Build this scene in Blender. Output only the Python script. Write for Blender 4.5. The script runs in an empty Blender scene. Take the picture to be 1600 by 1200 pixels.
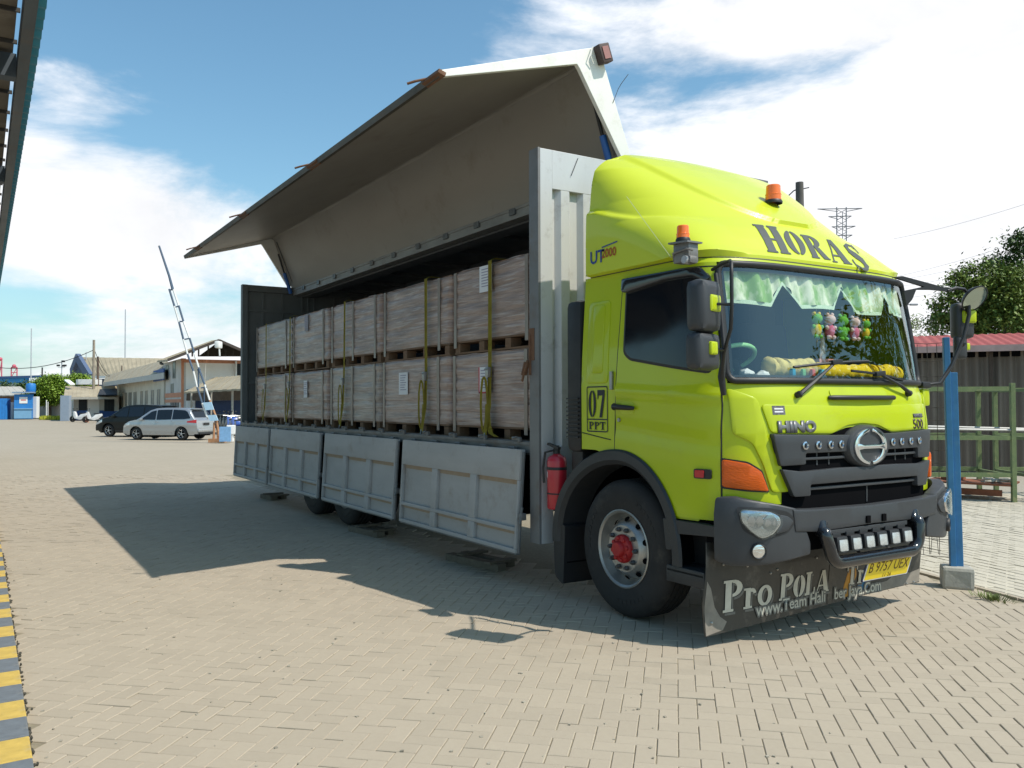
import bpy, bmesh, math, random
import numpy as np
from mathutils import Vector, Matrix, noise
random.seed(7)
R_=math.radians
sc=bpy.context.scene; COL=sc.collection
# ------------------------------------------------------------------ camera
FPX=1314.1; CAM=Vector((4.976,-4.107,1.632)); YAW=.5638; PIT=.0224; ROL=-.0033
_d=Vector((-math.cos(YAW),math.sin(YAW),0)); _r=Vector((math.sin(YAW),math.cos(YAW),0)); _u=Vector((0,0,1))
_F=_d*math.cos(PIT)+_u*math.sin(PIT); _U=_u*math.cos(PIT)-_d*math.sin(PIT)
_Rr=_r*math.cos(ROL)+_U*math.sin(ROL); _U=_U*math.cos(ROL)-_r*math.sin(ROL)
cam=bpy.data.cameras.new('camera'); co=bpy.data.objects.new('camera',cam); COL.objects.link(co)
cam.sensor_width=36; cam.lens=FPX/1600*36; cam.clip_start=.05; cam.clip_end=3000
co.matrix_world=Matrix(((_Rr.x,_U.x,-_F.x,CAM.x),(_Rr.y,_U.y,-_F.y,CAM.y),(_Rr.z,_U.z,-_F.z,CAM.z),(0,0,0,1)))
sc.camera=co
def ray(px,py): return _F+_Rr*((px-800)/FPX)+_U*((600-py)/FPX)
def GP(px,dist):      # ground point seen in a column of the picture, at a distance in metres
    v=ray(px,631); v=Vector((v.x,v.y,0)); return CAM.xy.to_3d()+v*dist
def ZP(py,dist,px=800):
    v=ray(px,py); return CAM.z+v.z*dist
# ------------------------------------------------------------------ light
SUN=Vector((.625,.390,1)).normalized()
w=bpy.data.worlds.new('World'); sc.world=w; w.use_nodes=True
nt=w.node_tree; N=nt.nodes; L=nt.links; N.clear()
def nn(t,**k):
    n=N.new(t)
    for a,b in k.items(): setattr(n,a,b)
    return n
def mth(op,a,b=None,clamp=False):
    n=nn('ShaderNodeMath',operation=op,use_clamp=clamp)
    for i,x in enumerate((a,b)):
        if x is None: continue
        if isinstance(x,(int,float)): n.inputs[i].default_value=x
        else: L.new(x,n.inputs[i])
    return n.outputs[0]
sky=nn('ShaderNodeTexSky',sky_type='NISHITA',sun_disc=False)
sky.sun_elevation=math.asin(SUN.z); sky.sun_rotation=math.atan2(SUN.x,SUN.y); sky.altitude=0; sky.air_density=1.1; sky.dust_density=1.2; sky.ozone_density=1.5
tc=nn('ShaderNodeTexCoord'); sp=nn('ShaderNodeSeparateXYZ'); L.new(tc.outputs['Generated'],sp.inputs[0])
az=mth('ARCTAN2',sp.outputs[1],sp.outputs[0]); el=mth('ARCSINE',sp.outputs[2])
mp=nn('ShaderNodeMapping'); mp.inputs['Scale'].default_value=(1,1,2.6); L.new(tc.outputs['Generated'],mp.inputs[0])
n1=nn('ShaderNodeTexNoise'); n1.inputs['Scale'].default_value=3.2; n1.inputs['Detail'].default_value=9; n1.inputs['Roughness'].default_value=.6; n1.inputs['Distortion'].default_value=.35; L.new(mp.outputs[0],n1.inputs[0])
n2=nn('ShaderNodeTexNoise'); n2.inputs['Scale'].default_value=11; n2.inputs['Detail'].default_value=6; n2.inputs['Roughness'].default_value=.6; L.new(mp.outputs[0],n2.inputs[0])
def azel(px,py):
    v=ray(px,py).normalized(); return math.atan2(v.y,v.x),math.asin(v.z)
a0,_=azel(800,600)
CL=[(1480,320,520,190,1.3),(1400,-10,400,85,1.1),(1540,110,190,150,1.25),(1230,390,420,200,1.2),(140,345,260,105,1.05),(60,245,120,45,.7),(130,160,150,60,.42),(330,250,90,40,.2),(395,330,60,50,.35),
    (330,560,330,150,.75),(300,430,170,60,.65),(0,560,300,60,.25),(240,14,60,18,.15),(1000,200,90,35,.05),(900,60,80,60,.05),(1700,-250,500,300,.6),(2050,250,330,420,.9),(-900,330,620,330,1.1),(450,-700,700,260,.25),(-2350,300,950,430,1.1)]  # unseen cloud masses far left are strengthened to brighten the shaded side gates
msk=None
for (px,py,rx,ry,amp) in CL:
    if -300<px<1900: A,E=azel(px,py)
    else: A,E=a0-(px-800)/FPX,(631-py)/FPX
    da=mth('DIVIDE',mth('SUBTRACT',az,A),rx/FPX); 
    de=mth('DIVIDE',mth('SUBTRACT',el,E),ry/FPX)
    rr=mth('ADD',mth('MULTIPLY',da,da),mth('MULTIPLY',de,de))
    g=mth('MULTIPLY',mth('POWER',2.718,mth('MULTIPLY',rr,-.9)),amp)
    msk=g if msk is None else mth('MAXIMUM',msk,g)
s=mth('ADD',msk,mth('MULTIPLY',mth('SUBTRACT',n1.outputs[0],.5),1.5))
s=mth('ADD',s,mth('MULTIPLY',mth('SUBTRACT',n2.outputs[0],.5),.35))
ss=nn('ShaderNodeMapRange',interpolation_type='SMOOTHSTEP'); ss.inputs[1].default_value=.28; ss.inputs[2].default_value=.72; L.new(s,ss.inputs[0])
shade=nn('ShaderNodeMapRange'); shade.inputs[1].default_value=.35; shade.inputs[2].default_value=.7; shade.inputs[3].default_value=9.6; shade.inputs[4].default_value=12.0; L.new(n1.outputs[0],shade.inputs[0])
cc=nn('ShaderNodeCombineColor'); L.new(mth('MULTIPLY',shade.outputs[0],.99),cc.inputs[0]); L.new(shade.outputs[0],cc.inputs[1]); L.new(mth('MULTIPLY',shade.outputs[0],1.03),cc.inputs[2])
# haze whitening towards the horizon
hz=mth('MULTIPLY',mth('POWER',2.718,mth('MULTIPLY',mth('MAXIMUM',el,0),-9)),.55)
skg=nn('ShaderNodeVectorMath',operation='MULTIPLY'); L.new(sky.outputs[0],skg.inputs[0]); skg.inputs[1].default_value=(1.2,1.66,1.66)
mx0=nn('ShaderNodeMix',data_type='RGBA'); L.new(hz,mx0.inputs[0]); L.new(skg.outputs[0],mx0.inputs[6]); mx0.inputs[7].default_value=(6.6,7.7,8.3,1)
mx=nn('ShaderNodeMix',data_type='RGBA'); L.new(ss.outputs[0],mx.inputs[0]); L.new(mx0.outputs[2],mx.inputs[6]); L.new(cc.outputs[0],mx.inputs[7])
bg=nn('ShaderNodeBackground'); bg.inputs[1].default_value=.1; L.new(mx.outputs[2],bg.inputs[0])
wo=nn('ShaderNodeOutputWorld'); L.new(bg.outputs[0],wo.inputs[0])
w.cycles.sampling_method='MANUAL'; w.cycles.sample_map_resolution=512
sl=bpy.data.lights.new('sun','SUN'); sl.energy=4.6; sl.angle=R_(.5); sl.color=(1,.935,.84)
so=bpy.data.objects.new('sun',sl); COL.objects.link(so); so.rotation_euler=SUN.to_track_quat('Z','Y').to_euler(); so.location=(5,5,20)
vs=sc.view_settings; vs.view_transform='Standard'; vs.look='None'; vs.gamma=1; vs.exposure=0; vs.use_curve_mapping=False
sc.cycles.max_bounces=6; sc.cycles.diffuse_bounces=3; sc.cycles.glossy_bounces=3; sc.cycles.transparent_max_bounces=10
# ------------------------------------------------------------------ materials
MATS={}
def mat(name,col,rough=.6,metal=0,var=.12,scale=4,bump=0,bscale=None,coat=0,col2=None,dirt=None,spec=None,emit=0,stretch=None,rand=0,trans=0,alpha=1,detail=5,thr=None):
    """procedural surface: base colour with a noise variation, optional second colour in patches, bump"""
    if name in MATS: return MATS[name]
    m=bpy.data.materials.new(name); m.use_nodes=True; MATS[name]=m
    t=m.node_tree; b=t.nodes['Principled BSDF']; lk=t.links
    def n(ty,**k):
        q=t.nodes.new(ty)
        for a,c in k.items(): setattr(q,a,c)
        return q
    tcn=n('ShaderNodeTexCoord'); mpn=n('ShaderNodeMapping'); lk.new(tcn.outputs['Object'],mpn.inputs[0])
    if stretch: mpn.inputs['Scale'].default_value=stretch
    no=n('ShaderNodeTexNoise'); no.inputs['Scale'].default_value=scale; no.inputs['Detail'].default_value=detail; no.inputs['Roughness'].default_value=.6; lk.new(mpn.outputs[0],no.inputs[0])
    c=col; cd=col2 or tuple(x*.6 for x in col)
    r=n('ShaderNodeMapRange'); lk.new(no.outputs[0],r.inputs[0])
    if thr: r.inputs[1].default_value,r.inputs[2].default_value=thr
    else: r.inputs[1].default_value=.3; r.inputs[2].default_value=.75
    r.inputs[3].default_value=0; r.inputs[4].default_value=min(1,var*2.5) if not col2 else var
    mx=n('ShaderNodeMix',data_type='RGBA'); lk.new(r.outputs[0],mx.inputs[0]); mx.inputs[6].default_value=(*c,1); mx.inputs[7].default_value=(*cd,1)
    out=mx.outputs[2]
    if rand:
        g=n('ShaderNodeNewGeometry'); oi=n('ShaderNodeObjectInfo'); ad=n('ShaderNodeMath',operation='ADD'); lk.new(g.outputs['Random Per Island'],ad.inputs[0]); lk.new(oi.outputs['Random'],ad.inputs[1])
        fr=n('ShaderNodeMath',operation='FRACT'); lk.new(ad.outputs[0],fr.inputs[0])
        mr=n('ShaderNodeMapRange'); lk.new(fr.outputs[0],mr.inputs[0]); mr.inputs[3].default_value=1-rand; mr.inputs[4].default_value=1+rand*.7
        vm=n('ShaderNodeVectorMath',operation='SCALE'); lk.new(out,vm.inputs[0]); lk.new(mr.outputs[0],vm.inputs['Scale']); out=vm.outputs[0]
    if dirt:   # (colour, amount, scale)
        n3=n('ShaderNodeTexNoise'); n3.inputs['Scale'].default_value=dirt[2]; n3.inputs['Detail'].default_value=8; n3.inputs['Roughness'].default_value=.72; lk.new(tcn.outputs['Object'],n3.inputs[0])
        r3=n('ShaderNodeMapRange'); lk.new(n3.outputs[0],r3.inputs[0]); r3.inputs[1].default_value=.54; r3.inputs[2].default_value=.74; r3.inputs[4].default_value=dirt[1]
        m3=n('ShaderNodeMix',data_type='RGBA'); lk.new(r3.outputs[0],m3.inputs[0]); lk.new(out,m3.inputs[6]); m3.inputs[7].default_value=(*dirt[0],1); out=m3.outputs[2]
    lk.new(out,b.inputs['Base Color'])
    rn=n('ShaderNodeMapRange'); lk.new(no.outputs[0],rn.inputs[0]); rn.inputs[3].default_value=max(.02,rough-.08); rn.inputs[4].default_value=min(1,rough+.12); lk.new(rn.outputs[0],b.inputs['Roughness'])
    b.inputs['Metallic'].default_value=metal
    if coat: b.inputs['Coat Weight'].default_value=coat; b.inputs['Coat Roughness'].default_value=.06
    if spec is not None: b.inputs['Specular IOR Level'].default_value=spec
    if emit: lk.new(out,b.inputs['Emission Color']); b.inputs['Emission Strength'].default_value=emit
    if trans: b.inputs['Transmission Weight'].default_value=trans
    if bump:
        nb=n('ShaderNodeTexNoise'); nb.inputs['Scale'].default_value=bscale or scale*4; nb.inputs['Detail'].default_value=6; lk.new(mpn.outputs[0],nb.inputs[0])
        bp=n('ShaderNodeBump'); bp.inputs['Strength'].default_value=1; bp.inputs['Distance'].default_value=bump; lk.new(nb.outputs[0],bp.inputs['Height']); lk.new(bp.outputs[0],b.inputs['Normal'])
    return m
def glass(name,tint,ior=1.5,rough=.0,boost=1.0):
    m=bpy.data.materials.new(name); m.use_nodes=True; MATS[name]=m; t=m.node_tree; t.nodes.clear()
    tr=t.nodes.new('ShaderNodeBsdfTransparent'); tr.inputs[0].default_value=(*tint,1)
    gl=t.nodes.new('ShaderNodeBsdfGlossy'); gl.inputs['Roughness'].default_value=rough; gl.inputs[0].default_value=(.85,.95,.97,1)
    # Schlick reflectance from |N.I|, the same from both sides of the pane
    ge=t.nodes.new('ShaderNodeNewGeometry'); dt=t.nodes.new('ShaderNodeVectorMath'); dt.operation='DOT_PRODUCT'; t.links.new(ge.outputs['Normal'],dt.inputs[0]); t.links.new(ge.outputs['Incoming'],dt.inputs[1])
    def M_(op,a,b=None,c=None):
        q=t.nodes.new('ShaderNodeMath'); q.operation=op
        for i,x in enumerate((a,b,c)):
            if x is None: continue
            if isinstance(x,(int,float)): q.inputs[i].default_value=x
            else: t.links.new(x,q.inputs[i])
        q.use_clamp=(op!='ABSOLUTE'); return q.outputs[0]
    sh=M_('POWER',M_('SUBTRACT',1.0,M_('ABSOLUTE',dt.outputs['Value'])),4.2)
    f0=.045*boost; fv=M_('MULTIPLY_ADD',sh,1-f0,f0); mu=t.nodes.new('ShaderNodeMath'); mu.operation='MULTIPLY'; mu.inputs[1].default_value=1; t.links.new(fv,mu.inputs[0])
    mx=t.nodes.new('ShaderNodeMixShader'); t.links.new(mu.outputs[0],mx.inputs[0]); t.links.new(tr.outputs[0],mx.inputs[1]); t.links.new(gl.outputs[0],mx.inputs[2])
    o=t.nodes.new('ShaderNodeOutputMaterial'); t.links.new(mx.outputs[0],o.inputs[0]); return m
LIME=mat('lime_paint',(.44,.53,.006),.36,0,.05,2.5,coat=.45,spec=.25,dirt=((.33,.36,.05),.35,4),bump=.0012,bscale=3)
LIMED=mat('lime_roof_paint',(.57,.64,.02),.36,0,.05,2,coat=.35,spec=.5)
DGREY=mat('dark_grey_plastic',(.040,.043,.048),.46,0,.15,6,bump=.0006,bscale=180)
BLACK=mat('black_plastic',(.018,.018,.02),.5,0,.2,8)
BLACKG=mat('gloss_black',(.012,.013,.016),.12,0,.1,8,coat=.5)
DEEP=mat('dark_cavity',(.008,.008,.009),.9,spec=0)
RUB=mat('tyre_rubber',(.022,.021,.021),.78,0,.3,6,bump=.001,bscale=60,dirt=((.11,.095,.075),.35,5))
CHR=mat('chrome',(.55,.57,.6),.08,1,.02)
STEEL=mat('steel_rim',(.40,.40,.385),.38,.75,.2,9,dirt=((.22,.16,.1),.5,7))
HUBR=mat('red_hub_paint',(.42,.012,.014),.5,0,.3,12)
BOXG=mat('box_galvanised_grey',(.60,.60,.60),.42,.15,.15,3,stretch=(1,1,.25),dirt=((.17,.13,.1),.5,4))
BOXD=mat('box_side_grey',(.20,.20,.20),.55,.2,.2,3,dirt=((.14,.09,.055),.6,3.5))
GATE=mat('gate_white_grey',(.42,.405,.39),.7,.0,.16,2.5,stretch=(.5,1,2),dirt=((.25,.19,.13),.45,5),bump=.002,bscale=12)
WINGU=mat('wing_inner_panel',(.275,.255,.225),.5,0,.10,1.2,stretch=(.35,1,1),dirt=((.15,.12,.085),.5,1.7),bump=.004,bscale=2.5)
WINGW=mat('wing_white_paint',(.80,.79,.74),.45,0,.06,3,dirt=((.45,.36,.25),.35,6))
RUST=mat('rusty_steel',(.20,.10,.055),.8,.1,.4,9,dirt=((.09,.04,.025),.7,14))
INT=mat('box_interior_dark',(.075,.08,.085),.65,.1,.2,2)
RAIL=mat('bed_rail_steel',(.17,.175,.18),.5,.4,.3,8,dirt=((.16,.09,.05),.5,6))
BLUEM=mat('blue_ram_paint',(.02,.12,.42),.4)
WOOD=mat('raw_pallet_wood',(.19,.11,.06),.8,0,.3,6,stretch=(1,6,6),dirt=((.12,.08,.05),.5,9))
DWOOD=mat('weathered_block_wood',(.16,.135,.10),.85,0,.4,10)
STRAP=mat('olive_yellow_strap',(.42,.34,.03),.75,0,.3,9,bump=.001,bscale=90)
PAPER=mat('white_paper',(.75,.75,.76),.7,0,.05,20)
INK=mat('black_ink',(.022,.024,.028),.6)
HORK=mat('horas_grey_vinyl',(.055,.065,.06),.55,0,.1,20)
AMB=mat('amber_lens',(.62,.10,.002),.2,0,.45,9,coat=.3,spec=.3,bump=.003,bscale=40,stretch=(1,1,3),col2=(.42,.05,.0))
REDL=mat('red_lens',(.5,.015,.02),.2,coat=.4)
LENS=mat('lamp_lens_silver',(.92,.93,.95),.06,1,.35,9,bump=.003,bscale=16,stretch=(1,1,3.5),col2=(.10,.11,.13))
YPL=mat('plate_yellow',(.85,.62,.01),.35,0,.06,12)
FLAP=mat('painted_rubber_flap',(.035,.033,.028),.5,0,.3,7,dirt=((.22,.2,.17),.4,6),coat=.2)
FLTX=mat('flap_silver_letter',(.58,.55,.46),.6,0,.2,20)
FLSH=mat('flap_letter_shadow',(.16,.155,.14),.6,0,.2,20)
MUD=mat('dried_mud',(.27,.24,.2),.9,0,.3,12)
EXTR=mat('extinguisher_red',(.50,.02,.035),.35,coat=.3)
TINT=mat('dark_tinted_glass',(.006,.008,.012),.04,0,.0,3,spec=.6)
def paver_mat(name,c,c2,patchy=.5):
    m=mat(name,c,.86,0,.5,26,bump=.0012,bscale=150,col2=c2,rand=.045,dirt=(tuple(x*.72 for x in c),patchy,.6))
    return m
PAV=paver_mat('concrete_paver',(.40,.34,.258),(.36,.303,.23),.75)
PAV2=paver_mat('old_pale_paver',(.52,.47,.375),(.38,.345,.275),.4)
SAND=mat('joint_sand',(.29,.25,.175),.95,0,.3,30,dirt=((.07,.06,.04),.95,.8),bump=.004,bscale=60)
KY=mat('kerb_yellow_paint',(.62,.43,.10),.8,0,.3,14,dirt=((.4,.36,.27),.6,9),bump=.002,bscale=60)
KG=mat('kerb_grey_paint',(.16,.18,.20),.8,0,.3,14,dirt=((.33,.31,.27),.5,9),bump=.002,bscale=60)
CONC=mat('grey_concrete',(.42,.40,.35),.9,0,.3,6,bump=.004,bscale=30,dirt=((.2,.18,.15),.5,3))
# ------------------------------------------------------------------ object helpers
def thing(name,label,cat,loc=(0,0,0),group=None,rz=0):
    o=bpy.data.objects.new(name,None); COL.objects.link(o); o.location=loc; o.rotation_euler=(0,0,rz); o.empty_display_size=.2
    o['label']=label; o['category']=cat
    if group: o['group']=group
    return o
def tag(o,label,cat,group=None):
    o['label']=label; o['category']=cat
    if group: o['group']=group
    return o
def link(name,me,parent=None,local=False):
    o=bpy.data.objects.new(name,me); COL.objects.link(o)
    if parent is not None:
        o.parent=parent
        if not local:
            o.matrix_parent_inverse=_wm(parent).inverted()
    return o
def _wm(o):
    m=o.matrix_parent_inverse@o.matrix_basis if o.parent else o.matrix_basis.copy()
    return (_wm(o.parent)@m) if o.parent else m
def structure(o,kind='structure'): o['kind']=kind; return o
def copy_tree(o,parent=None):
    c=o.copy(); COL.objects.link(c)
    if parent is not None: c.parent=parent
    for ch in [x for x in bpy.data.objects if x.parent==o]: copy_tree(ch,c)
    return c
class MB:
    def __init__(s): s.bm=bmesh.new()
    def _tag(s,n0,mi):
        if mi:
            s.bm.faces.ensure_lookup_table()
            for f in s.bm.faces[n0:]: f.material_index=mi
    def box(s,c,sz,rot=None,bev=0,mi=0):
        n0=len(s.bm.faces); m=Matrix.Translation(Vector(c))
        if rot is not None: m=m@(rot.to_4x4() if isinstance(rot,Matrix) else Matrix.Rotation(rot,4,'Z'))
        m=m@Matrix.Diagonal((sz[0],sz[1],sz[2],1))
        r=bmesh.ops.create_cube(s.bm,size=1,matrix=m)
        if bev:
            es=list({e for v in r['verts'] for e in v.link_edges}); bmesh.ops.bevel(s.bm,geom=es,offset=bev,segments=2,profile=.6,affect='EDGES')
        s._tag(n0,mi); return s
    def bx(s,x0,x1,y0,y1,z0,z1,bev=0,mi=0): return s.box(((x0+x1)/2,(y0+y1)/2,(z0+z1)/2),(abs(x1-x0),abs(y1-y0),abs(z1-z0)),bev=bev,mi=mi)
    def beam(s,p0,p1,w,h,up=(0,0,1),bev=0,mi=0):
        p0=Vector(p0);p1=Vector(p1);d=(p1-p0);l=d.length;d.normalize();u=Vector(up)
        if abs(d.dot(u))>.99: u=Vector((1,0,0))
        y=u.cross(d).normalized(); z=d.cross(y)
        m=Matrix((d,y,z)).transposed(); return s.box((p0+p1)/2,(l,w,h),m,bev,mi)
    def tube(s,pts,r,seg=8,cap=True,mi=0):
        n0=len(s.bm.faces); pts=[Vector(p) for p in pts]; rings=[]; prev=None
        rs=r if isinstance(r,(list,tuple)) else [r]*len(pts)
        for i,p in enumerate(pts):
            a=pts[max(0,i-1)];b=pts[min(len(pts)-1,i+1)];d=(b-a).normalized()
            if prev is None:
                u=Vector((0,0,1)) if abs(d.z)<.9 else Vector((1,0,0)); x=d.cross(u).normalized()
            else: x=(prev-d*prev.dot(d)).normalized()
            prev=x; y=d.cross(x)
            rings.append([s.bm.verts.new(p+(x*math.cos(2*math.pi*k/seg)+y*math.sin(2*math.pi*k/seg))*rs[i]) for k in range(seg)])
        for a,b in zip(rings,rings[1:]):
            for k in range(seg): s.bm.faces.new((a[k],a[(k+1)%seg],b[(k+1)%seg],b[k]))
        if cap: s.bm.faces.new(rings[0][::-1]); s.bm.faces.new(rings[-1])
        s._tag(n0,mi); return s
    def lathe(s,prof,o,axis=(0,0,1),seg=32,mi=0):     # prof: (radius, along axis)
        n0=len(s.bm.faces); o=Vector(o); d=Vector(axis).normalized(); u=Vector((0,0,1)) if abs(d.z)<.9 else Vector((1,0,0)); x=u.cross(d).normalized(); y=d.cross(x); rings=[]
        for r,h in prof:
            if r<1e-6: rings.append([s.bm.verts.new(o+d*h)])
            else: rings.append([s.bm.verts.new(o+d*h+(x*math.cos(2*math.pi*k/seg)+y*math.sin(2*math.pi*k/seg))*r) for k in range(seg)])
        for a,b in zip(rings,rings[1:]):
            for k in range(seg):
                k2=(k+1)%seg
                if len(a)==1 and len(b)==1: continue
                if len(a)==1: s.bm.faces.new((a[0],b[k2],b[k]))
                elif len(b)==1: s.bm.faces.new((a[k],a[k2],b[0]))
                else: s.bm.faces.new((a[k],a[k2],b[k2],b[k]))
        s._tag(n0,mi); return s
    def ball(s,c,r,seg=12,mi=0,rot=None):
        n0=len(s.bm.faces); r=(r,r,r) if isinstance(r,(int,float)) else r
        m=Matrix.Translation(Vector(c))
        if rot: m=m@rot.to_4x4()
        bmesh.ops.create_uvsphere(s.bm,u_segments=seg,v_segments=max(4,seg*2//3),radius=1,matrix=m@Matrix.Diagonal((*r,1))); s._tag(n0,mi); return s
    def prism(s,poly,fn,h0,h1,mi=0):   # poly of 2D points, fn(a,b,h)->3D
        n0=len(s.bm.faces); A=[s.bm.verts.new(fn(a,b,h0)) for a,b in poly];B=[s.bm.verts.new(fn(a,b,h1)) for a,b in poly];n=len(poly)
        s.bm.faces.new(A);s.bm.faces.new(B[::-1])
        for i in range(n): s.bm.faces.new((A[i],B[i],B[(i+1)%n],A[(i+1)%n]))
        s._tag(n0,mi); return s
    def quad(s,*p,mi=0):
        f=s.bm.faces.new([s.bm.verts.new(Vector(q)) for q in p]); f.material_index=mi; return s
    def grid(s,fn,nu,nv,mi=0):
        V=[[s.bm.verts.new(fn(i/nu,j/nv)) for j in range(nv+1)] for i in range(nu+1)]
        for i in range(nu):
            for j in range(nv):
                f=s.bm.faces.new((V[i][j],V[i+1][j],V[i+1][j+1],V[i][j+1])); f.material_index=mi
        return s
    def build(s,name,m,parent=None,smooth=None,bevel=0,recalc=True,label=None,origin=None,merge=0):
        bm=s.bm
        if merge: bmesh.ops.remove_doubles(bm,verts=bm.verts,dist=merge)
        if recalc: bmesh.ops.recalc_face_normals(bm,faces=bm.faces)
        if bevel:
            es=[e for e in bm.edges if len(e.link_faces)==2 and e.calc_face_angle(0)>.6]
            bmesh.ops.bevel(bm,geom=es,offset=bevel,segments=2,profile=.6,affect='EDGES',clamp_overlap=True)
        me=bpy.data.meshes.new(name); bm.to_mesh(me); bm.free()
        for q in (m if isinstance(m,(list,tuple)) else [m]): me.materials.append(q)
        if smooth is not None:
            me.polygons.foreach_set('use_smooth',[True]*len(me.polygons)); me.set_sharp_from_angle(angle=R_(smooth))
        o=link(name,me,parent)
        if origin is not None:
            o0=Vector(origin)
            me.transform(Matrix.Translation(-o0)); o.location=o0
        if label: o['label']=label
        return o
def each(b,name,m,parent,smooth=None):
    """every loose piece collected in b becomes an object of its own"""
    bm=b.bm; bm.verts.index_update(); seen=set(); out=[]
    for v in list(bm.verts):
        if v in seen: continue
        st=[v]; seen.add(v); isl=[]
        while st:
            q=st.pop(); isl.append(q)
            for e in q.link_edges:
                o=e.other_vert(q)
                if o not in seen: seen.add(o); st.append(o)
        idx={q:i for i,q in enumerate(isl)}; fs={f for q in isl for f in q.link_faces}
        nb=MB(); vs_=[nb.bm.verts.new(q.co) for q in isl]
        for f in fs: nb.bm.faces.new([vs_[idx[q]] for q in f.verts])
        out.append(nb.build(name,m,parent,smooth=smooth))
    bm.free(); return out
def rotm(ax,a): return Matrix.Rotation(a,3,ax)
def text_poly_mesh(txt,size,bold=0,spacing=1,shear=0):
    c=bpy.data.curves.new('t','FONT'); c.body=txt; c.size=size; c.offset=bold; c.space_character=spacing; c.shear=shear; c.align_x='CENTER'; c.align_y='CENTER'; c.resolution_u=3
    o=bpy.data.objects.new('t',c); COL.objects.link(o); bpy.context.view_layer.update()
    dg=bpy.context.evaluated_depsgraph_get(); me=bpy.data.meshes.new_from_object(o.evaluated_get(dg))
    bpy.data.objects.remove(o); bpy.data.curves.remove(c)
    bm=bmesh.new(); bm.from_mesh(me); bpy.data.meshes.remove(me); return bm
def shape_on(name,poly,fn,h0,h1,m,parent,bev=0,grid=.08,smooth=35,bm=None,label=None,segs=2):
    """slab with outline poly in (s,t), from height h0 to h1 over the surface fn(s,t,h); bends with it"""
    if bm is None:
        bm=bmesh.new(); f=bm.faces.new([bm.verts.new((a,b,0)) for a,b in poly])
        if f.normal.z==0: f.normal_update()
        if f.normal.z<0: f.normal_flip()
        if h1>h0:
            r=bmesh.ops.extrude_face_region(bm,geom=[f]); vs_=[v for v in r['geom'] if isinstance(v,bmesh.types.BMVert)]
            for v in vs_: v.co.z=1
            f.normal_flip() if False else None
            if bev:
                bm.normal_update(); es=[e for e in bm.edges if all(v.co.z>.5 for v in e.verts)]
                for v in bm.verts: v.co.z*= (h1-h0)
                bmesh.ops.bevel(bm,geom=es,offset=bev,segments=segs,profile=.5,affect='EDGES',clamp_overlap=True)
                for v in bm.verts: v.co.z/= (h1-h0)
            bmesh.ops.recalc_face_normals(bm,faces=bm.faces)
    for ax in (0,1):
        lo=min(v.co[ax] for v in bm.verts); hi=max(v.co[ax] for v in bm.verts); g=grid if ax==0 else grid*1.5
        k=math.floor(lo/g)+1
        while k*g<hi-1e-4:
            no=Vector((0,0,0)); no[ax]=1; c=Vector((0,0,0)); c[ax]=k*g
            bmesh.ops.bisect_plane(bm,geom=bm.verts[:]+bm.edges[:]+bm.faces[:],plane_co=c,plane_no=no,dist=1e-5); k+=1
    for v in bm.verts: v.co=fn(v.co.x,v.co.y,h0+(h1-h0)*v.co.z)
    q=MB(); q.bm.free(); q.bm=bm
    return q.build(name,m,parent,smooth=smooth,label=label,recalc=(h1>h0))
def decal_text(name,txt,size,fn,h,m,parent,bold=0,spacing=1,warp=None,sx=1,shear=0):
    bm=text_poly_mesh(txt,size,bold,spacing,shear)
    for v in bm.verts:
        v.co.x*=sx
        if warp: v.co.x,v.co.y=warp(v.co.x,v.co.y)
    return shape_on(name,None,fn,h,h,m,parent,bm=bm,grid=.1,smooth=None)
def plane_fn(o,a,b,n=None):
    o=Vector(o);a=Vector(a).normalized();b=Vector(b).normalized();n=a.cross(b) if n is None else Vector(n)
    return lambda s,t,h=0:o+a*s+b*t+n*h
def rrect(a0,a1,b0,b1,r,n=4):
    P=[]
    for cx,cy,s in ((a1-r,b1-r,0),(a0+r,b1-r,90),(a0+r,b0+r,180),(a1-r,b0+r,270)):
        for k in range(n+1):
            t=R_(s+90*k/n); P.append((cx+r*math.cos(t),cy+r*math.sin(t)))
    return P
def rpoly(pts,r,n=3):    # rounded polygon
    out=[];N_=len(pts)
    for i in range(N_):
        p=Vector(pts[i]);a=Vector(pts[i-1]);b=Vector(pts[(i+1)%N_]);da=(a-p);db=(b-p);rr=min(r,da.length*.45,db.length*.45);A=p+da.normalized()*rr;B=p+db.normalized()*rr
        for k in range(n+1):
            t=k/n; q=A*(1-t)**2+p*2*t*(1-t)+B*t*t; out.append((q.x,q.y))
    return out
# slab-serif and stencil glyphs as lists of simple polygons, unit height
def band(cx,cy,ro,ri,a0,a1,n=12):
    P=[(cx+ro[0]*math.cos(R_(a0+(a1-a0)*k/n)),cy+ro[1]*math.sin(R_(a0+(a1-a0)*k/n))) for k in range(n+1)]
    return P+[(cx+ri[0]*math.cos(R_(a1-(a1-a0)*k/n)),cy+ri[1]*math.sin(R_(a1-(a1-a0)*k/n))) for k in range(n+1)]
def rct(a,b,c,d): return [(a,c),(b,c),(b,d),(a,d)]
def thick(pts):
    Lf=[];Rt=[]
    for i,(x,y,w_) in enumerate(pts):
        a=pts[max(0,i-1)];b=pts[min(len(pts)-1,i+1)];d=Vector((b[0]-a[0],b[1]-a[1])).normalized();n_=Vector((-d.y,d.x))*w_/2
        Lf.append((x+n_.x,y+n_.y));Rt.append((x-n_.x,y-n_.y))
    return [[Lf[i],Lf[i+1],Rt[i+1],Rt[i]] for i in range(len(pts)-1)]
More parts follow.
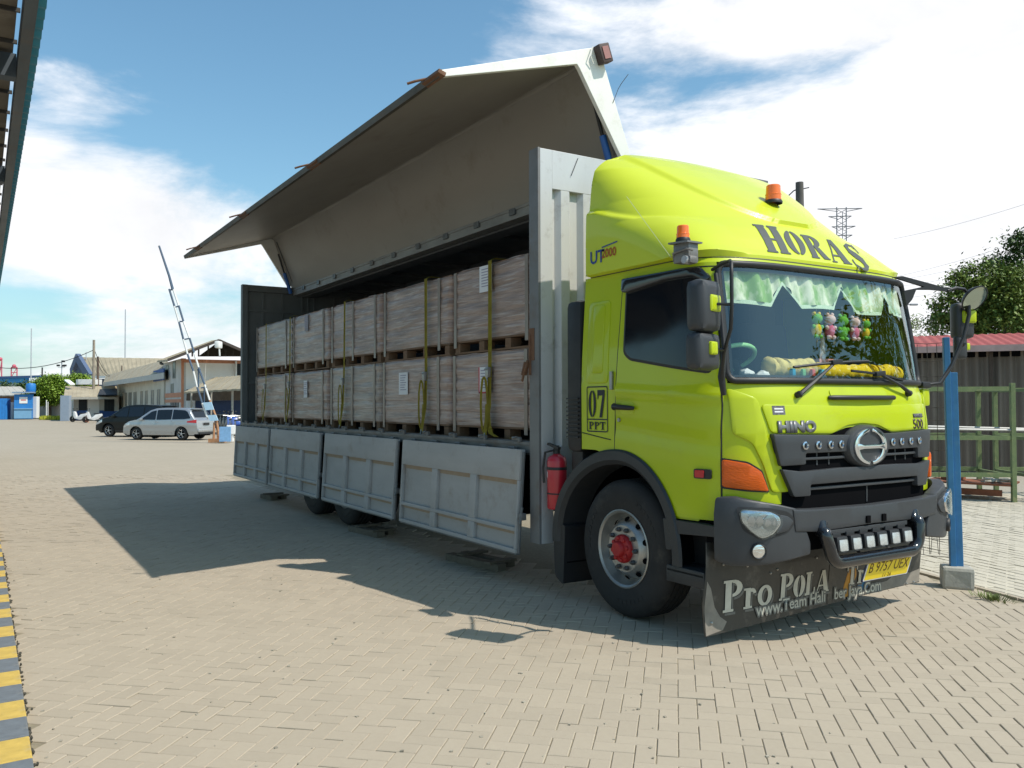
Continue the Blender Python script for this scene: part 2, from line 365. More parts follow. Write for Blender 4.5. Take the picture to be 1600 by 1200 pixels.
GL={'H':(.92,[rct(.06,.36,.06,.94),rct(.54,.84,.06,.94),rct(0,.4,0,.07),rct(.5,.9,0,.07),rct(0,.4,.93,1),rct(.5,.9,.93,1),rct(.34,.56,.45,.52)]),
'O':(.86,[band(.42,.5,(.42,.5),(.12,.43),98,262),band(.42,.5,(.42,.5),(.12,.43),-82,82)]),
'R':(.92,[rct(.06,.36,0,1),rct(0,.4,0,.07),rct(0,.4,.93,1),band(.38,.74,(.42,.26),(.13,.17),-88,88),[(.38,.5),(.64,.5),(.96,.0),(.64,0)],rct(.62,.96,0,.06)]),
'A':(.98,[[(.07,.02),(.13,.02),(.42,.88),(.38,.98)],[(.36,1),(.60,1),(.94,.02),(.60,.02)],rct(.2,.6,.28,.35),rct(0,.24,0,.06),rct(.54,.98,0,.06)]),
'S':(.74,thick([(.62,.80,.04),(.52,.93,.07),(.34,.955,.09),(.17,.84,.18),(.19,.68,.24),(.36,.54,.28),(.53,.40,.26),(.56,.2,.2),(.42,.06,.1),(.25,.045,.07),(.1,.17,.04)])+[rct(.6,.66,.66,1),rct(.04,.10,0,.36)]),
'0':(.74,[band(.34,.5,(.34,.5),(.12,.44),97,263),band(.34,.5,(.34,.5),(.12,.44),-83,83)]),
'7':(.74,[[(.02,.66),(.08,.66),(.12,.80),(.66,.80),(.66,1),(.02,1)],[(.46,.80),(.66,.80),(.42,.0),(.18,0)]]),
'P':(.8,[rct(.08,.32,0,1),rct(0,.42,0,.08),rct(0,.36,.92,1),band(.36,.73,(.40,.27),(.17,.17),-90,90)]),
'T':(.84,[rct(.30,.54,0,1),rct(.2,.64,0,.08),rct(0,.84,.88,1),rct(0,.08,.7,.9),rct(.76,.84,.7,.9)]),
'L':(.74,[rct(.08,.32,0,1),rct(0,.40,.92,1),rct(0,.68,0,.1),rct(.6,.68,0,.3)]),
'r':(.56,[rct(.08,.28,0,.66),rct(0,.36,0,.07),rct(0,.2,.59,.66),band(.34,.44,(.18,.2),(.06,.08),10,120),]),
'o':(.68,[band(.32,.33,(.32,.34),(.13,.24),0,180),band(.32,.33,(.32,.34),(.13,.24),180,360)]),
' ':(.3,[])}
def glyph_text(name,txt,fn,h,m,parent,x0,y0,hgts,ky=1,kx=1,gap=.06,grow=0,ys=None):
    bm=bmesh.new(); x=x0
    for i,ch in enumerate(txt):
        hh=hgts[i] if isinstance(hgts,(list,tuple)) else hgts; wd,ps=GL[ch]; yy=y0 if ys is None else ys[i]
        for P in ps:
            c=(sum(p[0] for p in P)/len(P),sum(p[1] for p in P)/len(P))
            vs_=[bm.verts.new((x+p[0]*hh*kx,yy+p[1]*hh*ky,0)) for p in P]
            f=bm.faces.new(vs_); f.normal_update()
            if f.normal.z<0: f.normal_flip()
        x+=(wd+gap)*hh*kx
    bmesh.ops.triangulate(bm,faces=[f for f in bm.faces if len(f.verts)>4])
    return shape_on(name,None,fn,h,h,m,parent,bm=bm,grid=.12,smooth=None),x
# ================================================================== TRUCK CAB SURFACE
YC=1.225
def lerp_tab(t,z):
    if z<=t[0][0]: return t[0][1]
    for (a,b),(c,d) in zip(t,t[1:]):
        if z<=c: return b+(d-b)*(z-a)/(c-a)
    return t[-1][1]
XC=[(.5,1.215),(1.0,1.225),(1.45,1.22),(1.66,1.19),(1.76,1.15),(2.0,1.105),(2.3,1.045),(2.6,.975),(2.64,.96),(2.70,.90),(2.8,.82),(2.9,.73),(3.0,.62),(3.1,.50),(3.2,.38),(3.3,.25),(3.4,.11),(3.5,-.04),(3.6,-.2),(3.68,-.38),(3.70,-.42)]
HW=[(.5,1.22),(1.76,1.225),(2.0,1.215),(2.6,1.175),(2.9,1.175),(3.1,1.17),(3.25,1.165),(3.4,1.155),(3.5,1.14),(3.6,1.09),(3.66,1.03),(3.70,.85)]
AA=[(.5,.9),(1.76,.88),(2.6,.55),(2.8,.75),(3.0,.95),(3.2,.9),(3.4,.65),(3.5,.5),(3.6,.4),(3.7,.3)]
NE=[(.5,4),(2.6,3.9),(2.75,3.3),(3.0,2.6),(3.7,2.5)]
_oc={}
def _outline(k):
    if k in _oc: return _oc[k]
    z=k*.02; xc,hw,a,n=(lerp_tab(T,z) for T in (XC,HW,AA,NE)); S=[];X=[];V=[];s=0
    px=pv=None
    for i in range(161):
        t=(i/160)**1*math.pi/2; v=hw*math.sin(t)**(2/n); x=xc-a+a*max(0,math.cos(t))**(2/n)
        if px is not None: s+=math.hypot(x-px,v-pv)
        S.append(s);X.append(x);V.append(v);px,pv=x,v
    _oc[k]=(np.array(S),np.array(X),np.array(V)); return _oc[k]
def _at(k,s):
    S,X,V=_outline(k)
    if s<=S[-1]: return float(np.interp(s,S,X)),float(np.interp(s,S,V))
    return float(X[-1]-(s-S[-1])),float(V[-1])
def outl(s,z):
    sg=-1 if s<0 else 1; q=z/.02; k=int(math.floor(q)); f=q-k; a=_at(k,abs(s)); b=_at(k+1,abs(s))
    return a[0]+(b[0]-a[0])*f, YC+sg*(a[1]+(b[1]-a[1])*f)
def cab(s,z,h=0):
    x,y=outl(s,z); p=Vector((x,y,z))
    e=.01; x1,y1=outl(s+e,z); x0,y0=outl(s-e,z); ds=Vector((x1-x0,y1-y0,0))
    xa,ya=outl(s,z+e); xb,yb=outl(s,z-e); dz=Vector((xa-xb,ya-yb,2*e))
    n=ds.cross(dz)
    if n.length<1e-9: n=Vector((1,0,0))
    return p+n.normalized()*h
def s_of_y(y,z):
    lo,hi=0,2.2; v=abs(y-YC)
    for _ in range(30):
        m=(lo+hi)/2
        if abs(outl(m,z)[1]-YC)<v: lo=m
        else: hi=m
    return (lo if y>YC else -lo)
def s_of_x(x,z,side=-1):
    lo,hi=0.02,4
    for _ in range(34):
        m=(lo+hi)/2
        if outl(m,z)[0]>x: lo=m
        else: hi=m
    return side*lo
def cy(y,z,h=0): return cab(s_of_y(y,z),z,h)          # front, addressed by y
def cx(x,z,h=0): return cab(s_of_x(x,z,-1),z,h)        # right side, addressed by x
def cxl(x,z,h=0): return cab(s_of_x(x,z,1),z,h)
def patch(b,s0,s1,z0,z1,nu,nv,h=0,f=None):
    """s0(z),s1(z),z0(u),z1(u) callables or numbers"""
    g=f or cab
    def fn(u,v):
        zz0=z0(u) if callable(z0) else z0; zz1=z1(u) if callable(z1) else z1; z=zz0+(zz1-zz0)*v
        a=s0(z) if callable(s0) else s0; c=s1(z) if callable(s1) else s1
        return g(a+(c-a)*u,z,h)
    b.grid(fn,nu,nv); return b
XR=-.47
truck=thing('truck','lime green heavy truck with an open wing sided cargo body','truck',(-4.5,1.22,0))
# ------------------------------------------------------------------ cab shell
SR=lambda z:s_of_x(XR,z,-1); SL=lambda z:s_of_x(XR,z,1)
def zmin(x):
    if x<-.28: return 1.255
    if x<-.02: return 1.255-.06*(x+.28)/.26
    if x<.56: return 1.195-.385*((x+.02)/.58)**2.2
    return .82
TW=2.6; s_end=abs(SR(1.5))
def z0side(u):   # u over the full wrap
    s=-s_end+2*s_end*u; x=outl(s,1.3)[0]
    return zmin(x)+.004 if abs(s)>1.35 else .82+.13*min(1,max(0,(1.5-abs(s))/.3))
b=MB(); patch(b,SR,SL,z0side,1.76,150,26)
WS=lambda z:s_of_y(.145+.035*(z-1.76),z); WSL=lambda z:-s_of_y(.165+.035*(z-1.76),z)
patch(b,SR,WS,1.76,2.6,44,18); patch(b,WSL,SL,1.76,2.6,44,18)
patch(b,SR,SL,2.6,2.635,120,1)
# rear wall, roof liner and the closed floor
def ring(z): return [cab(SR(z),z),cab(SL(z),z)]
b.grid(lambda u,v:(lambda z:cab(SR(z),z).lerp(cab(SL(z),z),u))(1.255+1.38*v),2,10)
b.grid(lambda u,v:(lambda x:cx(x,2.61).lerp(cxl(x,2.61),v))(XR+(1.30-.0)*u),10,4)
shell=b.build('cab_shell',LIME,truck,smooth=35,merge=.0008)
b=MB(); b.bx(-.40,.86,.12,2.33,1.262,1.27); b.bx(-.43,-.40,.1,2.35,1.27,2.6); b.bx(-.1,.84,.12,2.33,1.60,1.66)
b.build('cab_interior_lining',DEEP,truck)
# ------------------------------------------------------------------ roof deflector with hump
def zstep(x): return lerp_tab([(-.5,3.17),(-.3,3.15),(-.1,3.08),(.1,3.02),(.5,2.97),(.75,2.88),(.95,2.7)],x)
def defl(s,z,h=0):
    x,y=outl(s,z); v=abs(y-YC); e=.018
    if x<.9:
        t=(zstep(x)-z)/.05; t=max(0,min(1,t+.5)); t=t*t*(3-2*t); e+=.034*t*min(1,max(0,(v-.75)/.3))
    vh=.90*max(0,min(1,(z-2.985)/.72))**.35 if z>2.985 else -1
    if vh>0:
        t=max(0,min(1,(vh-v)/.075+.5)); e+=.026*t*t*(3-2*t)
    return cab(s,z,e+h)
XD=-.40
b=MB(); DR=lambda z:s_of_x(XD+ (.03 if z<3.1 else 0)*0,z,-1); DL=lambda z:-DR(z)
b.grid(lambda u,v:(lambda z:defl(DR(z)+(DL(z)-DR(z))*u,z))(2.65+1.048*(1-(1-v)**1.25)),190,110)
b.grid(lambda u,v:(lambda z:defl(DR(z),z).lerp(defl(DL(z),z),u))(2.65+1.048*v),2,20)
b.grid(lambda u,v:(lambda q:cab(q,2.638,.0).lerp(defl(q,2.65),v))(DR(2.64)+(DL(2.64)-DR(2.64))*u),120,1)
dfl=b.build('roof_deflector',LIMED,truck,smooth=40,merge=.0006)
gap=MB(); gap.grid(lambda u,v:cab(DR(2.64)+(DL(2.64)-DR(2.64))*u,2.632+.016*v,.003),120,1); gap.build('deflector_seal',BLACK,truck)
# HORAS lettering on the brow
def horas_fn(s,z,h=0): return defl(s_of_y(s,z),z,h)
bmH=bmesh.new()
xs=.625
for ch,hh,zb,wk in (('H',.255,2.685,.92),('O',.22,2.695,.95),('R',.215,2.682,.95),('A',.225,2.665,.97),('S',.26,2.628,1.05)):
    wd,ps=GL[ch]
    for P in ps:
        f=bmH.faces.new([bmH.verts.new((xs+p[0]*hh*wk*1.09+(p[1]-.0)*hh*.42,zb+p[1]*hh,0)) for p in P]); f.normal_update()
        if f.normal.z<0: f.normal_flip()
    xs+=(wd+.05)*hh*wk*1.09
bmesh.ops.triangulate(bmH,faces=[f for f in bmH.faces if len(f.verts)>4])
shape_on('lettering',None,horas_fn,.004,.004,HORK,dfl,bm=bmH,grid=.04,smooth=None)
decal_text('side_lettering','UT',.14,lambda s,t,h=0:defl(s_of_x(-.25+s,2.775+t,-1),2.775+t,h),.004,mat('blue_print',(.02,.06,.25),.5),dfl,bold=.003)
decal_text('side_lettering','2000',.095,lambda s,t,h=0:defl(s_of_x(-.105+s,2.79+t,-1),2.79+t,h),.004,mat('red_print',(.42,.08,.01),.5),dfl,bold=.002,sx=.95)
shape_on('letter_bar',[(-.19,2.84),(0.0,2.857),(0.0,2.867),(-.19,2.85)],lambda s,t,h=0:defl(s_of_x(s,t,-1),t,h),.004,.004,MATS['blue_print'],dfl,smooth=None)
# ------------------------------------------------------------------ doors (both sides)
for side,F in ((-1,cx),(1,cxl)):
    b=MB(); gp=MB()
    xa=lambda z:-.045+.06*max(0,(z-1.3))/1.25; xb=lambda z:.955-.11*max(0,(z-1.6))/.96
    def dfn(u,v,side=side,F=F):
        z1=2.545-.0*u; x=.0
        zt=1.0
        xx=(-.045)+(1.0)*u
        zlo=zmin(xx)+.018; z=zlo+(2.56-zlo)*v
        X=xa(z)+(xb(z)-xa(z))*u
        cr=.012*math.exp(-((z-1.72+.05*u)/.035)**2)-.008*math.exp(-((z-1.45+.1*u)/.06)**2)
        return F(X,z,.007+cr)
    b.grid(dfn,40,50)
    d=b.build('door',LIME,truck,smooth=30)
    # dark joint line round the door
    path=[]
    for i in range(30): z=1.2+(2.57-1.2)*i/29; path.append(F(xa(z)-.006,z,.001))
    for i in range(1,20): u=i/20; path.append(F(xa(2.57)+(xb(2.57)-xa(2.57))*u,2.57,.001))
    for i in range(30): z=2.57-(2.57-.84)*i/29; path.append(F(xb(z)+.006,z,.001))
    gp.tube(path,.0055,5); gp.build('door_joint',BLACK,truck,smooth=50)
    wp=rpoly([(.075,2.545),(.075,2.02),(.14,1.965),(.865,1.845),(.85,2.20),(.815,2.49),(.75,2.535)],.035)
    shape_on('window_frame',rpoly([(.055,2.56),(.055,2.0),(.13,1.945),(.882,1.822),(.868,2.20),(.832,2.51),(.765,2.552)],.04),lambda a,c,h,F=F:F(a,c,h),.004,.014,BLACK,d,bev=.003,grid=.1)
    shape_on('window',wp,lambda a,c,h,F=F:F(a,c,h),.006,.017,TINT,d,grid=.1)
    vis=rpoly([(.03,2.57),(.03,2.47),(.08,2.455),(.5,2.50),(.74,2.50),(.81,2.45),(.835,2.48),(.78,2.56)],.02)
    shape_on('rain_visor',vis,lambda a,c,h,F=F:F(a,c,h),.016,.045,BLACKG,d,bev=.01,grid=.1)
    if side<0:
        shape_on('handle_recess',rrect(.02,.19,1.545,1.635,.04),lambda a,c,h,F=F:F(a,c,h),.004,.010,mat('recess_lime',(.5,.6,.012),.35),d,grid=.1)
    hb=MB(); hb.tube([F(-.03,1.60,.02),F(.0,1.60,.045),F(.17,1.592,.045),F(.20,1.59,.02)],[.016,.022,.018,.012],8); hb.ball(F(-.02,1.60,.03),(.03,.02,.028),8); hb.build('door_handle',BLACK,d,smooth=50)
    if side<0:
        lb=MB(); lb.lathe([(0,.012),(.014,.012),(.016,0)],F(.012,1.50,.006),(0,-1,0),12); lb.build('door_lock',STEEL,d,smooth=50)
        mk=MB()
        mk.prism(rrect(.785,.905,1.115,1.18,.012),lambda a,c,h:cx(a,c,h),.006,.026); mkr=mk.build('side_marker_housing',BLACK,d)
        mk=MB(); mk.prism(rrect(.795,.86,1.123,1.172,.008),lambda a,c,h:cx(a,c,h),.026,.031); mk.build('side_marker',REDL,mkr)
# quarter panel pressing, badge 07 PPT
shape_on('quarter_pressing',rrect(-.40,-.13,1.78,2.43,.04),lambda a,c,h:cx(a,c,h),-.004,.006,LIME,truck,bev=.005,grid=.1)
shape_on('quarter_pressing',rrect(-.335,-.19,1.86,2.40,.03),lambda a,c,h:cx(a,c,h),.002,.011,LIME,truck,bev=.004,grid=.1)
fn07=lambda s,t,h=0:cx(s,t,h)
def frame07():
    bm=bmesh.new(); o=rrect(-.395,-.13,1.40,1.76,.018); i=rrect(-.386,-.139,1.409,1.751,.012)
    A=[bm.verts.new((*p,0)) for p in o];B=[bm.verts.new((*p,0)) for p in i]; n=len(o)
    for k in range(n): bm.faces.new((A[k],A[(k+1)%n],B[(k+1)%n],B[k]))
    bm.faces.new([bm.verts.new((*p,0)) for p in rct(-.386,-.139,1.495,1.504)]); return bm
shape_on('number_badge',None,fn07,.005,.005,INK,truck,bm=frame07(),grid=.1,smooth=None)
glyph_text('number_lettering','07',fn07,.005,INK,truck,-.372,1.515,.215,kx=.66,gap=.05)
glyph_text('number_lettering','PPT',fn07,.005,INK,truck,-.368,1.42,.06,kx=1.35,gap=.06)
# rear lower step of the quarter panel
gp=MB(); gp.tube([cx(XR+.01,1.39,.002),cx(-.1,1.345,.002)],.004,5); gp.build('panel_joint',BLACK,truck)
hg=MB(); hg.box(cx(-.075,1.80,.012),(.03,.02,.14),bev=.004); hg.build('door_striker',STEEL,truck)
# ------------------------------------------------------------------ windshield
def wsm(u,v,h=0):
    z=1.775+.81*v; a=WS(z); c_=WSL(z); return cab(a+(c_-a)*u,z,h)
b=MB(); b.grid(lambda u,v:wsm(u,v,.004),60,16); ws=b.build('windshield',glass('windshield_glass',(.86,.90,.86),1.5,0,2.5),truck,smooth=60)
pp=[]
def rectpath(m_,r=.05,n=5,e=0):
    P=[]
    ru,rv=r/2.05,r/.81*1.6
    for cxx,cyy,s in ((1-ru-e,1-rv+e,0),(ru+e,1-rv+e,90),(ru+e,rv-e,180),(1-ru-e,rv-e,270)):
        for k in range(n+1): t=R_(s+90*k/n); P.append((cxx+ru*math.cos(t),cyy+rv*math.sin(t)))
    out=[]
    for i in range(len(P)):
        a=P[i];c=P[(i+1)%len(P)];k=max(1,int(math.hypot((c[0]-a[0])*2,(c[1]-a[1])*.8)/.05))
        for j in range(k): out.append((a[0]+(c[0]-a[0])*j/k,a[1]+(c[1]-a[1])*j/k))
    return out
rp=rectpath(0); pts=[wsm(u,v,.008) for u,v in rp]; pts.append(pts[0]); 
b=MB(); b.tube(pts,.024,8,cap=False); b.build('windshield_gasket',BLACK,truck,smooth=60)
b=MB()   # black printed border, corners too
b.grid(lambda u,v:wsm(u,.94+.06*v,-.004),50,1); b.grid(lambda u,v:wsm(u,.05*v,-.004),50,1)
b.grid(lambda u,v:wsm(.02*u,v,-.004),1,10); b.grid(lambda u,v:wsm(1-.02*u,v,-.004),1,10); b.build('glass_border',BLACK,ws)
# ------------------------------------------------------------------ front: lower panels, grille
cyf=lambda a,c,h:cy(a,c,h)
shape_on('front_panel',rpoly([(.30,1.615),(1.225,1.60),(2.15,1.615),(2.095,1.425),(1.56,1.412),(1.40,1.465),(1.225,1.478),(1.05,1.465),(.89,1.412),(.345,1.425)],.03),cyf,.0,.012,LIME,truck,bev=.006,grid=.06)
for m_ in (0,1):
    f=(lambda P:P) if m_==0 else (lambda P:[(2.45-a,c) for a,c in P][::-1])
    shape_on('corner_panel',f(rpoly([(.13,1.73),(.285,1.65),(.315,1.42),(.48,1.03),(.345,1.03),(.29,1.22),(.23,1.36),(.13,1.42)],.03)),cyf,.0,.012,LIME,truck,bev=.006,grid=.05)
    # lower dark gap and turn signal
    shape_on('turn_signal',f(rpoly([(.091,1.25),(.20,1.225),(.275,1.17),(.318,1.04),(.2,1.05),(.091,1.068)],.015)),cyf,.004,.03,AMB,truck,bev=.01,grid=.05)
    shape_on('signal_trim',f(rpoly([(.083,1.26),(.205,1.236),(.286,1.178),(.332,1.03),(.2,1.038),(.083,1.056)],.015)),cyf,-.003,.005,BLACK,truck,grid=.05)
# scuttle with hand rail
shape_on('scuttle_recess',rrect(.93,1.58,1.668,1.712,.015),cyf,-.002,.006,mat('shaded_lime_recess',(.45,.55,.012),.4),truck,grid=.06)
b=MB(); b.tube([cy(.90,1.66,.004),cy(.93,1.655,.03),cy(1.62,1.655,.03),cy(1.65,1.66,.004)],[.014,.017,.017,.014],8); b.build('front_grab_handle',BLACK,truck,smooth=50)
gr=MB(); gr=shape_on('grille_backing',rpoly([(.335,1.42),(.87,1.405),(1.05,1.45),(1.225,1.462),(1.40,1.45),(1.58,1.405),(2.115,1.42),(1.95,1.0),(.50,1.0)],.02),cyf,-.004,.004,DEEP,truck,grid=.08)
G=lambda n,P,h0=.004,h1=.04,bev=.008,m=DGREY:shape_on(n,P,cyf,h0,h1,m,gr,bev=bev,grid=.06)
mir=lambda P:[(2.45-a,c) for a,c in P][::-1]
ub=[(.34,1.418),(.88,1.402),(1.225,1.40),(1.57,1.402),(2.11,1.418),(2.06,1.205),(1.86,1.21),(1.86,1.285),(1.225,1.285),(.59,1.285),(.59,1.21),(.39,1.205)]
G('grille_upper_panel',rpoly(ub,.015),h1=.045)
lb_=[(.395,1.185),(.55,1.165),(.9,1.175),(1.225,1.175),(1.55,1.175),(1.9,1.165),(2.055,1.185),(1.97,1.0),(1.83,1.0),(1.83,1.075),(1.225,1.08),(.62,1.075),(.62,1.0),(.48,1.0)]
G('grille_lower_panel',rpoly(lb_,.015),h1=.05,bev=.010)
for (a,c,z) in ((.59,1.0,1.247),(1.45,1.86,1.247)): G('grille_slat',rct(a,c,z-.009,z+.009),h1=.026,bev=.004)
G('grille_slat',rct(.60,1.85,1.035,1.055),h1=.03,bev=.004)
for a in (.72,.84,1.6,1.73): G('grille_strut',rct(a,a+.012,1.20,1.285),h1=.01,bev=0)
G('grille_strut',rct(1.25,1.262,.92,1.04),h1=.012,bev=0)
for a in (.58,.70,.82,.93): 
    for q in (a,2.45-a):
        p=cy(q,1.338,.045); n_=(cy(q,1.338,.06)-p).normalized(); b=MB(); b.lathe([(.025,0),(.028,.010),(.018,.014),(.013,.005)],p,n_,14); b.build('grille_ornament',CHR,gr,smooth=50)
# round emblem
pc=cy(1.225,1.315,.0); nrm=(cy(1.225,1.315,.1)-pc).normalized(); ax=Vector((0,1,0)); ay=nrm.cross(ax)
if ay.z<0: ay=-ay
em=MB(); em.lathe([(.205,.0),(.205,.03),(.185,.062),(.165,.066),(0,.055)],pc,nrm,40); 
for v in em.bm.verts:
    q=v.co-pc; a_=q.dot(ax); c_=q.dot(ay); v.co+=ax*a_*.20-ay*c_*.25
em=em.build('emblem_base',DGREY,gr,smooth=40)
def emf(a,c,h): return pc+ax*a*1.22+ay*c*.80+nrm*(.062+h)
e=MB()
for sg in (1,-1):
    P=[]
    ang=[90-sg*0+0]
    outer=[(.150*math.cos(R_(t)),.160*math.sin(R_(t))) for t in range(96 if sg>0 else 276,(264 if sg>0 else 444)+1,7)]
    inner=[((.128 if True else 0)*math.cos(R_(t))*.86,.130*math.sin(R_(t))) for t in range(264 if sg>0 else 444,(96 if sg>0 else 276)-1,-7)]
    e.prism(outer+inner,emf,0,.016)
e.prism([(-.128,.030),(-.07,.020),(.07,.020),(.128,.030),(.128,-.030),(.07,-.020),(-.07,-.020),(-.128,-.030)],emf,.001,.020)
e.build('emblem',mat('emblem_chrome',(.75,.77,.8),.05,1,.02),em,bevel=.0065,smooth=50)
# badges
def badge(txt,yc,zc,size,m_,bold,sx=1,h=.018,thick_=.008):
    bm=text_poly_mesh(txt,size,bold); 
    for v in bm.verts: v.co.x*=sx
    r=bmesh.ops.extrude_face_region(bm,geom=bm.faces[:])
    for v in r['geom']:
        if isinstance(v,bmesh.types.BMVert): v.co.z=1
    shape_on('badge_lettering',None,lambda a,c,hh:cy(yc+a,zc+c,hh),.012,.012+thick_,m_,truck,bm=bm,grid=.1,smooth=None)
badge('HINO',.555,1.460,.098,mat('badge_chrome',(.20,.20,.205),.4,.5),.006,1.28)
shape_on('grille_lower_cavity',rct(.42,2.03,.85,1.03),cyf,.0,.006,DEEP,gr,grid=.08)
badge('500',1.945,1.458,.098,mat('badge_dark_chrome',(.07,.04,.05),.4,.4),.001,1.2,thick_=.003)
badge('RANGER',1.955,1.522,.036,mat('badge_grey',(.12,.12,.13),.4),.002,1.1)
shape_on('sticker',rct(.37,.465,1.545,1.605),cyf,.013,.013,mat('sticker_dark',(.05,.045,.06),.5,col2=(.3,.3,.32),var=.6,scale=70),truck,smooth=None)
b=MB()
for k in (0,1): b.prism(rct(.385,.45,1.56+.02*k,1.57+.02*k),cyf,.0135,.0137)
b.build('sticker_print',PAPER,truck)
# ------------------------------------------------------------------ bumper: own wrap-round surface
bo=[]; 
def bump_outline():
    P=[];xc,hw,a,n=1.285,1.245,.62,4.4;s=0;last=None
    for i in range(201):
        t=i/200*math.pi/2; v=hw*math.sin(t)**(2/n); x=xc-a+a*max(0,math.cos(t))**(2/n)
        if last: s+=math.hypot(x-last[0],v-last[1])
        P.append((s,x,v)); last=(x,v)
    return np.array(P)
BO=bump_outline()
def bmp(s,z,h=0):
    q=abs(s)
    def g(q):
        if q<=BO[-1,0]: return np.interp(q,BO[:,0],BO[:,1]),np.interp(q,BO[:,0],BO[:,2])
        return BO[-1,1]-(q-BO[-1,0]),BO[-1,2]
    x,v=g(q); x2,v2=g(q+.01); x1,v1=g(max(0,q-.01)); t=Vector((x2-x1,v2-v1,0)).normalized(); n=Vector((t.y,-t.x,0)); 
    if n.x<0 and abs(n.x)>.3: n=-n
    if n.y<0: n=-n
    if q<.02: n=Vector((1,0,0))
    n.y*=(1 if s>0 else -1)
    n+=Vector((0,0,.0)); p=Vector((x,YC+(v if s>0 else -v),z)); 
    hb=h-.25*max(0,(.62-z))*1.0-.35*max(0,z-.93)
    return p+n*hb
sy=lambda y:(lambda v:float(np.interp(abs(v),BO[:,2],BO[:,0]))*(1 if v>0 else -1))(y-YC)
bmf=lambda a,c,h:bmp(a,c,h)
SB=float(BO[-1,0]) 
Sx=lambda x:-(float(np.interp(-x,-BO[:,1],BO[:,0])) if x>BO[-1,1] else BO[-1,0]+BO[-1,1]-x)
bumper=None
def both(P): return P,[(-a,c) for a,c in P][::-1]
side_end=Sx(.985)
right=rpoly([(side_end,1.005),(-1.22,1.012),(-.93,.965),(-.78,.93),(-.70,.79),(-.66,.70),(-.66,.62),(-.80,.60),(-1.0,.575),(-1.25,.565),(side_end,.59)],.02)
cen=rpoly([(-.84,.955),(-.78,.91),(0,.90),(.78,.91),(.84,.955),(.78,.79),(.70,.765),(0,.79),(-.70,.765),(-.78,.79)][::1],.015)
cen=[(-.82,.925),(-.6,.915),(0,.905),(.6,.915),(.82,.925),(.80,.78),(.6,.765),(0,.775),(-.6,.765),(-.80,.78)]
bumper=shape_on('bumper',cen,bmf,-.05,.028,DGREY,truck,bev=.009,grid=.06,smooth=25)
for P in both(right): shape_on('bumper_end',P,bmf,-.06,.02,DGREY,bumper,bev=.010,grid=.05,smooth=25)
b=MB(); b.grid(lambda u,v:bmp(-1.5+3.0*u,.62+.3*v,-.09),40,2); b.build('bumper_backing',DEEP,bumper)
for sg in (1,-1):
    q=lambda P:[(sg*a,c) for a,c in P][::sg]
    shape_on('headlamp_recess',q(rpoly([(-1.21,.955),(-1.0,.945),(-.86,.915),(-.785,.855),(-.86,.775),(-1.05,.735),(-1.17,.80)],.03)),bmf,.018,.022,BLACK,bumper,grid=.05)
    shape_on('headlamp_surround',q(rpoly([(-.93,.90),(-.86,.885),(-.815,.85),(-.87,.79),(-.96,.77)],.02)),bmf,.021,.032,DGREY,bumper,bev=.008,grid=.05)
    hl=shape_on('headlamp',q(rpoly([(-1.185,.94),(-1.0,.925),(-.935,.89),(-.925,.84),(-.98,.775),(-1.06,.745),(-1.12,.79),(-1.18,.86)],.03)),bmf,.02,.045,LENS,bumper,bev=.014,grid=.05)
    for k,(da,dc) in enumerate(((-1.10,.865),(-1.01,.85))):
        p=bmp(sg*da,dc,.048); n_=(bmp(sg*da,dc,.1)-p).normalized(); b=MB(); b.lathe([(.05,-.002),(.052,.001),(.035,.003),(0,.004)],p,n_,20); b.build('headlamp_reflector',CHR,hl,smooth=50)
    shape_on('headlamp_glass',q(rpoly([(-1.19,.945),(-1.0,.93),(-.93,.893),(-.92,.84),(-.98,.77),(-1.06,.74),(-1.125,.79),(-1.185,.86)],.03)),bmf,.052,.056,glass('lamp_glass',(.85,.88,.9),1.5,0,1.3) if 'lamp_glass' not in MATS else MATS['lamp_glass'],hl,grid=.05)
    p=bmp(sg*-1.075,.668,.02); n_=(bmp(sg*-1.075,.668,.1)-p).normalized(); b=MB(); b.lathe([(.052,-.01),(.054,.012),(.046,.02),(.043,.01)],p,n_,24); fg=b.build('fog_lamp_bezel',BLACK,bumper,smooth=50)
    b=MB(); b.lathe([(.044,.010),(.03,.012),(0,.013)],p,n_,20); b.build('fog_lamp',LENS,fg,smooth=50)
# tow pin slots and holes
b=MB()
for y in (1.15,1.33): b.bx(1.30,1.325,y-.02,y+.02,.785,.835)
each(b,'bumper_slot',DEEP,bumper)
b=MB()
for y,w_ in ((.95,.1),(1.40,.1)): b.bx(1.16,1.2,y,y+w_,.60,.80)
b.bx(1.15,1.20,1.02,1.5,.66,.69); b.build('bumper_bracket',DGREY,bumper)
# bull tube and light bar
tb=MB(); P=[]
def arcp(c,r,a0,a1,n=8): return [(c[0]+r*math.cos(R_(a0+(a1-a0)*k/n)),c[1]+r*math.sin(R_(a0+(a1-a0)*k/n))) for k in range(n+1)]
loop=[(.66,.80)]+arcp((.72,.74),.075,150,180,3)+arcp((.80,.66),.11,190,270,7)+arcp((1.66,.66),.11,270,350,7)+arcp((1.70,.74),.075,0,30,3)+[(1.78,.80)]
P=[Vector((1.20,.75,.80))]+[Vector((1.24,.68,.805))]+[Vector((1.34 if 2<i<len(loop)-3 else 1.30,a,c)) for i,(a,c) in enumerate(loop)]+[Vector((1.24,1.77,.805)),Vector((1.20,1.70,.80))]
for p in P: p.y-=.06*(1 if p.y>1.2 else -.2)
tb.tube(P,.044,12); tube=tb.build('bull_tube',BLACKG,truck,smooth=50)
b=MB(); b.bx(1.27,1.31,.73,1.62,.735,.765,bev=.004); b.bx(1.27,1.33,.74,1.61,.605,.62); lbar=b.build('light_bar',DGREY,truck)
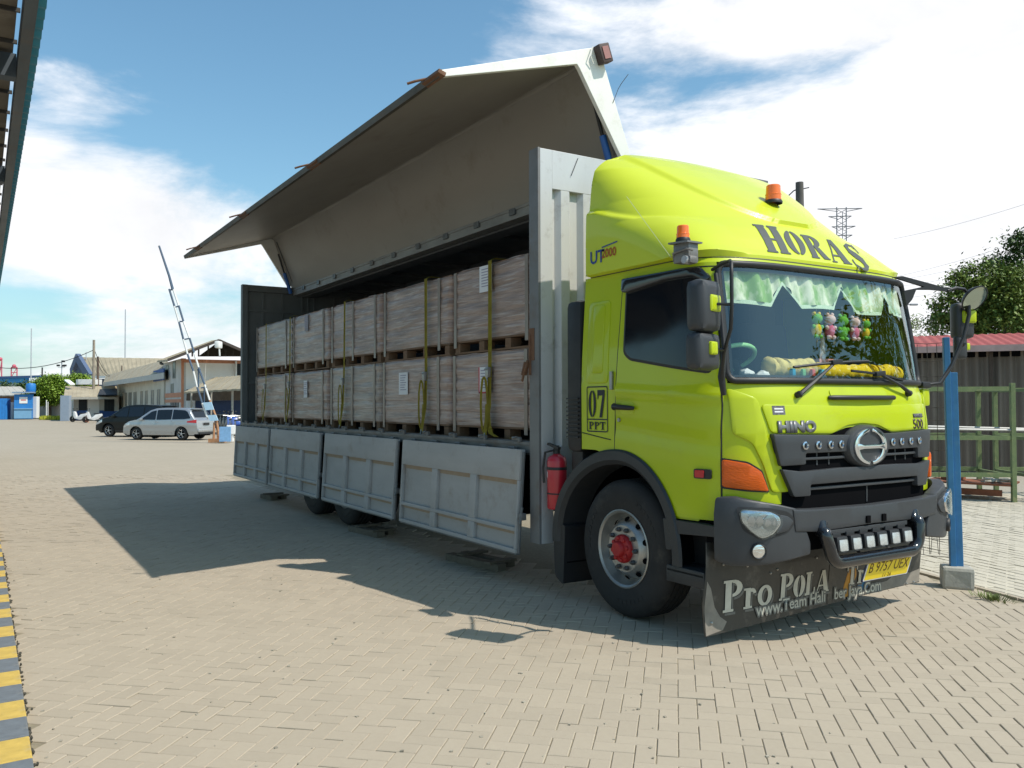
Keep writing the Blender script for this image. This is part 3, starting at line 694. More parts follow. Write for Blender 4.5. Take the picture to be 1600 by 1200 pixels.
for k in range(6):
    y=.805+.146*k; o=Vector((1.335,y,.672))
    b=MB(); b.box(o,(.07,.118,.105),rotm('Y',-.12),bev=.02); b.box(o+Vector((-.03,0,.015)),(.03,.09,.12),bev=.01); hd=b.build('spot_lamp',BLACK,lbar,smooth=40)
    b=MB(); b.box(o+Vector((.034,0,-.004)),(.012,.088,.078),rotm('Y',-.12),bev=.012); b.build('spot_lamp_lens',mat('spot_lens',(.55,.56,.55),.25,.3,.3,40,bump=.002,bscale=60),hd,smooth=40)
# painted rubber flap below the bumper, in two halves with a slit
def flp(a,c,h): return Vector((.93+h+.02*math.sin(a*2.2)+.03*(.6-c)*math.cos(a*3)-.012*math.sin(c*9),a,c+.035*(a-1.2)/1.2*0))
for P,nm in (([(-.03,.70),(.4,.69),(1.208,.66),(1.205,.13),(.9,.115),(.3,.10),(-.055,.085),(-.075,.3)],'a'),([(1.216,.66),(2.0,.66),(2.42,.66),(2.40,.45),(2.385,.16),(1.9,.15),(1.5,.14),(1.214,.13)],'b')):
    fl=shape_on('splash_flap',P,flp,0,.008,FLAP,truck,grid=.06,smooth=50)
    b=MB()
    for y in ([.1,.32,.55,.62,.85,1.05] if nm=='a' else [1.35,1.6,1.9,2.2]):
        b.ball(flp(y,.50+.06*math.sin(y*9),.01),.009,6)
    for y in ([0.0] if nm=='a' else [2.3,2.2]): b.ball(flp(y,.17,.01),.012,6)
    each(b,'flap_bolt',STEEL,fl)
    if nm=='a':
        mdp=[(-.05,.09),(.02,.10),(.10,.11),(.14,.16),(.08,.20),(.03,.27),(-.01,.40),(-.045,.45),(-.06,.28)]
        shape_on('dirt_patch',mdp,flp,.0095,.0095,MUD,fl,smooth=None)
        kx=1.0
        for hh,mm,dx,dz in ((.0095,FLSH,.022,-.022),(.0115,INK,.010,-.006),(.0135,FLTX,0,0)):
            glyph_text('lettering','Pro',flp,hh,mm,fl,.10+dx,.222+dz,.215,kx=1.08,gap=.03)
            glyph_text('lettering','POLA',flp,hh,mm,fl,.655+dx,.232+dz,[.19,.16,.17,.165],kx=.98,gap=.0)
    else:
        shape_on('dirt_patch',[(1.62,.152),(1.9,.155),(2.38,.165),(2.395,.27),(2.25,.25),(2.12,.29),(1.95,.22),(1.8,.21)],flp,.0095,.0095,MUD,fl,smooth=None)
        shape_on('paint_patch',rpoly([(1.37,.15),(1.45,.36),(1.42,.42),(1.52,.43),(1.56,.3),(1.5,.24),(1.54,.17)],.03),flp,.0095,.0095,mat('orange_graphic',(.55,.25,.02),.6,0,.5,14,col2=(.08,.07,.04)),fl,smooth=None)
        shape_on('paint_patch',rpoly([(1.56,.17),(1.6,.3),(1.72,.42),(1.80,.40),(1.74,.25),(1.66,.16)],.03),flp,.0095,.0095,mat('blue_graphic',(.02,.16,.32),.6,0,.5,14,col2=(.06,.07,.06)),fl,smooth=None)
        for hh,mm,dx,dz in ((.0105,FLSH,.016,-.016),(.0125,INK,.008,-.005),(.0145,FLTX,0,0)):
            glyph_text('lettering','Tr',flp,hh,mm,fl,1.43+dx,.245+dz,.155,kx=.98,gap=.03)
fl0=bpy.data.objects['splash_flap']
fl1=[o for o in bpy.data.objects if o.name.startswith('splash_flap')][1]
for hh,mm,bd in ((.0150,FLSH,.012),(.0165,FLTX,.001)):
    decal_text('web_lettering','www.Team Hali',.115,lambda s,t,h:flp(.80+s,.195+t+.0*s,h),hh,mm,fl0,bold=bd,sx=1.02)
    decal_text('web_lettering','ber Jaya.Com',.115,lambda s,t,h:flp(1.575+s,.195+t,h),hh,mm,fl1,bold=bd,sx=.93)
# number plate
npo=Vector((1.315,1.375,.448)); pf=plane_fn(npo,(0,1,-.0),(.35,0,1)); 
pf=lambda a,c,h:npo+Vector((0,1,0))*a+Vector((.32,0,.95)).normalized()*c+Vector((.95,0,-.32)).normalized()*h
pl=shape_on('number_plate',rrect(-.27,.27,-.085,.085,.012),pf,-.008,0,mat('plate_frame_dark',(.03,.04,.09),.4),truck,bev=.003,grid=.3)
shape_on('plate_rim',rrect(-.26,.26,-.077,.077,.01),pf,.001,.001,PAPER,pl,smooth=None,grid=.3)
shape_on('plate_face',rrect(-.25,.25,-.07,.07,.008),pf,.002,.002,YPL,pl,smooth=None,grid=.3)
decal_text('plate_lettering','B 9757 UEX',.112,lambda s,t,h:pf(s,.018+t,h),.0035,mat('plate_ink',(.09,.03,.01),.6),pl,bold=-.0004,sx=.82)
decal_text('plate_lettering','11·26',.04,lambda s,t,h:pf(s,-.052+t,h),.0035,MATS['plate_ink'],pl,sx=1.2)
b=MB(); b.beam((1.30,1.2,.50),(1.14,1.2,.60),.03,.006); b.beam((1.30,1.55,.50),(1.14,1.55,.60),.03,.006); b.build('plate_bracket',DGREY,pl)
# ------------------------------------------------------------------ wheels
def wheel_part(c,outward,parent,front=True,name='wheel',dual=False):
    """wheel with its outer face at c (y of the tyre sidewall), axis along -y (right side) or +y"""
    c=Vector(c); ax=Vector((0,outward,0)); Rt=.522
    b=MB(); pr=[(.287,-.02),(.30,.0),(.36,.012),(.43,.014),(.47,.004),(.497,-.012),(.512,-.03),(Rt,-.05)]
    for g in range(4): 
        x=-.075-.05*g; pr+= [(Rt,x),(Rt-.012,x-.003),(Rt-.012,x-.011),(Rt,x-.014)]
    pr+=[(Rt,-.25),(.50,-.28),(.43,-.30),(.29,-.29)]
    b.lathe(pr,c,ax,56); ty=b.build(name,RUB,parent,smooth=28)
    # sidewall lettering ring as raised arcs
    b=MB()
    for a0_ in (20,140,260):
        for k in range(7):
            t=a0_+k*7; P=[(r*math.cos(R_(a)),r*math.sin(R_(a))) for r,a in ((.385,t),(.385,t+4),(.415,t+4),(.415,t))]
            b.prism(P,lambda p,q,h:c+Vector((p,0,q))+ax*h,.0125,.0165)
    structure(b.build('tyre_marking',RUB,ty),'stuff')
    b=MB()
    if front: pr=[(.288,-.02),(.298,.004),(.288,.008),(.272,-.004),(.262,-.05),(.235,-.085),(.19,-.02),(.175,-.008),(.105,-.008),(.10,-.03)]
    else: pr=[(.288,-.02),(.298,.004),(.288,.008),(.272,-.004),(.262,-.06),(.24,-.13),(.17,-.15),(.10,-.15)]
    b.lathe(pr,c,ax,48); rim=b.build('rim',STEEL,ty,smooth=35)
    b=MB(); d0=-.052 if front else -.135
    for k in range(10):
        t=2*math.pi*(k+.5)/10; p=c+Vector((math.cos(t)*.218,0,math.sin(t)*.218))+ax*(d0+.004)
        n_=(ax*1+Vector((math.cos(t),0,math.sin(t)))*(.9 if front else .2)).normalized(); b.lathe([(.024,.006),(0,.006)],p,n_,12)
    each(b,'rim_hole',DEEP,rim)
    b=MB(); hy=.0 if front else -.14
    for k in range(10):
        t=2*math.pi*k/10; p=c+Vector((math.cos(t)*.148,0,math.sin(t)*.148))+ax*(hy-.01); b.lathe([(.019,0),(.019,.02),(.012,.03),(.011,.038),(0,.038)],p,ax,6)
    each(b,'wheel_nut',mat('nut_steel',(.12,.12,.12),.5,.6,.3,20),rim,smooth=30)
    b=MB(); b.lathe([(.108,hy-.03),(.108,hy+.01),(.098,hy+.025),(.062,hy+.035),(.058,hy+.06),(.05,hy+.068),(0,hy+.07)],c,ax,32); hb=b.build('hub',HUBR,rim,smooth=40)
    b=MB()
    for k in range(8):
        t=2*math.pi*k/8+.2; p=c+Vector((math.cos(t)*.083,0,math.sin(t)*.083))+ax*(hy+.02); b.lathe([(.017,0),(.017,.018),(.01,.024),(0,.024)],p,ax,8)
    structure(b.build('hub_bolt',HUBR,hb,smooth=40),'stuff')
    return ty
wheel_part((0,.03,.522),-1,truck); wheel_part((0,2.42,.522),1,truck)
for x in (-5.8,-7.1):
    wheel_part((x,.04,.522),-1,truck,front=False); wheel_part((x,2.41,.522),1,truck,front=False)
    b=MB(); b.lathe([(.29,-.33),(.43,-.33),(.50,-.36),(.522,-.40),(.522,-.58),(.43,-.62),(.29,-.62)],(x,.04,.522),(0,-1,0),40); b.build('inner_tyre',RUB,truck,smooth=30)
b=MB()
for x in (0,-5.8,-7.1): b.tube([(x,.25,.52),(x,2.2,.52)],.06,10); b.ball((x,1.225,.5),(.2,.2,.2),12)
b.bx(-10.7,.9,.78,.86,.80,1.05); b.bx(-10.7,.9,1.60,1.68,.80,1.05)
for k in range(12): b.bx(-10.5+.85*k,-10.4+.85*k,.1,2.35,1.05,1.17)
b.bx(-.6,.7,.7,1.75,.55,1.2); b.bx(-1.2,-.6,.9,1.5,.6,1.1); b.tube([(-5.8,1.2,.55),(-1,1.2,.75)],.06,8)
b.build('chassis',mat('chassis_black',(.022,.022,.022),.7,0,.4,6),truck)
b=MB(); b.box((-3.5,.42,.72),(1.3,.5,.5),bev=.06); b.build('fuel_tank',mat('tank_grey',(.12,.12,.12),.5,.3),truck,smooth=40)
b=MB(); b.box((-2.2,.4,.75),(.7,.45,.4),bev=.02); b.box((-8.7,.45,.72),(.9,.5,.45),bev=.02); each(b,'chassis_box',DEEP,truck)
b=MB(); b.bx(-7.95,-7.93,.1,.66,.26,.95); b.bx(-9.9,-9.88,.05,.7,.25,1.0); b.bx(-9.88,-9.2,.05,.06,.35,1.0); b.build('mud_flap',BLACK,truck)
# front fender: arch band following zmin, with rear guard
ar=MB(); pts=[]
def archc(t):   # centre line of the arch opening, degrees
    return (.0+.66*math.cos(R_(t))*1.0, .522+.655*math.sin(R_(t)))
def arch(u,v):
    t=-2+186*u
    x,z=archc(t)
    if t>95: x=lerp_tab([(95,x),(184,x)],t)
    if x>0: x=.585*math.cos(R_(t))
    else: x=.76*math.cos(R_(t))
    yv=[-.012,-.03,-.03,.0,.25][min(4,int(round(v*4)))]; rr=[.10,.085,.02,-.015,-.02][min(4,int(round(v*4)))]
    dx,dz=math.cos(R_(t)),math.sin(R_(t)); return Vector((x+dx*rr,yv,z+dz*rr))
ar.grid(arch,40,4); f_=ar.build('fender_arch',mat('fender_grey',(.026,.028,.031),.48,0,.12,6,bump=.0006,bscale=160),truck,smooth=40)
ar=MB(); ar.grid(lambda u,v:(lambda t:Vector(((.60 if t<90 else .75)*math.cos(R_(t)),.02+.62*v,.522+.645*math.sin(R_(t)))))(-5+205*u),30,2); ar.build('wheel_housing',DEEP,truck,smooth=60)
ar=MB(); ar.prism(rpoly([(-.78,.62),(-.86,.56),(-.84,.18),(-.72,.12),(-.70,.45),(-.69,.62)],.03),lambda a,c,h:Vector((a,h,c)),-.01,.30); ar.build('rear_splash_guard',BLACK,truck)
ar=MB(); ar.prism(rpoly([(.50,.815),(1.0,.815),(1.0,.745),(.62,.72),(.585,.60),(.53,.60)],.015),lambda a,c,h:Vector((a,h,c)),-.02,.03); ar.build('sill_trim',MATS['fender_grey'],truck,bevel=.004)
# boarding steps
b=MB(); b.box((.715,.10,.47),(.37,.24,.05),bev=.012); b.box((.715,-.005,.43),(.37,.03,.10),bev=.01); b.box((.71,.2,.62),(.34,.02,.32)); b.box((.71,.12,.80),(.32,.2,.03),bev=.006); b.build('boarding_step',MATS['fender_grey'],truck,smooth=40)
b=MB(); b.bx(.55,.88,.3,.34,.3,.8); b.bx(.50,.87,.5,.54,.3,.9); b.build('step_bracket',BLACK,truck)
# wipers
for (yb,zb,yt,zt_,xo) in ((.60,1.675,1.02,1.905,0),(1.86,1.685,1.50,1.83,0)):
    b=MB(); p0=cy(yb,zb,.03); p1=cy(yt,zt_,.045); b.lathe([(.022,-.03),(.024,0),(.014,.015),(0,.016)],p0,(1,0,.3),10)
    b.tube([p0,p0.lerp(p1,.35)+Vector((.012,0,.006)),p1],[.016,.013,.009],6); wi=b.build('wiper_arm',BLACK,truck,smooth=50)
    b=MB(); q0=cy(yt-.42*(1 if yb<1 else -.75),zt_-.04,.03); q1=cy(yt+.40*(1 if yb<1 else -.75),zt_+.02,.03); 
    b.tube([q0,q0.lerp(p1,.5),p1+Vector((.0,0,-.004)),q1.lerp(p1,.5),q1],.010,5); b.box(p1,(.04,.11,.035),rotm('X',.1),bev=.008); b.build('wiper_blade',BLACK,wi,smooth=50)
# ------------------------------------------------------------------ mirrors
def mirror_set(M,right=True):
    t=MB(); a=M((.93,.10,2.52)); 
    t.tube([M((.90,.08,2.53)),M((1.05,.02,2.545)),M((1.20,-.07,2.535)),M((1.285,-.15,2.50)),M((1.30,-.165,2.42)),M((1.30,-.165,2.22)),M((1.28,-.155,2.09)),M((1.17,-.10,1.95)),M((1.09,-.03,1.86)),M((1.06,.0,1.78))],.012,8)
    t.tube([M((.93,.08,2.50)),M((.99,.06,2.25)),M((1.03,.05,1.98)),M((1.045,.02,1.88)),M((1.05,.0,1.80)),M((1.04,.03,1.68))],[.015,.016,.016,.02,.024,.018],8)
    t.tube([M((1.30,-.165,2.24)),M((1.22,-.24,2.245))],.010,6); t.tube([M((1.18,-.10,1.965)),M((1.18,-.22,1.965))],.011,6)
    o=t.build('mirror_arm',BLACK,truck,smooth=60)
    b=MB(); r=rotm('Z',.25 if right else -.25); b.box(M((1.165,-.27,2.235)),(.14,.235,.33),r,bev=.055); h=b.build('main_mirror',DGREY,truck,smooth=60)
    b=MB(); b.box(M((1.19,-.245,2.25)),(.10,.13,.11),r,bev=.02); b.build('mirror_cover',LIME,h,smooth=60)
    b=MB(); b.box(M((1.105,-.285,2.235)),(.006,.16,.28),r); b.build('mirror_glass',CHR,h)
    b=MB(); b.box(M((1.155,-.27,1.95)),(.12,.255,.235),r,bev=.045); h=b.build('wide_mirror',DGREY,truck,smooth=60)
    b=MB(); b.box(M((1.20,-.245,1.97)),(.06,.085,.085),r,bev=.016); b.build('mirror_cover',LIME,h,smooth=60)
    b=MB(); b.box(M((1.10,-.285,1.95)),(.006,.18,.17),r); b.build('mirror_glass',CHR,h)
mirror_set(lambda p:Vector(p),True)
Ml=lambda p:Vector((p[0],2.45-p[1],p[2]))
# far side: long reaching arm with round blind spot mirror
b=MB(); b.prism(rpoly([(2.08,2.63),(2.14,2.64),(2.50,2.535),(2.50,2.515),(2.36,2.53),(2.24,2.53),(2.21,2.45),(2.17,2.40),(2.15,2.52),(2.30,2.555)],.008),lambda a,c,h:Vector((.93+(a-2.1)*.55+h,a,c)),-.012,.012)
b.tube([(1.14,2.47,2.525),(1.16,2.56,2.55),(1.17,2.66,2.545),(1.18,2.70,2.50),(1.18,2.71,2.34),(1.16,2.66,2.15),(1.12,2.55,1.92),(1.08,2.45,1.78),(1.02,2.34,1.765)],[.012,.014,.014,.014,.016,.016,.017,.016,.014],8)
b.tube([(1.17,2.66,2.10),(1.10,2.74,2.09)],.010,6); b.tube([(1.18,2.71,2.36),(1.12,2.77,2.36)],.010,6); b.box((1.02,2.33,1.765),(.06,.12,.05),bev=.015); b.build('mirror_arm',BLACK,truck,smooth=50)
b=MB(); b.box((.98,2.345,1.665),(.10,.10,.14),bev=.02); b.build('mirror_mount_cover',LIME,truck,smooth=50)
b=MB(); b.box((1.08,2.78,2.30),(.12,.16,.30),rotm('Z',-.5),bev=.04); h=b.build('main_mirror',DGREY,truck,smooth=60)
b=MB(); b.box((1.115,2.79,2.33),(.10,.12,.11),rotm('Z',-.5),bev=.02); b.build('mirror_cover',LIME,h,smooth=60)
b=MB(); b.box((1.08,2.745,2.08),(.07,.10,.20),rotm('Z',-.5),bev=.03); h=b.build('wide_mirror',DGREY,truck,smooth=60)
b=MB(); b.box((1.10,2.80,2.085),(.05,.05,.06),bev=.012); b.build('mirror_cover',LIME,h,smooth=60)
b=MB(); n_=Vector((.75,-.15,-.55)).normalized(); c=Vector((1.21,2.735,2.47)); b.lathe([(.0,-.05),(.09,-.035),(.118,0),(.120,.008),(.112,.012)],c,n_,28); h=b.build('round_mirror',BLACK,truck,smooth=50)
b=MB(); b.lathe([(.113,.008),(.07,.022),(.0,.028)],c,n_,28); b.build('mirror_glass',mat('convex_mirror',(.42,.48,.40),.05,.95,.02),h,smooth=60)
# ------------------------------------------------------------------ beacons
def beacon(o,r,h,parent):
    o=Vector(o); b=MB(); b.lathe([(r*1.12,0),(r*1.15,.015),(r*1.0,.03),(0,.03)],o,(0,0,1),24); bb=b.build('beacon_base',BLACK,parent,smooth=40)
    b=MB(); b.lathe([(r,.028),(r*1.0,h*.45),(r*1.03,h*.46),(r*1.03,h*.5),(r*.95,h*.52),(r*.9,h*.95),(r*.8,h),(0,h*1.02)],o,(0,0,1),24); b.build('beacon_dome',mat('beacon_amber',(.85,.17,.015),.2,coat=.5,emit=.12),bb,smooth=35)
beacon((.44,1.24,3.215),.062,.15,truck)
bk=MB(); bk.box((.745,-.015,2.655),(.15,.09,.13),bev=.006); bk.box((.745,-.02,2.725),(.19,.14,.012),rotm('Y',.06)); bk.box((.80,-.03,2.60),(.09,.08,.055),bev=.02); bk.tube([(.66,-.04,2.61),(.68,-.07,2.66),(.82,-.08,2.67),(.86,-.06,2.655)],.008,5); bk.build('beacon_bracket',mat('bracket_grey_metal',(.25,.24,.23),.5,.5,.3,12,dirt=((.12,.08,.05),.5,12)),truck,smooth=40)
b=MB(); b.tube([(.80,-.035,2.598),(.80,-.085,2.60)],.028,10); b.build('side_work_lamp',mat('lamp_grey',(.45,.45,.45),.25),truck,smooth=50)
beacon((.725,-.02,2.735),.045,.115,truck)
b=MB(); b.tube([(.62,-.03,2.64),(.12,-.01,3.18)],.0025,4); b.build('antenna',mat('antenna_pale',(.5,.55,.3),.4),truck)
# air duct stack and cab rear
b=MB(); b.box((-.60,.14,1.85),(.20,.26,1.25),bev=.06); b.box((-.62,.16,1.2),(.16,.2,.4),bev=.03)
for k in range(10): b.box((-.60,.005,1.35+.035*k),(.16,.012,.012))
b.build('air_intake_stack',BLACK,truck,smooth=40)
# ------------------------------------------------------------------ inside the windshield (objects on the dash)
b=MB(); b.grid(lambda u,v:Vector((.48+.50*v-.35*abs(u-.5)**2*v,.20+2.05*u,1.80-.02*v+.035*math.exp(-((u-.18)/.09)**2)*(1-v))),30,6); b.build('dashboard',mat('dash_grey',(.045,.06,.07),.7),truck,smooth=60)
for y in (.65,1.75): 
    b=MB(); b.box((-.1,y,1.95),(.14,.52,.75),rotm('Y',-.12),bev=.05); b.box((-.13,y,2.38),(.1,.26,.2),bev=.04); b.build('seat_back',mat('seat_fabric',(.03,.035,.05),.9),truck,smooth=50)
b=MB(); P=[]
for k in range(33):
    t=2*math.pi*k/32; P.append(Vector((.66,.50,1.95))+Vector((0,1,0))*.22*math.cos(t)+Vector((.80,0,.60))*.19*math.sin(t)*.8)
b.tube(P,.017,8,cap=False); sw=b.build('steering_wheel',mat('green_wheel_cover',(.35,.75,.38),.5),truck,smooth=60)
b=MB(); b.tube([(.60,.42,1.93),(.60,.78,1.93)],.012,6); b.tube([(.60,.60,1.93),(.72,.60,1.78)],.03,8); b.build('steering_spoke',BLACK,sw,smooth=60)
# curtain valance
def lowz(y):
    u=(y-.17)/2.11; z=2.33+.01*math.sin(y*7)
    for c,w_,hh in ((.70,.15,.17),(1.345,.13,.17),(1.90,.10,.15)): z+=hh*max(0,1-abs(y-c)/w_)**.9 if abs(y-c)<w_ else 0
    return min(z,2.52)
cm=mat('curtain_green_white',(.80,.82,.66),.75,0,.95,9,col2=(.22,.42,.10),thr=(.42,.60),emit=0,stretch=(1,1,.5))
cb=cm.node_tree.nodes['Principled BSDF']; cb.inputs['Subsurface Weight'].default_value=.0
b=MB(); b.grid(lambda u,v:(lambda y:(lambda zb:cy(y,zb+(2.585-zb)*v,-.035-.012*math.sin(y*55+2*math.sin(y*9))-.01*math.sin(y*23)))(lowz(y)))(.20+2.05*u),220,10)
cur=thing('curtain_valance','green and white wavy curtain valance hung along the top inside of the truck windshield','curtain',(.9,1.22,2.5)); b.build('curtain_cloth',cm,cur,smooth=70)
b=MB(); b.grid(lambda u,v:(lambda y:cy(y,lowz(y)+.006-.028*v,-.03))(.20+2.05*u),220,1); b.build('lace_trim',mat('lace_trim_white',(.75,.85,.7),.8,0,.9,160,col2=(.3,.5,.3)),cur)
# plush toys on strings
PG=mat('plush_green',(.16,.48,.06),.95,0,.2,60,bump=.002,bscale=300); PY=mat('plush_yellow',(.80,.58,.03),.95,0,.2,60,bump=.002,bscale=300); PP=mat('plush_pale_pink',(.80,.55,.52),.95,0,.2,60); PK=mat('plush_pink',(.70,.18,.30),.95,0,.2,60)
def toy(y,z,kind,s,lab):
    x=outl(s_of_y(y,z),z)[0]-.075; o=Vector((x,y,z)); t=thing('plush_'+kind,lab,'plush toy',(x,y,z-.07*s),'plush toys hanging in the windshield')
    head,body,bel=(PG,PG,PY) if kind=='frog' else (PP,PK,PK)
    if 'plain' in lab or 'back to' in lab: bel=PG
    b=MB(); b.ball(o+Vector((0,0,-.035*s)),(.028*s,.034*s,.042*s),12); b.build('body',bel,t,smooth=80)
    b=MB(); b.ball(o+Vector((.004,0,.03*s)),(.032*s,.036*s,.030*s),12); b.build('head',head,t,smooth=80)
    for q in (-1,1):
        b=MB(); b.ball(o+Vector((0,q*.022*s,.060*s)),.013*s,8); e_=b.build('ear',head if kind!='frog' or bel is PG else PY,t,smooth=80)
        b=MB(); b.ball(o+Vector((.012,q*.036*s,-.018*s)),(.011*s,.014*s,.014*s),8); b.build('arm',head,t,smooth=80)
        b=MB(); b.ball(o+Vector((.014,q*.02*s,-.074*s)),(.016*s,.016*s,.012*s),8); b.build('foot',head,t,smooth=80)
    b=MB(); b.tube([o+Vector((0,0,.06*s)),o+Vector((0,0,.15))],.0015,4); b.build('string',PAPER,t)
toy(1.04,2.20,'frog',1.25,'green plush frog with yellow belly and eyes, leftmost of the toys in the windshield')
toy(1.19,2.20,'bear',1.25,'pale pink plush toy in a pink dress between the two left green frogs')
toy(1.335,2.195,'frog',1.28,'all green plush frog in the middle of the row, its back to the glass')
toy(1.48,2.195,'bear',1.2,'pink plush bear sitting right of the all green middle frog')
toy(1.62,2.195,'frog',1.0,'smaller green plush frog with yellow belly, rightmost of the hanging toys')
# dash bolster etc
YB=mat('bolster_yellow',(.90,.62,.01),.85,0,.3,18,bump=.004,bscale=45)
YB2=mat('bolster_pale_yellow',(.78,.62,.22),.85,0,.3,18,bump=.004,bscale=45)
def dx_(y,z,back): return outl(s_of_y(y,z),z)[0]-back
def bolster(name,lab,y0,y1,z,r,m_,back,n=24,lump=.12):
    t=thing(name,lab,'cushion',(dx_((y0+y1)/2,z,back),(y0+y1)/2,z-r)); b=MB(); P=[];rr=[]
    for k in range(n+1):
        y=y0+(y1-y0)*k/n; P.append((dx_(y,z,back),y,z+.006*math.sin(k*1.3))); rr.append(r*(1+lump*math.sin(k*math.pi*.5*1.0))*(.55 if k in (0,n) else 1))
    b.tube(P,rr,12); b.build('cushion',m_,t,smooth=80); return t
t1=bolster('plush_bolster','pale yellow plush bolster at the left end of the truck dashboard behind the glass',.52,.98,1.868,.070,YB2,.13)
b=MB()
for k,c_ in enumerate(((.02,.35,.6),(.2,.55,.25),(.7,.12,.1),(.05,.4,.6))):
    y=.68+.10*k; q=MB(); q.box((dx_(y,1.84,.06),y,1.835),(.035,.035,.06),bev=.01); q.build('cushion_tag',mat('tag_colour_%d'%k if False else ['tag_blue','tag_green','tag_red','tag_teal'][k],c_,.7),t1,smooth=50)
b.bm.free()
bolster('plush_bolster','bright yellow plush bolster along the centre and right of the truck dashboard',1.0,1.62,1.85,.058,YB,.12)
bolster('plush_bolster','ribbed yellow plush bolster at the right end of the truck dashboard',1.66,2.18,1.855,.060,YB,.17,n=40,lump=.18)
t=thing('bead_garland','string of red green and blue bobbles lying under the yellow dashboard cushion','garland',(.95,1.95,1.79))
for k in range(10):
    y=1.68+.05*k; q=MB(); q.ball((dx_(y,1.80,.07),y,1.805),.015,8); q.build('bead',[MATS['tag_red'],MATS['tag_green'],MATS['tag_blue'],MATS['plush_yellow']][k%4],t,smooth=80)
for k,(y,z) in enumerate(((.33,1.825),(.45,1.81))):
    q=MB(); q.ball((dx_(y,z,.10),y,z),(.05,.055,.035),12); 
    for v in q.bm.verts: v.co+=Vector((noise.noise(v.co*40),noise.noise(v.co*41+Vector((3,1,2))),noise.noise(v.co*39)))*.012
    tag(q.build('crumpled_cloth',PAPER,None,smooth=30,origin=(dx_(y,z,.1),y,z-.03)),['white crumpled cloth in the left corner of the dashboard','white crumpled cloth beside the end of the pale yellow bolster'][k],'cloth')
q=MB(); q.box((.84,1.32,1.915),(.10,.24,.085),bev=.012); t=thing('tissue_box','pink and white tissue box with a tissue pulled up at the middle of the dashboard','tissue box',(.80,1.32,1.86)); q.build('box',mat('box_pink_print',(.7,.45,.4),.7,0,.8,30,col2=(.6,.1,.1)),t,smooth=40)
q=MB(); q.grid(lambda u,v:Vector((.80+.02*math.sin(u*6),1.36+(u-.5)*.09*(1-.5*v)+.0*v,1.92+.24*v)),6,6); q.build('tissue',PAPER,t,smooth=80)
q=MB(); q.grid(lambda u,v:Vector((.55+.25*v,1.5+.42*u,1.875+.10*math.sin(math.pi*u)*(1-.4*v)+.01*math.sin(v*9))),12,8); tag(q.build('folded_jacket',mat('black_cloth',(.012,.014,.014),.9),None,smooth=80,origin=(.67,1.7,1.83)),'black folded jacket lying on the right of the dashboard','jacket')
q=MB(); q.grid(lambda u,v:Vector((.6+.22*v,1.93+.28*u,1.955-.05*u+.008*math.sin(u*14))),12,6); tag(q.build('towel',mat('pale_aqua_cloth',(.45,.72,.70),.85),None,smooth=80,origin=(.7,2.05,1.87)),'pale aqua towel at the right end of the dashboard','towel')
# fire extinguisher on the corner post
t=thing('fire_extinguisher','red fire extinguisher strapped upright to the body post behind the cab','fire extinguisher',(-.86,.02,.72))
b=MB(); b.lathe([(0,0),(.075,.0),(.083,.012),(.083,.40),(.075,.435),(.04,.455),(.025,.47),(0,.47)],(-.86,.03,.735),(0,0,1),28); b.build('cylinder',EXTR,t,smooth=50)
b=MB(); b.lathe([(.03,.0),(.03,.05),(.02,.07),(0,.07)],(-.86,.03,1.2),(0,0,1),14); b.box((-.86,.0,1.265),(.16,.03,.02),rotm('Y',.2)); b.tube([(-.86,.0,1.23),(-.93,-.04,1.21),(-.95,-.05,1.08),(-.945,-.045,.95)],.010,6); b.build('valve_and_hose',BLACK,t,smooth=40)
b=MB(); b.lathe([(.0845,0),(.0855,.003),(.0855,.022),(.0845,.025)],(-.86,.03,1.065),(0,0,1),28); b.lathe([(.0845,0),(.0855,.003),(.0855,.01),(.0845,.012)],(-.86,.03,.86),(0,0,1),28); b.build('band',BLACK,t,smooth=40)
b=MB(); b.grid(lambda u,v:Vector((-.86,.03,1.0))+Vector((math.sin(R_(-50+35*u))*.0842,-math.cos(R_(-50+35*u))*.0842,.05*v)),6,1); b.build('inspection_label',PAPER,t,smooth=60)
# ================================================================== CARGO BODY
XF,XB,YB_,YL,ZT,ZF=-1.01,-10.9,-.03,2.47,3.842,1.27
hd=MB()
hd.bx(XF-.06,XF-.05,YB_+.13,YL-.13,1.0,ZT-.02)                                 # sheet
hd.bx(XF-.05,XF,YB_+.13,YL-.13,ZT-.34,ZT); hd.bx(XF-.05,XF,YB_+.13,YL-.13,.95,1.25)
hd.bx(XF-.14,XF,YB_+.004,YB_+.13,.42,ZT); hd.bx(XF-.14,XF,YL-.13,YL,.42,ZT)
y=YB_+.27
while y<YL-.25: hd.prism([(y-.085,0),(y-.045,.048),(y+.045,.048),(y+.085,0)],lambda a,c,h:Vector((XF-.05+c,a,h)),1.25,ZT-.34); y+=.245
headb=hd.build('front_bulkhead',BOXG,truck,bevel=.003)
b=MB(); b.bx(XF-.14,XF+.002,YB_-.022,YB_+.003,.42,ZT+.004); b.build('corner_post_face',BOXD,headb,bevel=.003)
b=MB(); b.bx(XF-.145,XF-.06,YB_-.028,YB_-.0225,2.0,2.28); b.box((XF-.12,YB_-.03,2.05),(.02,.02,.35),bev=.004); b.build('post_hinge',RUST,headb)
b=MB(); b.tube([(XF-.13,YB_-.05,2.0),(XF-.12,YB_-.08,1.93),(XF-.17,YB_-.08,1.82)],.012,6); b.box((XF-.15,YB_-.06,1.93),(.02,.05,.12),rotm('Y',.4)); b.build('latch_hook',RUST,headb)
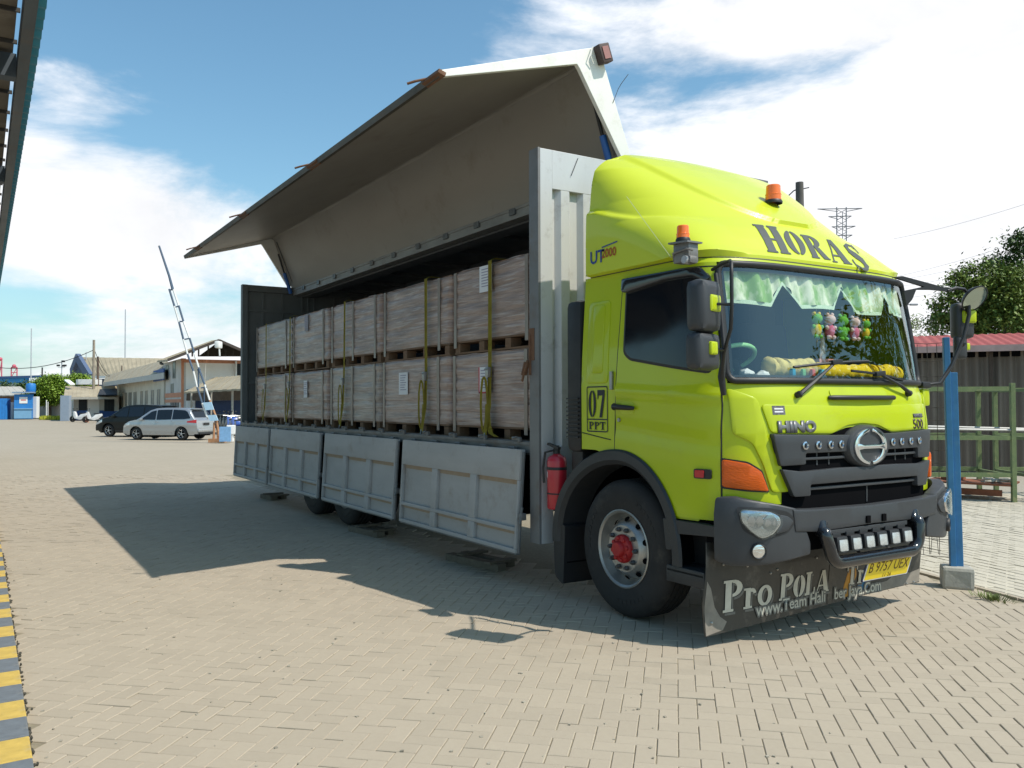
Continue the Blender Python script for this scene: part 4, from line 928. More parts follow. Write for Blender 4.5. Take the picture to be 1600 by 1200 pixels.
b=MB(); b.tube([(XF+.004,.38,ZT-.03),(XF+.01,.30,ZT-.20)],.003,4); b.tube([(-.955,.74,4.36),(-.95,.80,4.50),(-.95,.84,4.56),(-.95,.92,4.66)],.003,4); b.build('loose_wire',BLACK,truck)
# rear frame
rr=MB(); rr.bx(XB,XB+.12,YB_,YB_+.10,1.15,ZT); rr.bx(XB,XB+.12,YL-.10,YL,1.15,ZT); rr.bx(XB,XB+.1,YB_+.10,YL-.10,ZT-.12,ZT); rr.bx(XB,XB+.05,YB_+.1,YL-.1,1.25,ZT-.12)
for y in (.35,.72,1.1,1.22,1.34,1.75,2.1): rr.bx(XB+.05,XB+.075,y,y+.03,1.3,ZT-.12)
for z in (2.0,3.35): rr.bx(XB+.05,XB+.08,YB_+.1,YL-.1,z,z+.05)
rr.build('rear_frame',mat('rear_frame_grey',(.17,.18,.18),.55,.2,.2,3),truck,bevel=.003)
# floor + rail
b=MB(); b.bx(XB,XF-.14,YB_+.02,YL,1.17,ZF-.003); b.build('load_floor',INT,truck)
b=MB(); b.bx(XB+.12,XF-.14,YB_-.005,YB_+.05,1.19,1.295); b.bx(XB+.12,XF-.14,YB_-.02,YB_-.004,1.262,1.288); b.build('floor_rail',RAIL,truck,bevel=.002)
x=XF-.35; pre=None
while x>XB+.2:
    q=MB(); q.box((0,0,0),(.10,.035,.03),bev=.006); q.tube([(-.03,-.012,.0),(.04,-.02,.012)],.011,6); q.box((.06,0,-.01),(.03,.03,.045),bev=.004)
    if pre is None: pre=q.build('rail_latch',mat('latch_dark_steel',(.2,.2,.2),.5,.4,.3,20),None,smooth=40)
    else: q.bm.free(); c_=pre.copy(); COL.objects.link(c_); pre2=c_
    o=pre if x>XF-.4 else c_
    o.parent=truck; o.matrix_parent_inverse=_wm(truck).inverted(); o.location=(x,YB_-.03,1.315)
    x-=.60
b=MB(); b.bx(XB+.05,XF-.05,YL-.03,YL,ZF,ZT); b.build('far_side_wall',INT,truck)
b=MB(); b.bx(XB+.1,XF-.06,1.28,YL,ZT-.03,ZT); b.bx(XB+.1,XF-.06,1.10,1.34,ZT-.17,ZT-.03); b.bx(XB+.1,XF-.06,1.04,1.10,ZT-.09,ZT-.0)
for k in range(9): b.bx(XB+1.2*k+.6,XB+1.2*k+.66,1.10,YL-.03,ZT-.08,ZT-.03)
b.build('roof_spine',mat('spine_grey',(.16,.165,.17),.55,.2,.25,3),truck,bevel=.003)
b=MB()
for k in range(12): xx=XB+.7+.8*k; b.bx(xx,xx+.12,.90,.922,ZT-.11,ZT-.04)
each(b,'wing_hinge',RAIL,truck)
b=MB(); b.bx(XB+.1,XF-.1,.925,1.06,ZT-.155,ZT-.045,); b.bx(XB+.1,XF-.1,.91,.95,ZT-.06,ZT-.03); b.build('hinge_rail',mat('hinge_rail_grey',(.33,.33,.32),.55,.2,.3,3,dirt=((.2,.13,.08),.4,5)),truck,bevel=.004)
# ---- raised wing
X1,X2=-.97,-10.88
Hh=Vector((0,.955,3.90)); Cc=Vector((0,.585,4.845)); Tt=Vector((0,-1.035,4.29))
wing=thing('x','x','x'); bpy.data.objects.remove(wing)
u1=(Cc-Hh).normalized(); u2=(Tt-Cc).normalized(); n1_=Vector((0,-u1.z,u1.y)); n1_=n1_ if n1_.y<0 else -n1_   # towards the inside
n2_=Vector((0,-u2.z,u2.y)); n2_=n2_ if n2_.z<0 else -n2_
w_=MB(); th=.045
def seg(A,B,n_,t0,t1,x0,x1,bb):
    bb.quad; P=[A+n_*t0,B+n_*t0,B+n_*t1,A+n_*t1]
    V=[[bb.bm.verts.new(Vector((x,p.y,p.z))) for p in P] for x in (x0,x1)]
    bb.bm.faces.new(V[0]);bb.bm.faces.new(V[1][::-1])
    for i in range(4): bb.bm.faces.new((V[0][i],V[1][i],V[1][(i+1)%4],V[0][(i+1)%4]))
Ci=Cc
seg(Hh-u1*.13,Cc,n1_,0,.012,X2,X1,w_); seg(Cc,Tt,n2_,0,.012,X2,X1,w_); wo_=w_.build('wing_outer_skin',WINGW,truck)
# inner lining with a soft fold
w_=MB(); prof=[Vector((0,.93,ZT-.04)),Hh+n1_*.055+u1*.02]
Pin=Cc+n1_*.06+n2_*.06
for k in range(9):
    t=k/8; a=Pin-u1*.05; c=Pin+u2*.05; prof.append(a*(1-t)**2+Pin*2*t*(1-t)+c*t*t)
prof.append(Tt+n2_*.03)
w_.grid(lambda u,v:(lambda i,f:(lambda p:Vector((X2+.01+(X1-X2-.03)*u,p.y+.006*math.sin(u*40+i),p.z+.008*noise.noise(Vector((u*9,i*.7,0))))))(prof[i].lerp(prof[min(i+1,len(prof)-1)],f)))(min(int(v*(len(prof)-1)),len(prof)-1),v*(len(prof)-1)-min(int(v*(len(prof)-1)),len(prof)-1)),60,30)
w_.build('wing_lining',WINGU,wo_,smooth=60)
for X,nm in ((X1,1),(X2,-1)):
    w_=MB(); inner=[Tt+n2_*.052,Vector((0,.34,4.635)),Vector((0,.37,4.60)),Hh+n1_*.11-u1*.0]
    P=[(p.y,p.z) for p in [Hh,Cc-u1*.03,Cc+u2*.03,Tt]+inner]
    w_.prism(P,lambda a,c,h:Vector((X+h,a,c)),-.035,.012); w_.build('wing_end_cap',WINGW,wo_,bevel=.004)
w_=MB()
seg(Tt-u2*.05,Tt+u2*.012,n2_,-.006,.05,X2,X1,w_); w_.build('wing_edge_rail',mat('edge_rail_dark',(.10,.09,.075),.6,.3,.3,6,dirt=((.14,.08,.04),.6,4)),wo_)
for k in range(4):
    xx=X1-.25-2.9*k+.15; w_=MB(); w_.box(Vector((xx,Tt.y,Tt.z))+u2*.0+n2_*.03,(.30,.07,.035),rotm('X',-.33),bev=.005); w_.tube([Vector((xx-.1,Tt.y,Tt.z))+u2*.0,Vector((xx-.12,Tt.y,Tt.z))+u2*.10,Vector((xx-.16,Tt.y,Tt.z-.0))+u2*.16],.011,6); w_.build('wing_lock',RUST,wo_)
w_=MB(); w_.box(Vector((X1-.02,.35,4.63)),(.01,.01,.01)); w_.bm.free()
w_=MB(); w_.box(Vector((X1+.055,.60,4.765)),(.09,.12,.17),rotm('X',.35),bev=.012); ml=w_.build('marker_lamp_housing',mat('lamp_housing_brown',(.06,.035,.03),.6),wo_,smooth=40)
w_=MB(); w_.box(Vector((X1+.102,.60,4.765)),(.01,.07,.11),rotm('X',.35)); w_.build('marker_lamp',mat('faded_pink_lens',(.35,.16,.14),.4),ml)
w_=MB(); w_.tube([(X1+.03,.50,4.82),(X1+.05,.46,4.72),(X1+.04,.50,4.66)],.005,5); w_.build('lamp_cable',WINGW,ml)
for X in (X1-.13,X2+.15):
    w_=MB(); w_.tube([(X,.86,3.72),(X,.735,4.10)],.034,12); r_=w_.build('lift_ram',BLUEM,truck,smooth=50)
    w_=MB(); w_.tube([(X,.735,4.09),(X,.62,4.45)],.018,10); w_.build('ram_rod',BLACK,r_,smooth=50)
    w_=MB(); w_.beam((X,.90,3.95),(X,.60,4.68),.03,.05); w_.build('ram_bracket',RAIL,r_)
# ---- drop side gates
gx=[(-1.20,-3.62),(-3.80,-6.13),(-6.33,-8.66),(-8.80,-10.88)]
for gi,(xa_,xb_) in enumerate(gx):
    W=xa_-xb_; Hg=.90; lean=[.055,.06,.055,.05][gi]; rz=[.004,.0,.0,0][gi]
    o=Vector((xa_,YB_-.035,1.222)); dwn=Vector((0,-lean,-1)).normalized(); ou=Vector((0,-1,lean)).normalized()
    F=lambda a,c,h,o=o,dwn=dwn,ou=ou,rz=rz:o+Vector((-1,0,0))*a+dwn*c+ou*(h+rz*(1-a/2.4)*c*3)
    b=MB(); b.prism(rct(0,W,0,Hg),F,.0,.012)
    fr=.018
    for P in (rct(0,W,0,.27),rct(0,W,Hg-.035,Hg),rct(0,.03,.27,Hg-.035),rct(W-.03,W,.27,Hg-.035)): b.prism(P,F,.012,.053)
    b.prism(rct(.03,W-.03,.68,.715),F,.012,.0515)
    for k in (1,2): b.prism(rct(W*k/3-.06,W*k/3+.06,.27,.68),F,.012,.052); b.prism(rct(W*k/3-.06,W*k/3+.06,.715,Hg-.035),F,.012,.052)
    g_=b.build('side_gate',GATE,truck,bevel=.006,smooth=30)
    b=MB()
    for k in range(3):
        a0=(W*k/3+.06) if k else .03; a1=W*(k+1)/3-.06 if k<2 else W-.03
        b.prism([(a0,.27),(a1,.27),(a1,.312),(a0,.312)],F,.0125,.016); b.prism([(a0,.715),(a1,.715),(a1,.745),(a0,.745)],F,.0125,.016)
    each(b,'gate_recess_shade_stain',mat('rust_dust_and_shade',(.34,.25,.17),.85,0,.5,14,col2=(.42,.36,.3)),g_)  # brown stain strips, with the shade under each recess top edge painted in
    b=MB(); b.tube([F(-.01,.02,.02),F(-.01,Hg,.02)],.014,6); b.tube([F(W+.01,.02,.02),F(W+.01,Hg,.02)],.014,6); b.prism(rct(0,W,Hg,Hg+.015),F,.0,.04); b.build('gate_edge_bar',RAIL,g_)
    b=MB(); b.box(F(-.03,.58,.02),(.07,.05,.06),bev=.006); b.tube([F(-.04,.50,.03),F(-.05,.64,.05)],.012,6); b.box(F(W+.02,.58,.02),(.04,.05,.06),bev=.006); each(b,'gate_latch',MATS['latch_dark_steel'] if 'latch_dark_steel' in MATS else STEEL,g_,smooth=40)
    b=MB()
    for k in range(5): q=F(.2+(W-.4)*k/4,-.01,.012); b.tube([q+Vector((-.05,0,0)),q+Vector((.05,0,0))],.013,6)
    each(b,'gate_hinge',RAIL,g_)
# black posts between the gates
for x in (-3.71,-6.23,-8.73):
    b=MB(); b.bx(x-.05,x+.05,YB_+.0,YB_+.06,.95,1.19); b.build('gate_stub_post',GATE,truck)
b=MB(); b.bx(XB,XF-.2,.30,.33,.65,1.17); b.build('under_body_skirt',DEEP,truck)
# ================================================================== PALLET LOADS
import itertools
def film(m):
    # pale shrink film wrinkles, their highlight streaks painted into the carton colour
    t=m.node_tree; b=t.nodes['Principled BSDF']; src=b.inputs['Base Color'].links[0].from_socket
    tc=t.nodes.new('ShaderNodeTexCoord'); mp=t.nodes.new('ShaderNodeMapping'); mp.inputs['Scale'].default_value=(1.6,1.6,38); mp.inputs['Rotation'].default_value=(0,.05,0); t.links.new(tc.outputs['Object'],mp.inputs[0])
    n=t.nodes.new('ShaderNodeTexNoise'); n.inputs['Scale'].default_value=1.6; n.inputs['Detail'].default_value=5; n.inputs['Distortion'].default_value=.6; t.links.new(mp.outputs[0],n.inputs[0])
    r=t.nodes.new('ShaderNodeMapRange'); r.inputs[1].default_value=.53; r.inputs[2].default_value=.66; r.inputs[4].default_value=.55; t.links.new(n.outputs[0],r.inputs[0])
    x=t.nodes.new('ShaderNodeMix'); x.data_type='RGBA'; t.links.new(r.outputs[0],x.inputs[0]); t.links.new(src,x.inputs[6]); x.inputs[7].default_value=(.56,.49,.46,1)
    r2=t.nodes.new('ShaderNodeMapRange'); r2.inputs[1].default_value=.47; r2.inputs[2].default_value=.36; r2.inputs[4].default_value=.35; t.links.new(n.outputs[0],r2.inputs[0])
    y=t.nodes.new('ShaderNodeMix'); y.data_type='RGBA'; t.links.new(r2.outputs[0],y.inputs[0]); t.links.new(x.outputs[2],y.inputs[6]); y.inputs[7].default_value=(.085,.06,.055,1)
    t.links.new(y.outputs[2],b.inputs['Base Color'])
    bp=t.nodes.new('ShaderNodeBump'); bp.inputs['Distance'].default_value=.012; t.links.new(n.outputs[0],bp.inputs['Height']); t.links.new(bp.outputs[0],b.inputs['Normal']); return m
def load_mat(i):
    nm='shrink_wrapped_cartons_%s'%'abcd'[i%4]
    if nm in MATS: return MATS[nm]
    return film(load_mat0(i))
def load_mat0(i):
    pal=[((.31,.215,.175),(.185,.125,.10)),((.33,.24,.20),(.20,.14,.115)),((.32,.26,.22),(.20,.16,.135)),((.29,.20,.16),(.17,.115,.09))]
    c,c2=pal[i%4]; m=mat('shrink_wrapped_cartons_%s'%'abcd'[i%4],tuple(x*1.3 for x in c),.36,0,.8,2.2,col2=tuple(x*1.35 for x in c2),stretch=(.8,.8,2.4),bump=.008,bscale=6.0,dirt=((.36,.30,.27),.22,2.6),spec=.5,thr=(.38,.66)); m.node_tree.nodes['Principled BSDF'].inputs['Coat Weight'].default_value=.2; m.node_tree.nodes['Principled BSDF'].inputs['Coat Roughness'].default_value=.25; return m
lx=[(-1.22,-2.87),(-2.95,-4.70),(-4.78,-6.56),(-6.64,-8.28),(-8.36,-10.40)]
wh=['nearest the cab','second from the cab','in the middle of the row','second from the rear','at the rear end of the body']
cornm=mat('corner_board_card',(.27,.22,.18),.5,0,.2,8,coat=.3)
for i,(xa_,xb_) in enumerate(lx):
    for lev,(z0,z1) in enumerate(((1.27,2.14),(2.14,3.02))):
        z1+= random.uniform(-.015,.015); ys=.12+.012*((i*3+lev)%3); ye=1.15
        lab=('lower' if lev==0 else 'upper')+' shrink wrapped pallet of brown cartons '+wh[i]
        t=thing('pallet_load',lab,'pallet load',((xa_+xb_)/2,.65,z0),'shrink wrapped pallet loads on the truck bed')
        nb=3 if xa_-xb_<1.9 else 4
        for k in range(nb+1):
            xx=xb_+.08+(xa_-xb_-.16)*k/nb
            b=MB(); b.box((xx,ys+.06,z0+.065),(.10,.12,.09)); b.build('pallet_block',WOOD,t)
        for z in (z0+.010,z0+.125): b=MB(); b.box(((xa_+xb_)/2,ys+.10,z),(xa_-xb_-.02,.2,.018)); b.build('pallet_board',WOOD,t)
        zb=z0+.135; hz_=z1-zb; nl=6
        def side(u,v,xa_=xa_,xb_=xb_,ys=ys,ye=ye,zb=zb,z1=z1,i=i,lev=lev):
            # perimeter: left edge back -> front -> right edge back
            W=xa_-xb_; Dp=ye-ys; L_=W+2*Dp; s=u*L_
            r=.05
            if s<Dp: x,y,nx,ny=xb_,ye-s,-1,0
            elif s<Dp+W: x,y,nx,ny=xb_+(s-Dp),ys,0,-1
            else: x,y,nx,ny=xa_,ys+(s-Dp-W),1,0
            c=min(abs(s-Dp),abs(s-Dp-W)); bul=-.022*math.exp(-c/.03)
            lay=abs(math.sin(v*nl*math.pi)); sc_=(.020*lay*math.exp(-c/.05)) + .006*lay
            z=zb+(z1-zb)*v; q=Vector((x*3+i*7,y*3,z*16+lev*5)); ww=.007*noise.noise(q)+.006*noise.noise(Vector((x*1.4+i,y*2,z*5)))
            if v>.97: ww-=.02
            off=bul+sc_+ww
            z+= .012*noise.noise(Vector((x*4,y*3,i+lev)))*v
            return Vector((x+nx*off,y+ny*off,z))
        b=MB(); b.grid(side,84,48)
        b.grid(lambda u,v:Vector((xb_+.01+(xa_-xb_-.02)*u,ys+.01+(ye-ys-.02)*v,z1-.004+.01*noise.noise(Vector((u*6,v*4,i))))),12,8)
        b.build('wrapped_cartons',load_mat((i+lev*2+(i==0 and 1))%4),t,smooth=60)
        W=xa_-xb_
        for fx in ((.03,.86) if i not in (2,) else (.04,.48,.90)):
            xx=xb_+W*fx; b=MB(); b.box((xx,ys-.013,(zb+z1)/2-.04),(.055,.008,z1-zb+.06),bev=.002); b.build('corner_board',cornm,t)
        if lev==0 and i in (0,1,3) or lev==1 and i in (0,3):
            fx={0:.42,1:.36,3:.42}[i]; xx=xb_+W*fx; zz=zb+hz_*(.62 if lev==0 else .80-.0); b=MB(); b.box((xx,ys-.021,zz),(.24 if i!=3 else .16,.003,.26)); pp_=b.build('paper_label',PAPER if i!=3 or lev==0 else mat('grey_label',(.3,.28,.3),.6),t)
            b=MB()
            for k in range(7): b.bx(xx-.08,xx+.08-.02*(k%3),ys-.0235,ys-.0230,zz+.09-.028*k,zz+.10-.028*k)
            b.build('label_print',mat('faint_print',(.35,.33,.42),.7),pp_)
            if i==0 and lev==0:
                b=MB(); b.bx(xx-.12,xx-.10,ys-.0235,ys-.023,zz-.13,zz+.13); b.bx(xx-.12,xx+.12,ys-.0235,ys-.023,zz-.13,zz-.115); b.build('label_red_edge',mat('label_red',(.6,.05,.08),.6),pp_)
# ratchet straps
for k,(x,wd_,lab) in enumerate(((-2.05,.05,'olive yellow ratchet strap over the load nearest the cab, its tail curled on the bed'),(-3.45,.05,'olive yellow ratchet strap over the second pallet stack from the cab'),(-5.92,.045,'olive yellow ratchet strap down the middle pallet stack'),(-8.31,.04,'olive yellow ratchet strap between the two rear pallet stacks'),(-9.65,.04,'rearmost olive yellow ratchet strap over the last pallet stack'))):
    t=thing('ratchet_strap',lab,'strap',(x,.06,1.3),'ratchet straps holding the pallets')
    def st(pts,wd,nm,par,m_=STRAP):
        b=MB()
        P=[Vector(p) for p in pts]; A=[b.bm.verts.new(p+Vector((-wd/2,0,0))) for p in P];B=[b.bm.verts.new(p+Vector((wd/2,0,0))) for p in P]
        for i in range(len(P)-1): b.bm.faces.new((A[i],A[i+1],B[i+1],B[i]))
        r=bmesh.ops.solidify(b.bm,geom=b.bm.faces[:],thickness=.004); return b.build(nm,m_,par,smooth=50)
    sl_=.02*math.sin(k*2.1)
    wd_+=.02
    st([(x+.0,1.1,3.055),(x,.5,3.05),(x,.13,3.045),(x,.085,3.02),(x+sl_*.5,.082,2.2),(x+sl_,.080,1.9)],wd_,'webbing',t)
    st([(x+sl_,.078,1.92),(x+sl_+.03,.055,1.6),(x+sl_,.02,1.32)],wd_,'lower_webbing',t)
    lp=[]; 
    for j in range(13): a=2*math.pi*j/12; lp.append((x+sl_-.05+.05*math.cos(a)-.01*j*.2,.055-.012*math.sin(a*.5),1.62+.27*math.sin(a)*(1 if True else 0)))
    st(lp,.045,'tail_loop',t)
    b=MB(); b.box((x+sl_,.06,1.93),(.055,.04,.10),bev=.008); b.tube([(x+sl_-.03,.04,1.96),(x+sl_+.03,.04,1.96)],.008,6); b.tube([(x+sl_,.02,1.34),(x+sl_+.02,.0,1.29),(x+sl_,-.02,1.27)],.007,6); each(b,'ratchet_buckle',STEEL,t,smooth=40)
    if k==0:
        st([(x+.0,.05,1.6),(x+.04,.04,1.42),(x+.10,.03,1.34),(x+.22,.02,1.31),(x+.42,.02,1.305),(x+.52,.03,1.31)],.09,'loose_tail',t)
# ================================================================== GROUND
F2=Vector((math.cos(math.pi-YAW),math.sin(math.pi-YAW))); 
fw=Vector((-math.cos(YAW),math.sin(YAW))); rt=Vector((math.sin(YAW),math.cos(YAW)))
dA=(fw*math.cos(R_(11))+rt*math.sin(R_(11))); dB=Vector((dA.y,-dA.x)); 
if dB.dot(rt)<0: dB=-dB
gm=bpy.data.materials.new('far_paving'); gm.use_nodes=True; t=gm.node_tree; pb=t.nodes['Principled BSDF']; pb.inputs['Roughness'].default_value=.9
def tn(ty,**k):
    q=t.nodes.new(ty)
    for a,c in k.items(): setattr(q,a,c)
    return q
tcn=tn('ShaderNodeTexCoord'); mpn=tn('ShaderNodeMapping'); mpn.inputs['Rotation'].default_value=(0,0,-math.atan2(dB.y,dB.x)); t.links.new(tcn.outputs['Object'],mpn.inputs[0])
br=tn('ShaderNodeTexBrick'); br.inputs['Scale'].default_value=1; br.inputs['Brick Width'].default_value=.2; br.inputs['Row Height'].default_value=.1; br.inputs['Mortar Size'].default_value=.004; br.inputs['Color1'].default_value=(.385,.327,.248,1); br.inputs['Color2'].default_value=(.352,.298,.226,1); br.inputs['Mortar'].default_value=(.27,.23,.165,1); t.links.new(mpn.outputs[0],br.inputs[0])
n3=tn('ShaderNodeTexNoise'); n3.inputs['Scale'].default_value=.35; n3.inputs['Detail'].default_value=9; n3.inputs['Roughness'].default_value=.7; t.links.new(tcn.outputs['Object'],n3.inputs[0])
r3=tn('ShaderNodeMapRange'); r3.inputs[1].default_value=.45; r3.inputs[2].default_value=.75; r3.inputs[4].default_value=.55; t.links.new(n3.outputs[0],r3.inputs[0])
m3=tn('ShaderNodeMix',data_type='RGBA'); t.links.new(r3.outputs[0],m3.inputs[0]); t.links.new(br.outputs[0],m3.inputs[6]); m3.inputs[7].default_value=(.30,.26,.185,1); t.links.new(m3.outputs[2],pb.inputs['Base Color'])
b=MB(); b.grid(lambda u,v:Vector((-900+1500*u,-700+1700*v,-.022)),8,8); structure(b.build('ground',gm))
# pavement sheet (joint bed) with pavers on it
KY_=-3.885
edge=lambda x:3.36-.30*(x-.66)        # border between the yard and the older pale paving
def warpz(p): return .010*noise.noise(Vector((p.x*.7,p.y*.7,0)))-.004
bed=MB(); _v={}
def _bv(i,j):
    if (i,j) not in _v:
        p=Vector((6-.25*i,min(KY_+.25*j,edge(6-.25*i)))); _v[i,j]=bed.bm.verts.new((p.x,p.y,warpz(p)-.006))
    return _v[i,j]
for i in range(100):
    for j in range(52):
        p=Vector((6-.25*i,KY_+.25*j)); d=p-Vector((CAM.x,CAM.y)); q=d.dot(Vector((-math.cos(YAW),math.sin(YAW))))
        if q>19.25 or q<-1 or p.y>edge(p.x)+.0 or p.y>6.5: continue
        bed.bm.faces.new((_bv(i,j),_bv(i+1,j),_bv(i+1,j+1),_bv(i,j+1)))
pave=structure(bed.build('pavement',SAND))
def paver_mesh(seed,L_=.2,W_=.1,g=.0035,bev=.0035,low=False):
    bm=bmesh.new(); x,y=L_/2-g/2,W_/2-g/2
    bt=[bm.verts.new((sx*x,sy*y,-.03)) for sx,sy in ((-1,-1),(1,-1),(1,1),(-1,1))]
    if low:
        tp=[bm.verts.new((sx*x,sy*y,0)) for sx,sy in ((-1,-1),(1,-1),(1,1),(-1,1))]
        bm.faces.new(tp)
        for i in range(4): bm.faces.new((bt[i],bt[(i+1)%4],tp[(i+1)%4],tp[i]))
    else:
        md=[bm.verts.new((sx*x,sy*y,-bev)) for sx,sy in ((-1,-1),(1,-1),(1,1),(-1,1))]
        tp=[bm.verts.new((sx*(x-bev),sy*(y-bev),0)) for sx,sy in ((-1,-1),(1,-1),(1,1),(-1,1))]
        bm.faces.new(tp)
        for i in range(4):
            j=(i+1)%4; bm.faces.new((bt[i],bt[j],md[j],md[i])); bm.faces.new((md[i],md[j],tp[j],tp[i]))
    return bm
pm=[]
for k in range(4):
    bm=paver_mesh(k,g=.003+.0015*(k%2)); me=bpy.data.meshes.new('paver'); bm.to_mesh(me); bm.free(); me.materials.append(PAV); pm.append(me)
U=.1; C2=Vector((CAM.x,CAM.y))
cand=[]
for i in range(-260,330):
    for j in range(-330,330):
        k=(i-j)%4
        if k==0: cx_,cy_,ang=i+1,j+.5,0
        elif k==3: cx_,cy_,ang=i+.5,j+1,1
        else: continue
        p=C2+dB*(cx_*U)+dA*(cy_*U); d=p-C2; dist=d.dot(fw); lat=d.dot(rt)
        if dist<1.9 or dist>19.5 or abs(lat)>.68*dist+1.0: continue
        if p.y<KY_-.035 or p.y>edge(p.x)-.05: continue
        if dist>8 and p.y>0.6 : continue        # under the truck and beyond, hidden
        if p.y>.6 and p.x<-.9 and dist<8: continue
        cand.append((dist,lat,p,ang))
vis=sorted([c for c in cand if c[0]>3.42 and abs(c[1])<.60*c[0]],key=lambda c:c[0])[:300]
vset={id(c) for c in vis}
base=math.atan2(dB.y,dB.x)
for dist,lat,p,ang in vis:
    o=bpy.data.objects.new('paver',random.choice(pm)); COL.objects.link(o); o.parent=pave
    o.location=(p.x,p.y,warpz(p)+random.gauss(0,.0012)); o.rotation_euler=(random.gauss(0,.006),random.gauss(0,.005),base+ang*math.pi/2+random.gauss(0,.004)); o['kind']='part' if False else ''
    del o['kind']
V=[];Fc=[]
for c in cand:
    if id(c) in vset: continue
    dist,lat,p,ang=c
    hx,hy=(.0986,.0486); bv=.0035; th=base+ang*math.pi/2+random.gauss(0,.004); ca,sa=math.cos(th),math.sin(th); z=warpz(p)+random.gauss(0,.0012); tx,ty=random.gauss(0,.009),random.gauss(0,.009)
    n0=len(V); rings=[(hx,hy,-.03),(hx,hy,-bv),(hx-bv,hy-bv,0)] if dist<10 else [(hx,hy,-.012),(hx,hy,0)]
    for (ax_,ay_,zz) in rings:
        for sx,sy_ in ((-1,-1),(1,-1),(1,1),(-1,1)):
            lx_,ly_=sx*ax_,sy_*ay_; V.append((p.x+lx_*ca-ly_*sa,p.y+lx_*sa+ly_*ca,z+zz+lx_*tx+ly_*ty))
    for r in range(len(rings)-1):
        for q in range(4): a=n0+r*4; Fc.append((a+q,a+(q+1)%4,a+4+(q+1)%4,a+4+q))
    a=n0+4*(len(rings)-1); Fc.append((a,a+1,a+2,a+3))
me=bpy.data.meshes.new('paver_field'); me.from_pydata(V,[],Fc); me.materials.append(PAV); o=link('paver_field',me,pave); structure(o,'stuff')
# older pale paving beyond the yard border
bed=MB(); bed.quad((6,edge(6),.0),(-4,edge(-4),.0),(-4,18,.0),(6,18,.0)); bed.quad((-4,edge(-4),.0),(-16,edge(-16),.0),(-16,18,.0),(-4,18,.0)); pav2=structure(bed.build('old_pavement',mat('pale_joint_sand',(.40,.36,.29),.95,0,.3,20)))
V=[];Fc=[]; rows=0
ex=Vector((-1,.30)).normalized(); ey=Vector((.30,1)).normalized(); org=Vector((.66,3.36)); near=[]
for j in range(0,70):
    for i in range(-24,64):
        p=org+ex*(i*.213+(.106 if j%2 else 0))+ey*(.06+j*.112); d=p-C2; dist=d.dot(fw); lat=d.dot(rt)
        if dist<3 or dist>15 or lat<.36*dist or lat>.68*dist+1: continue
        near.append((dist,p))
near.sort(key=lambda c:c[0])
bm=paver_mesh(0,.208,.107,.005,.006); pm2=bpy.data.meshes.new('old_paver'); bm.to_mesh(pm2); bm.free(); pm2.materials.append(PAV2)
b0=math.atan2(ex.y,ex.x)
for n_,(dist,p) in enumerate(near):
    z=.014+.008*noise.noise(Vector((p.x*1.3,p.y*1.3,2)))+random.gauss(0,.002)
    if n_<150:
        o=bpy.data.objects.new('old_paver',pm2); COL.objects.link(o); o.parent=pav2; o.location=(p.x,p.y,z); o.rotation_euler=(random.gauss(0,.012),random.gauss(0,.012),b0+random.gauss(0,.012)); continue
    th=b0+random.gauss(0,.012); ca,sa=math.cos(th),math.sin(th); n0=len(V); tx=random.gauss(0,.012)
    for (ax_,ay_,zz) in ((.101,.051,-.02),(.099,.049,0)):
        for sx,sy_ in ((-1,-1),(1,-1),(1,1),(-1,1)):
            lx_,ly_=sx*ax_,sy_*ay_; V.append((p.x+lx_*ca-ly_*sa,p.y+lx_*sa+ly_*ca,z+zz+ly_*tx))
    for q in range(4): Fc.append((n0+q,n0+(q+1)%4,n0+4+(q+1)%4,n0+4+q))
    Fc.append((n0+4,n0+5,n0+6,n0+7))
me=bpy.data.meshes.new('old_paver_field'); me.from_pydata(V,[],Fc); me.materials.append(PAV2); structure(link('old_paver_field',me,pav2),'stuff')
# edging strip between the two pavings
b=MB()
for k in range(22):
    p=org+ex*(-3+k*.42)-ey*.0; b.box((p.x,p.y,-.002),(.41,.07,.03),math.atan2(ex.y,ex.x),bev=.004)
each_=structure(b.build('paving_edging',PAV),'structure')
# weeds at the border
b=MB(); c=Vector(GP(1548,6.95)); 
for k in range(120):
    a=random.uniform(0,6.28);r=random.uniform(0,.13);l=random.uniform(.03,.07);p=c+Vector((math.cos(a)*r*1.5,math.sin(a)*r*.6,0)); q=Vector((math.cos(a),math.sin(a),0))*l*.9; s_=Vector((-q.y,q.x,0)).normalized()*.005
    b.quad(p-s_,p+s_,p+q*.6+s_*.6+Vector((0,0,l*.7)),p+q*.6-s_*.6+Vector((0,0,l*.7)))
o=tag(b.build('weed_tuft',mat('dry_grass',(.16,.20,.06),.9,0,.3,40),None,origin=tuple(c)),'small dry grass tuft growing at the paving border right of the post block','weeds')
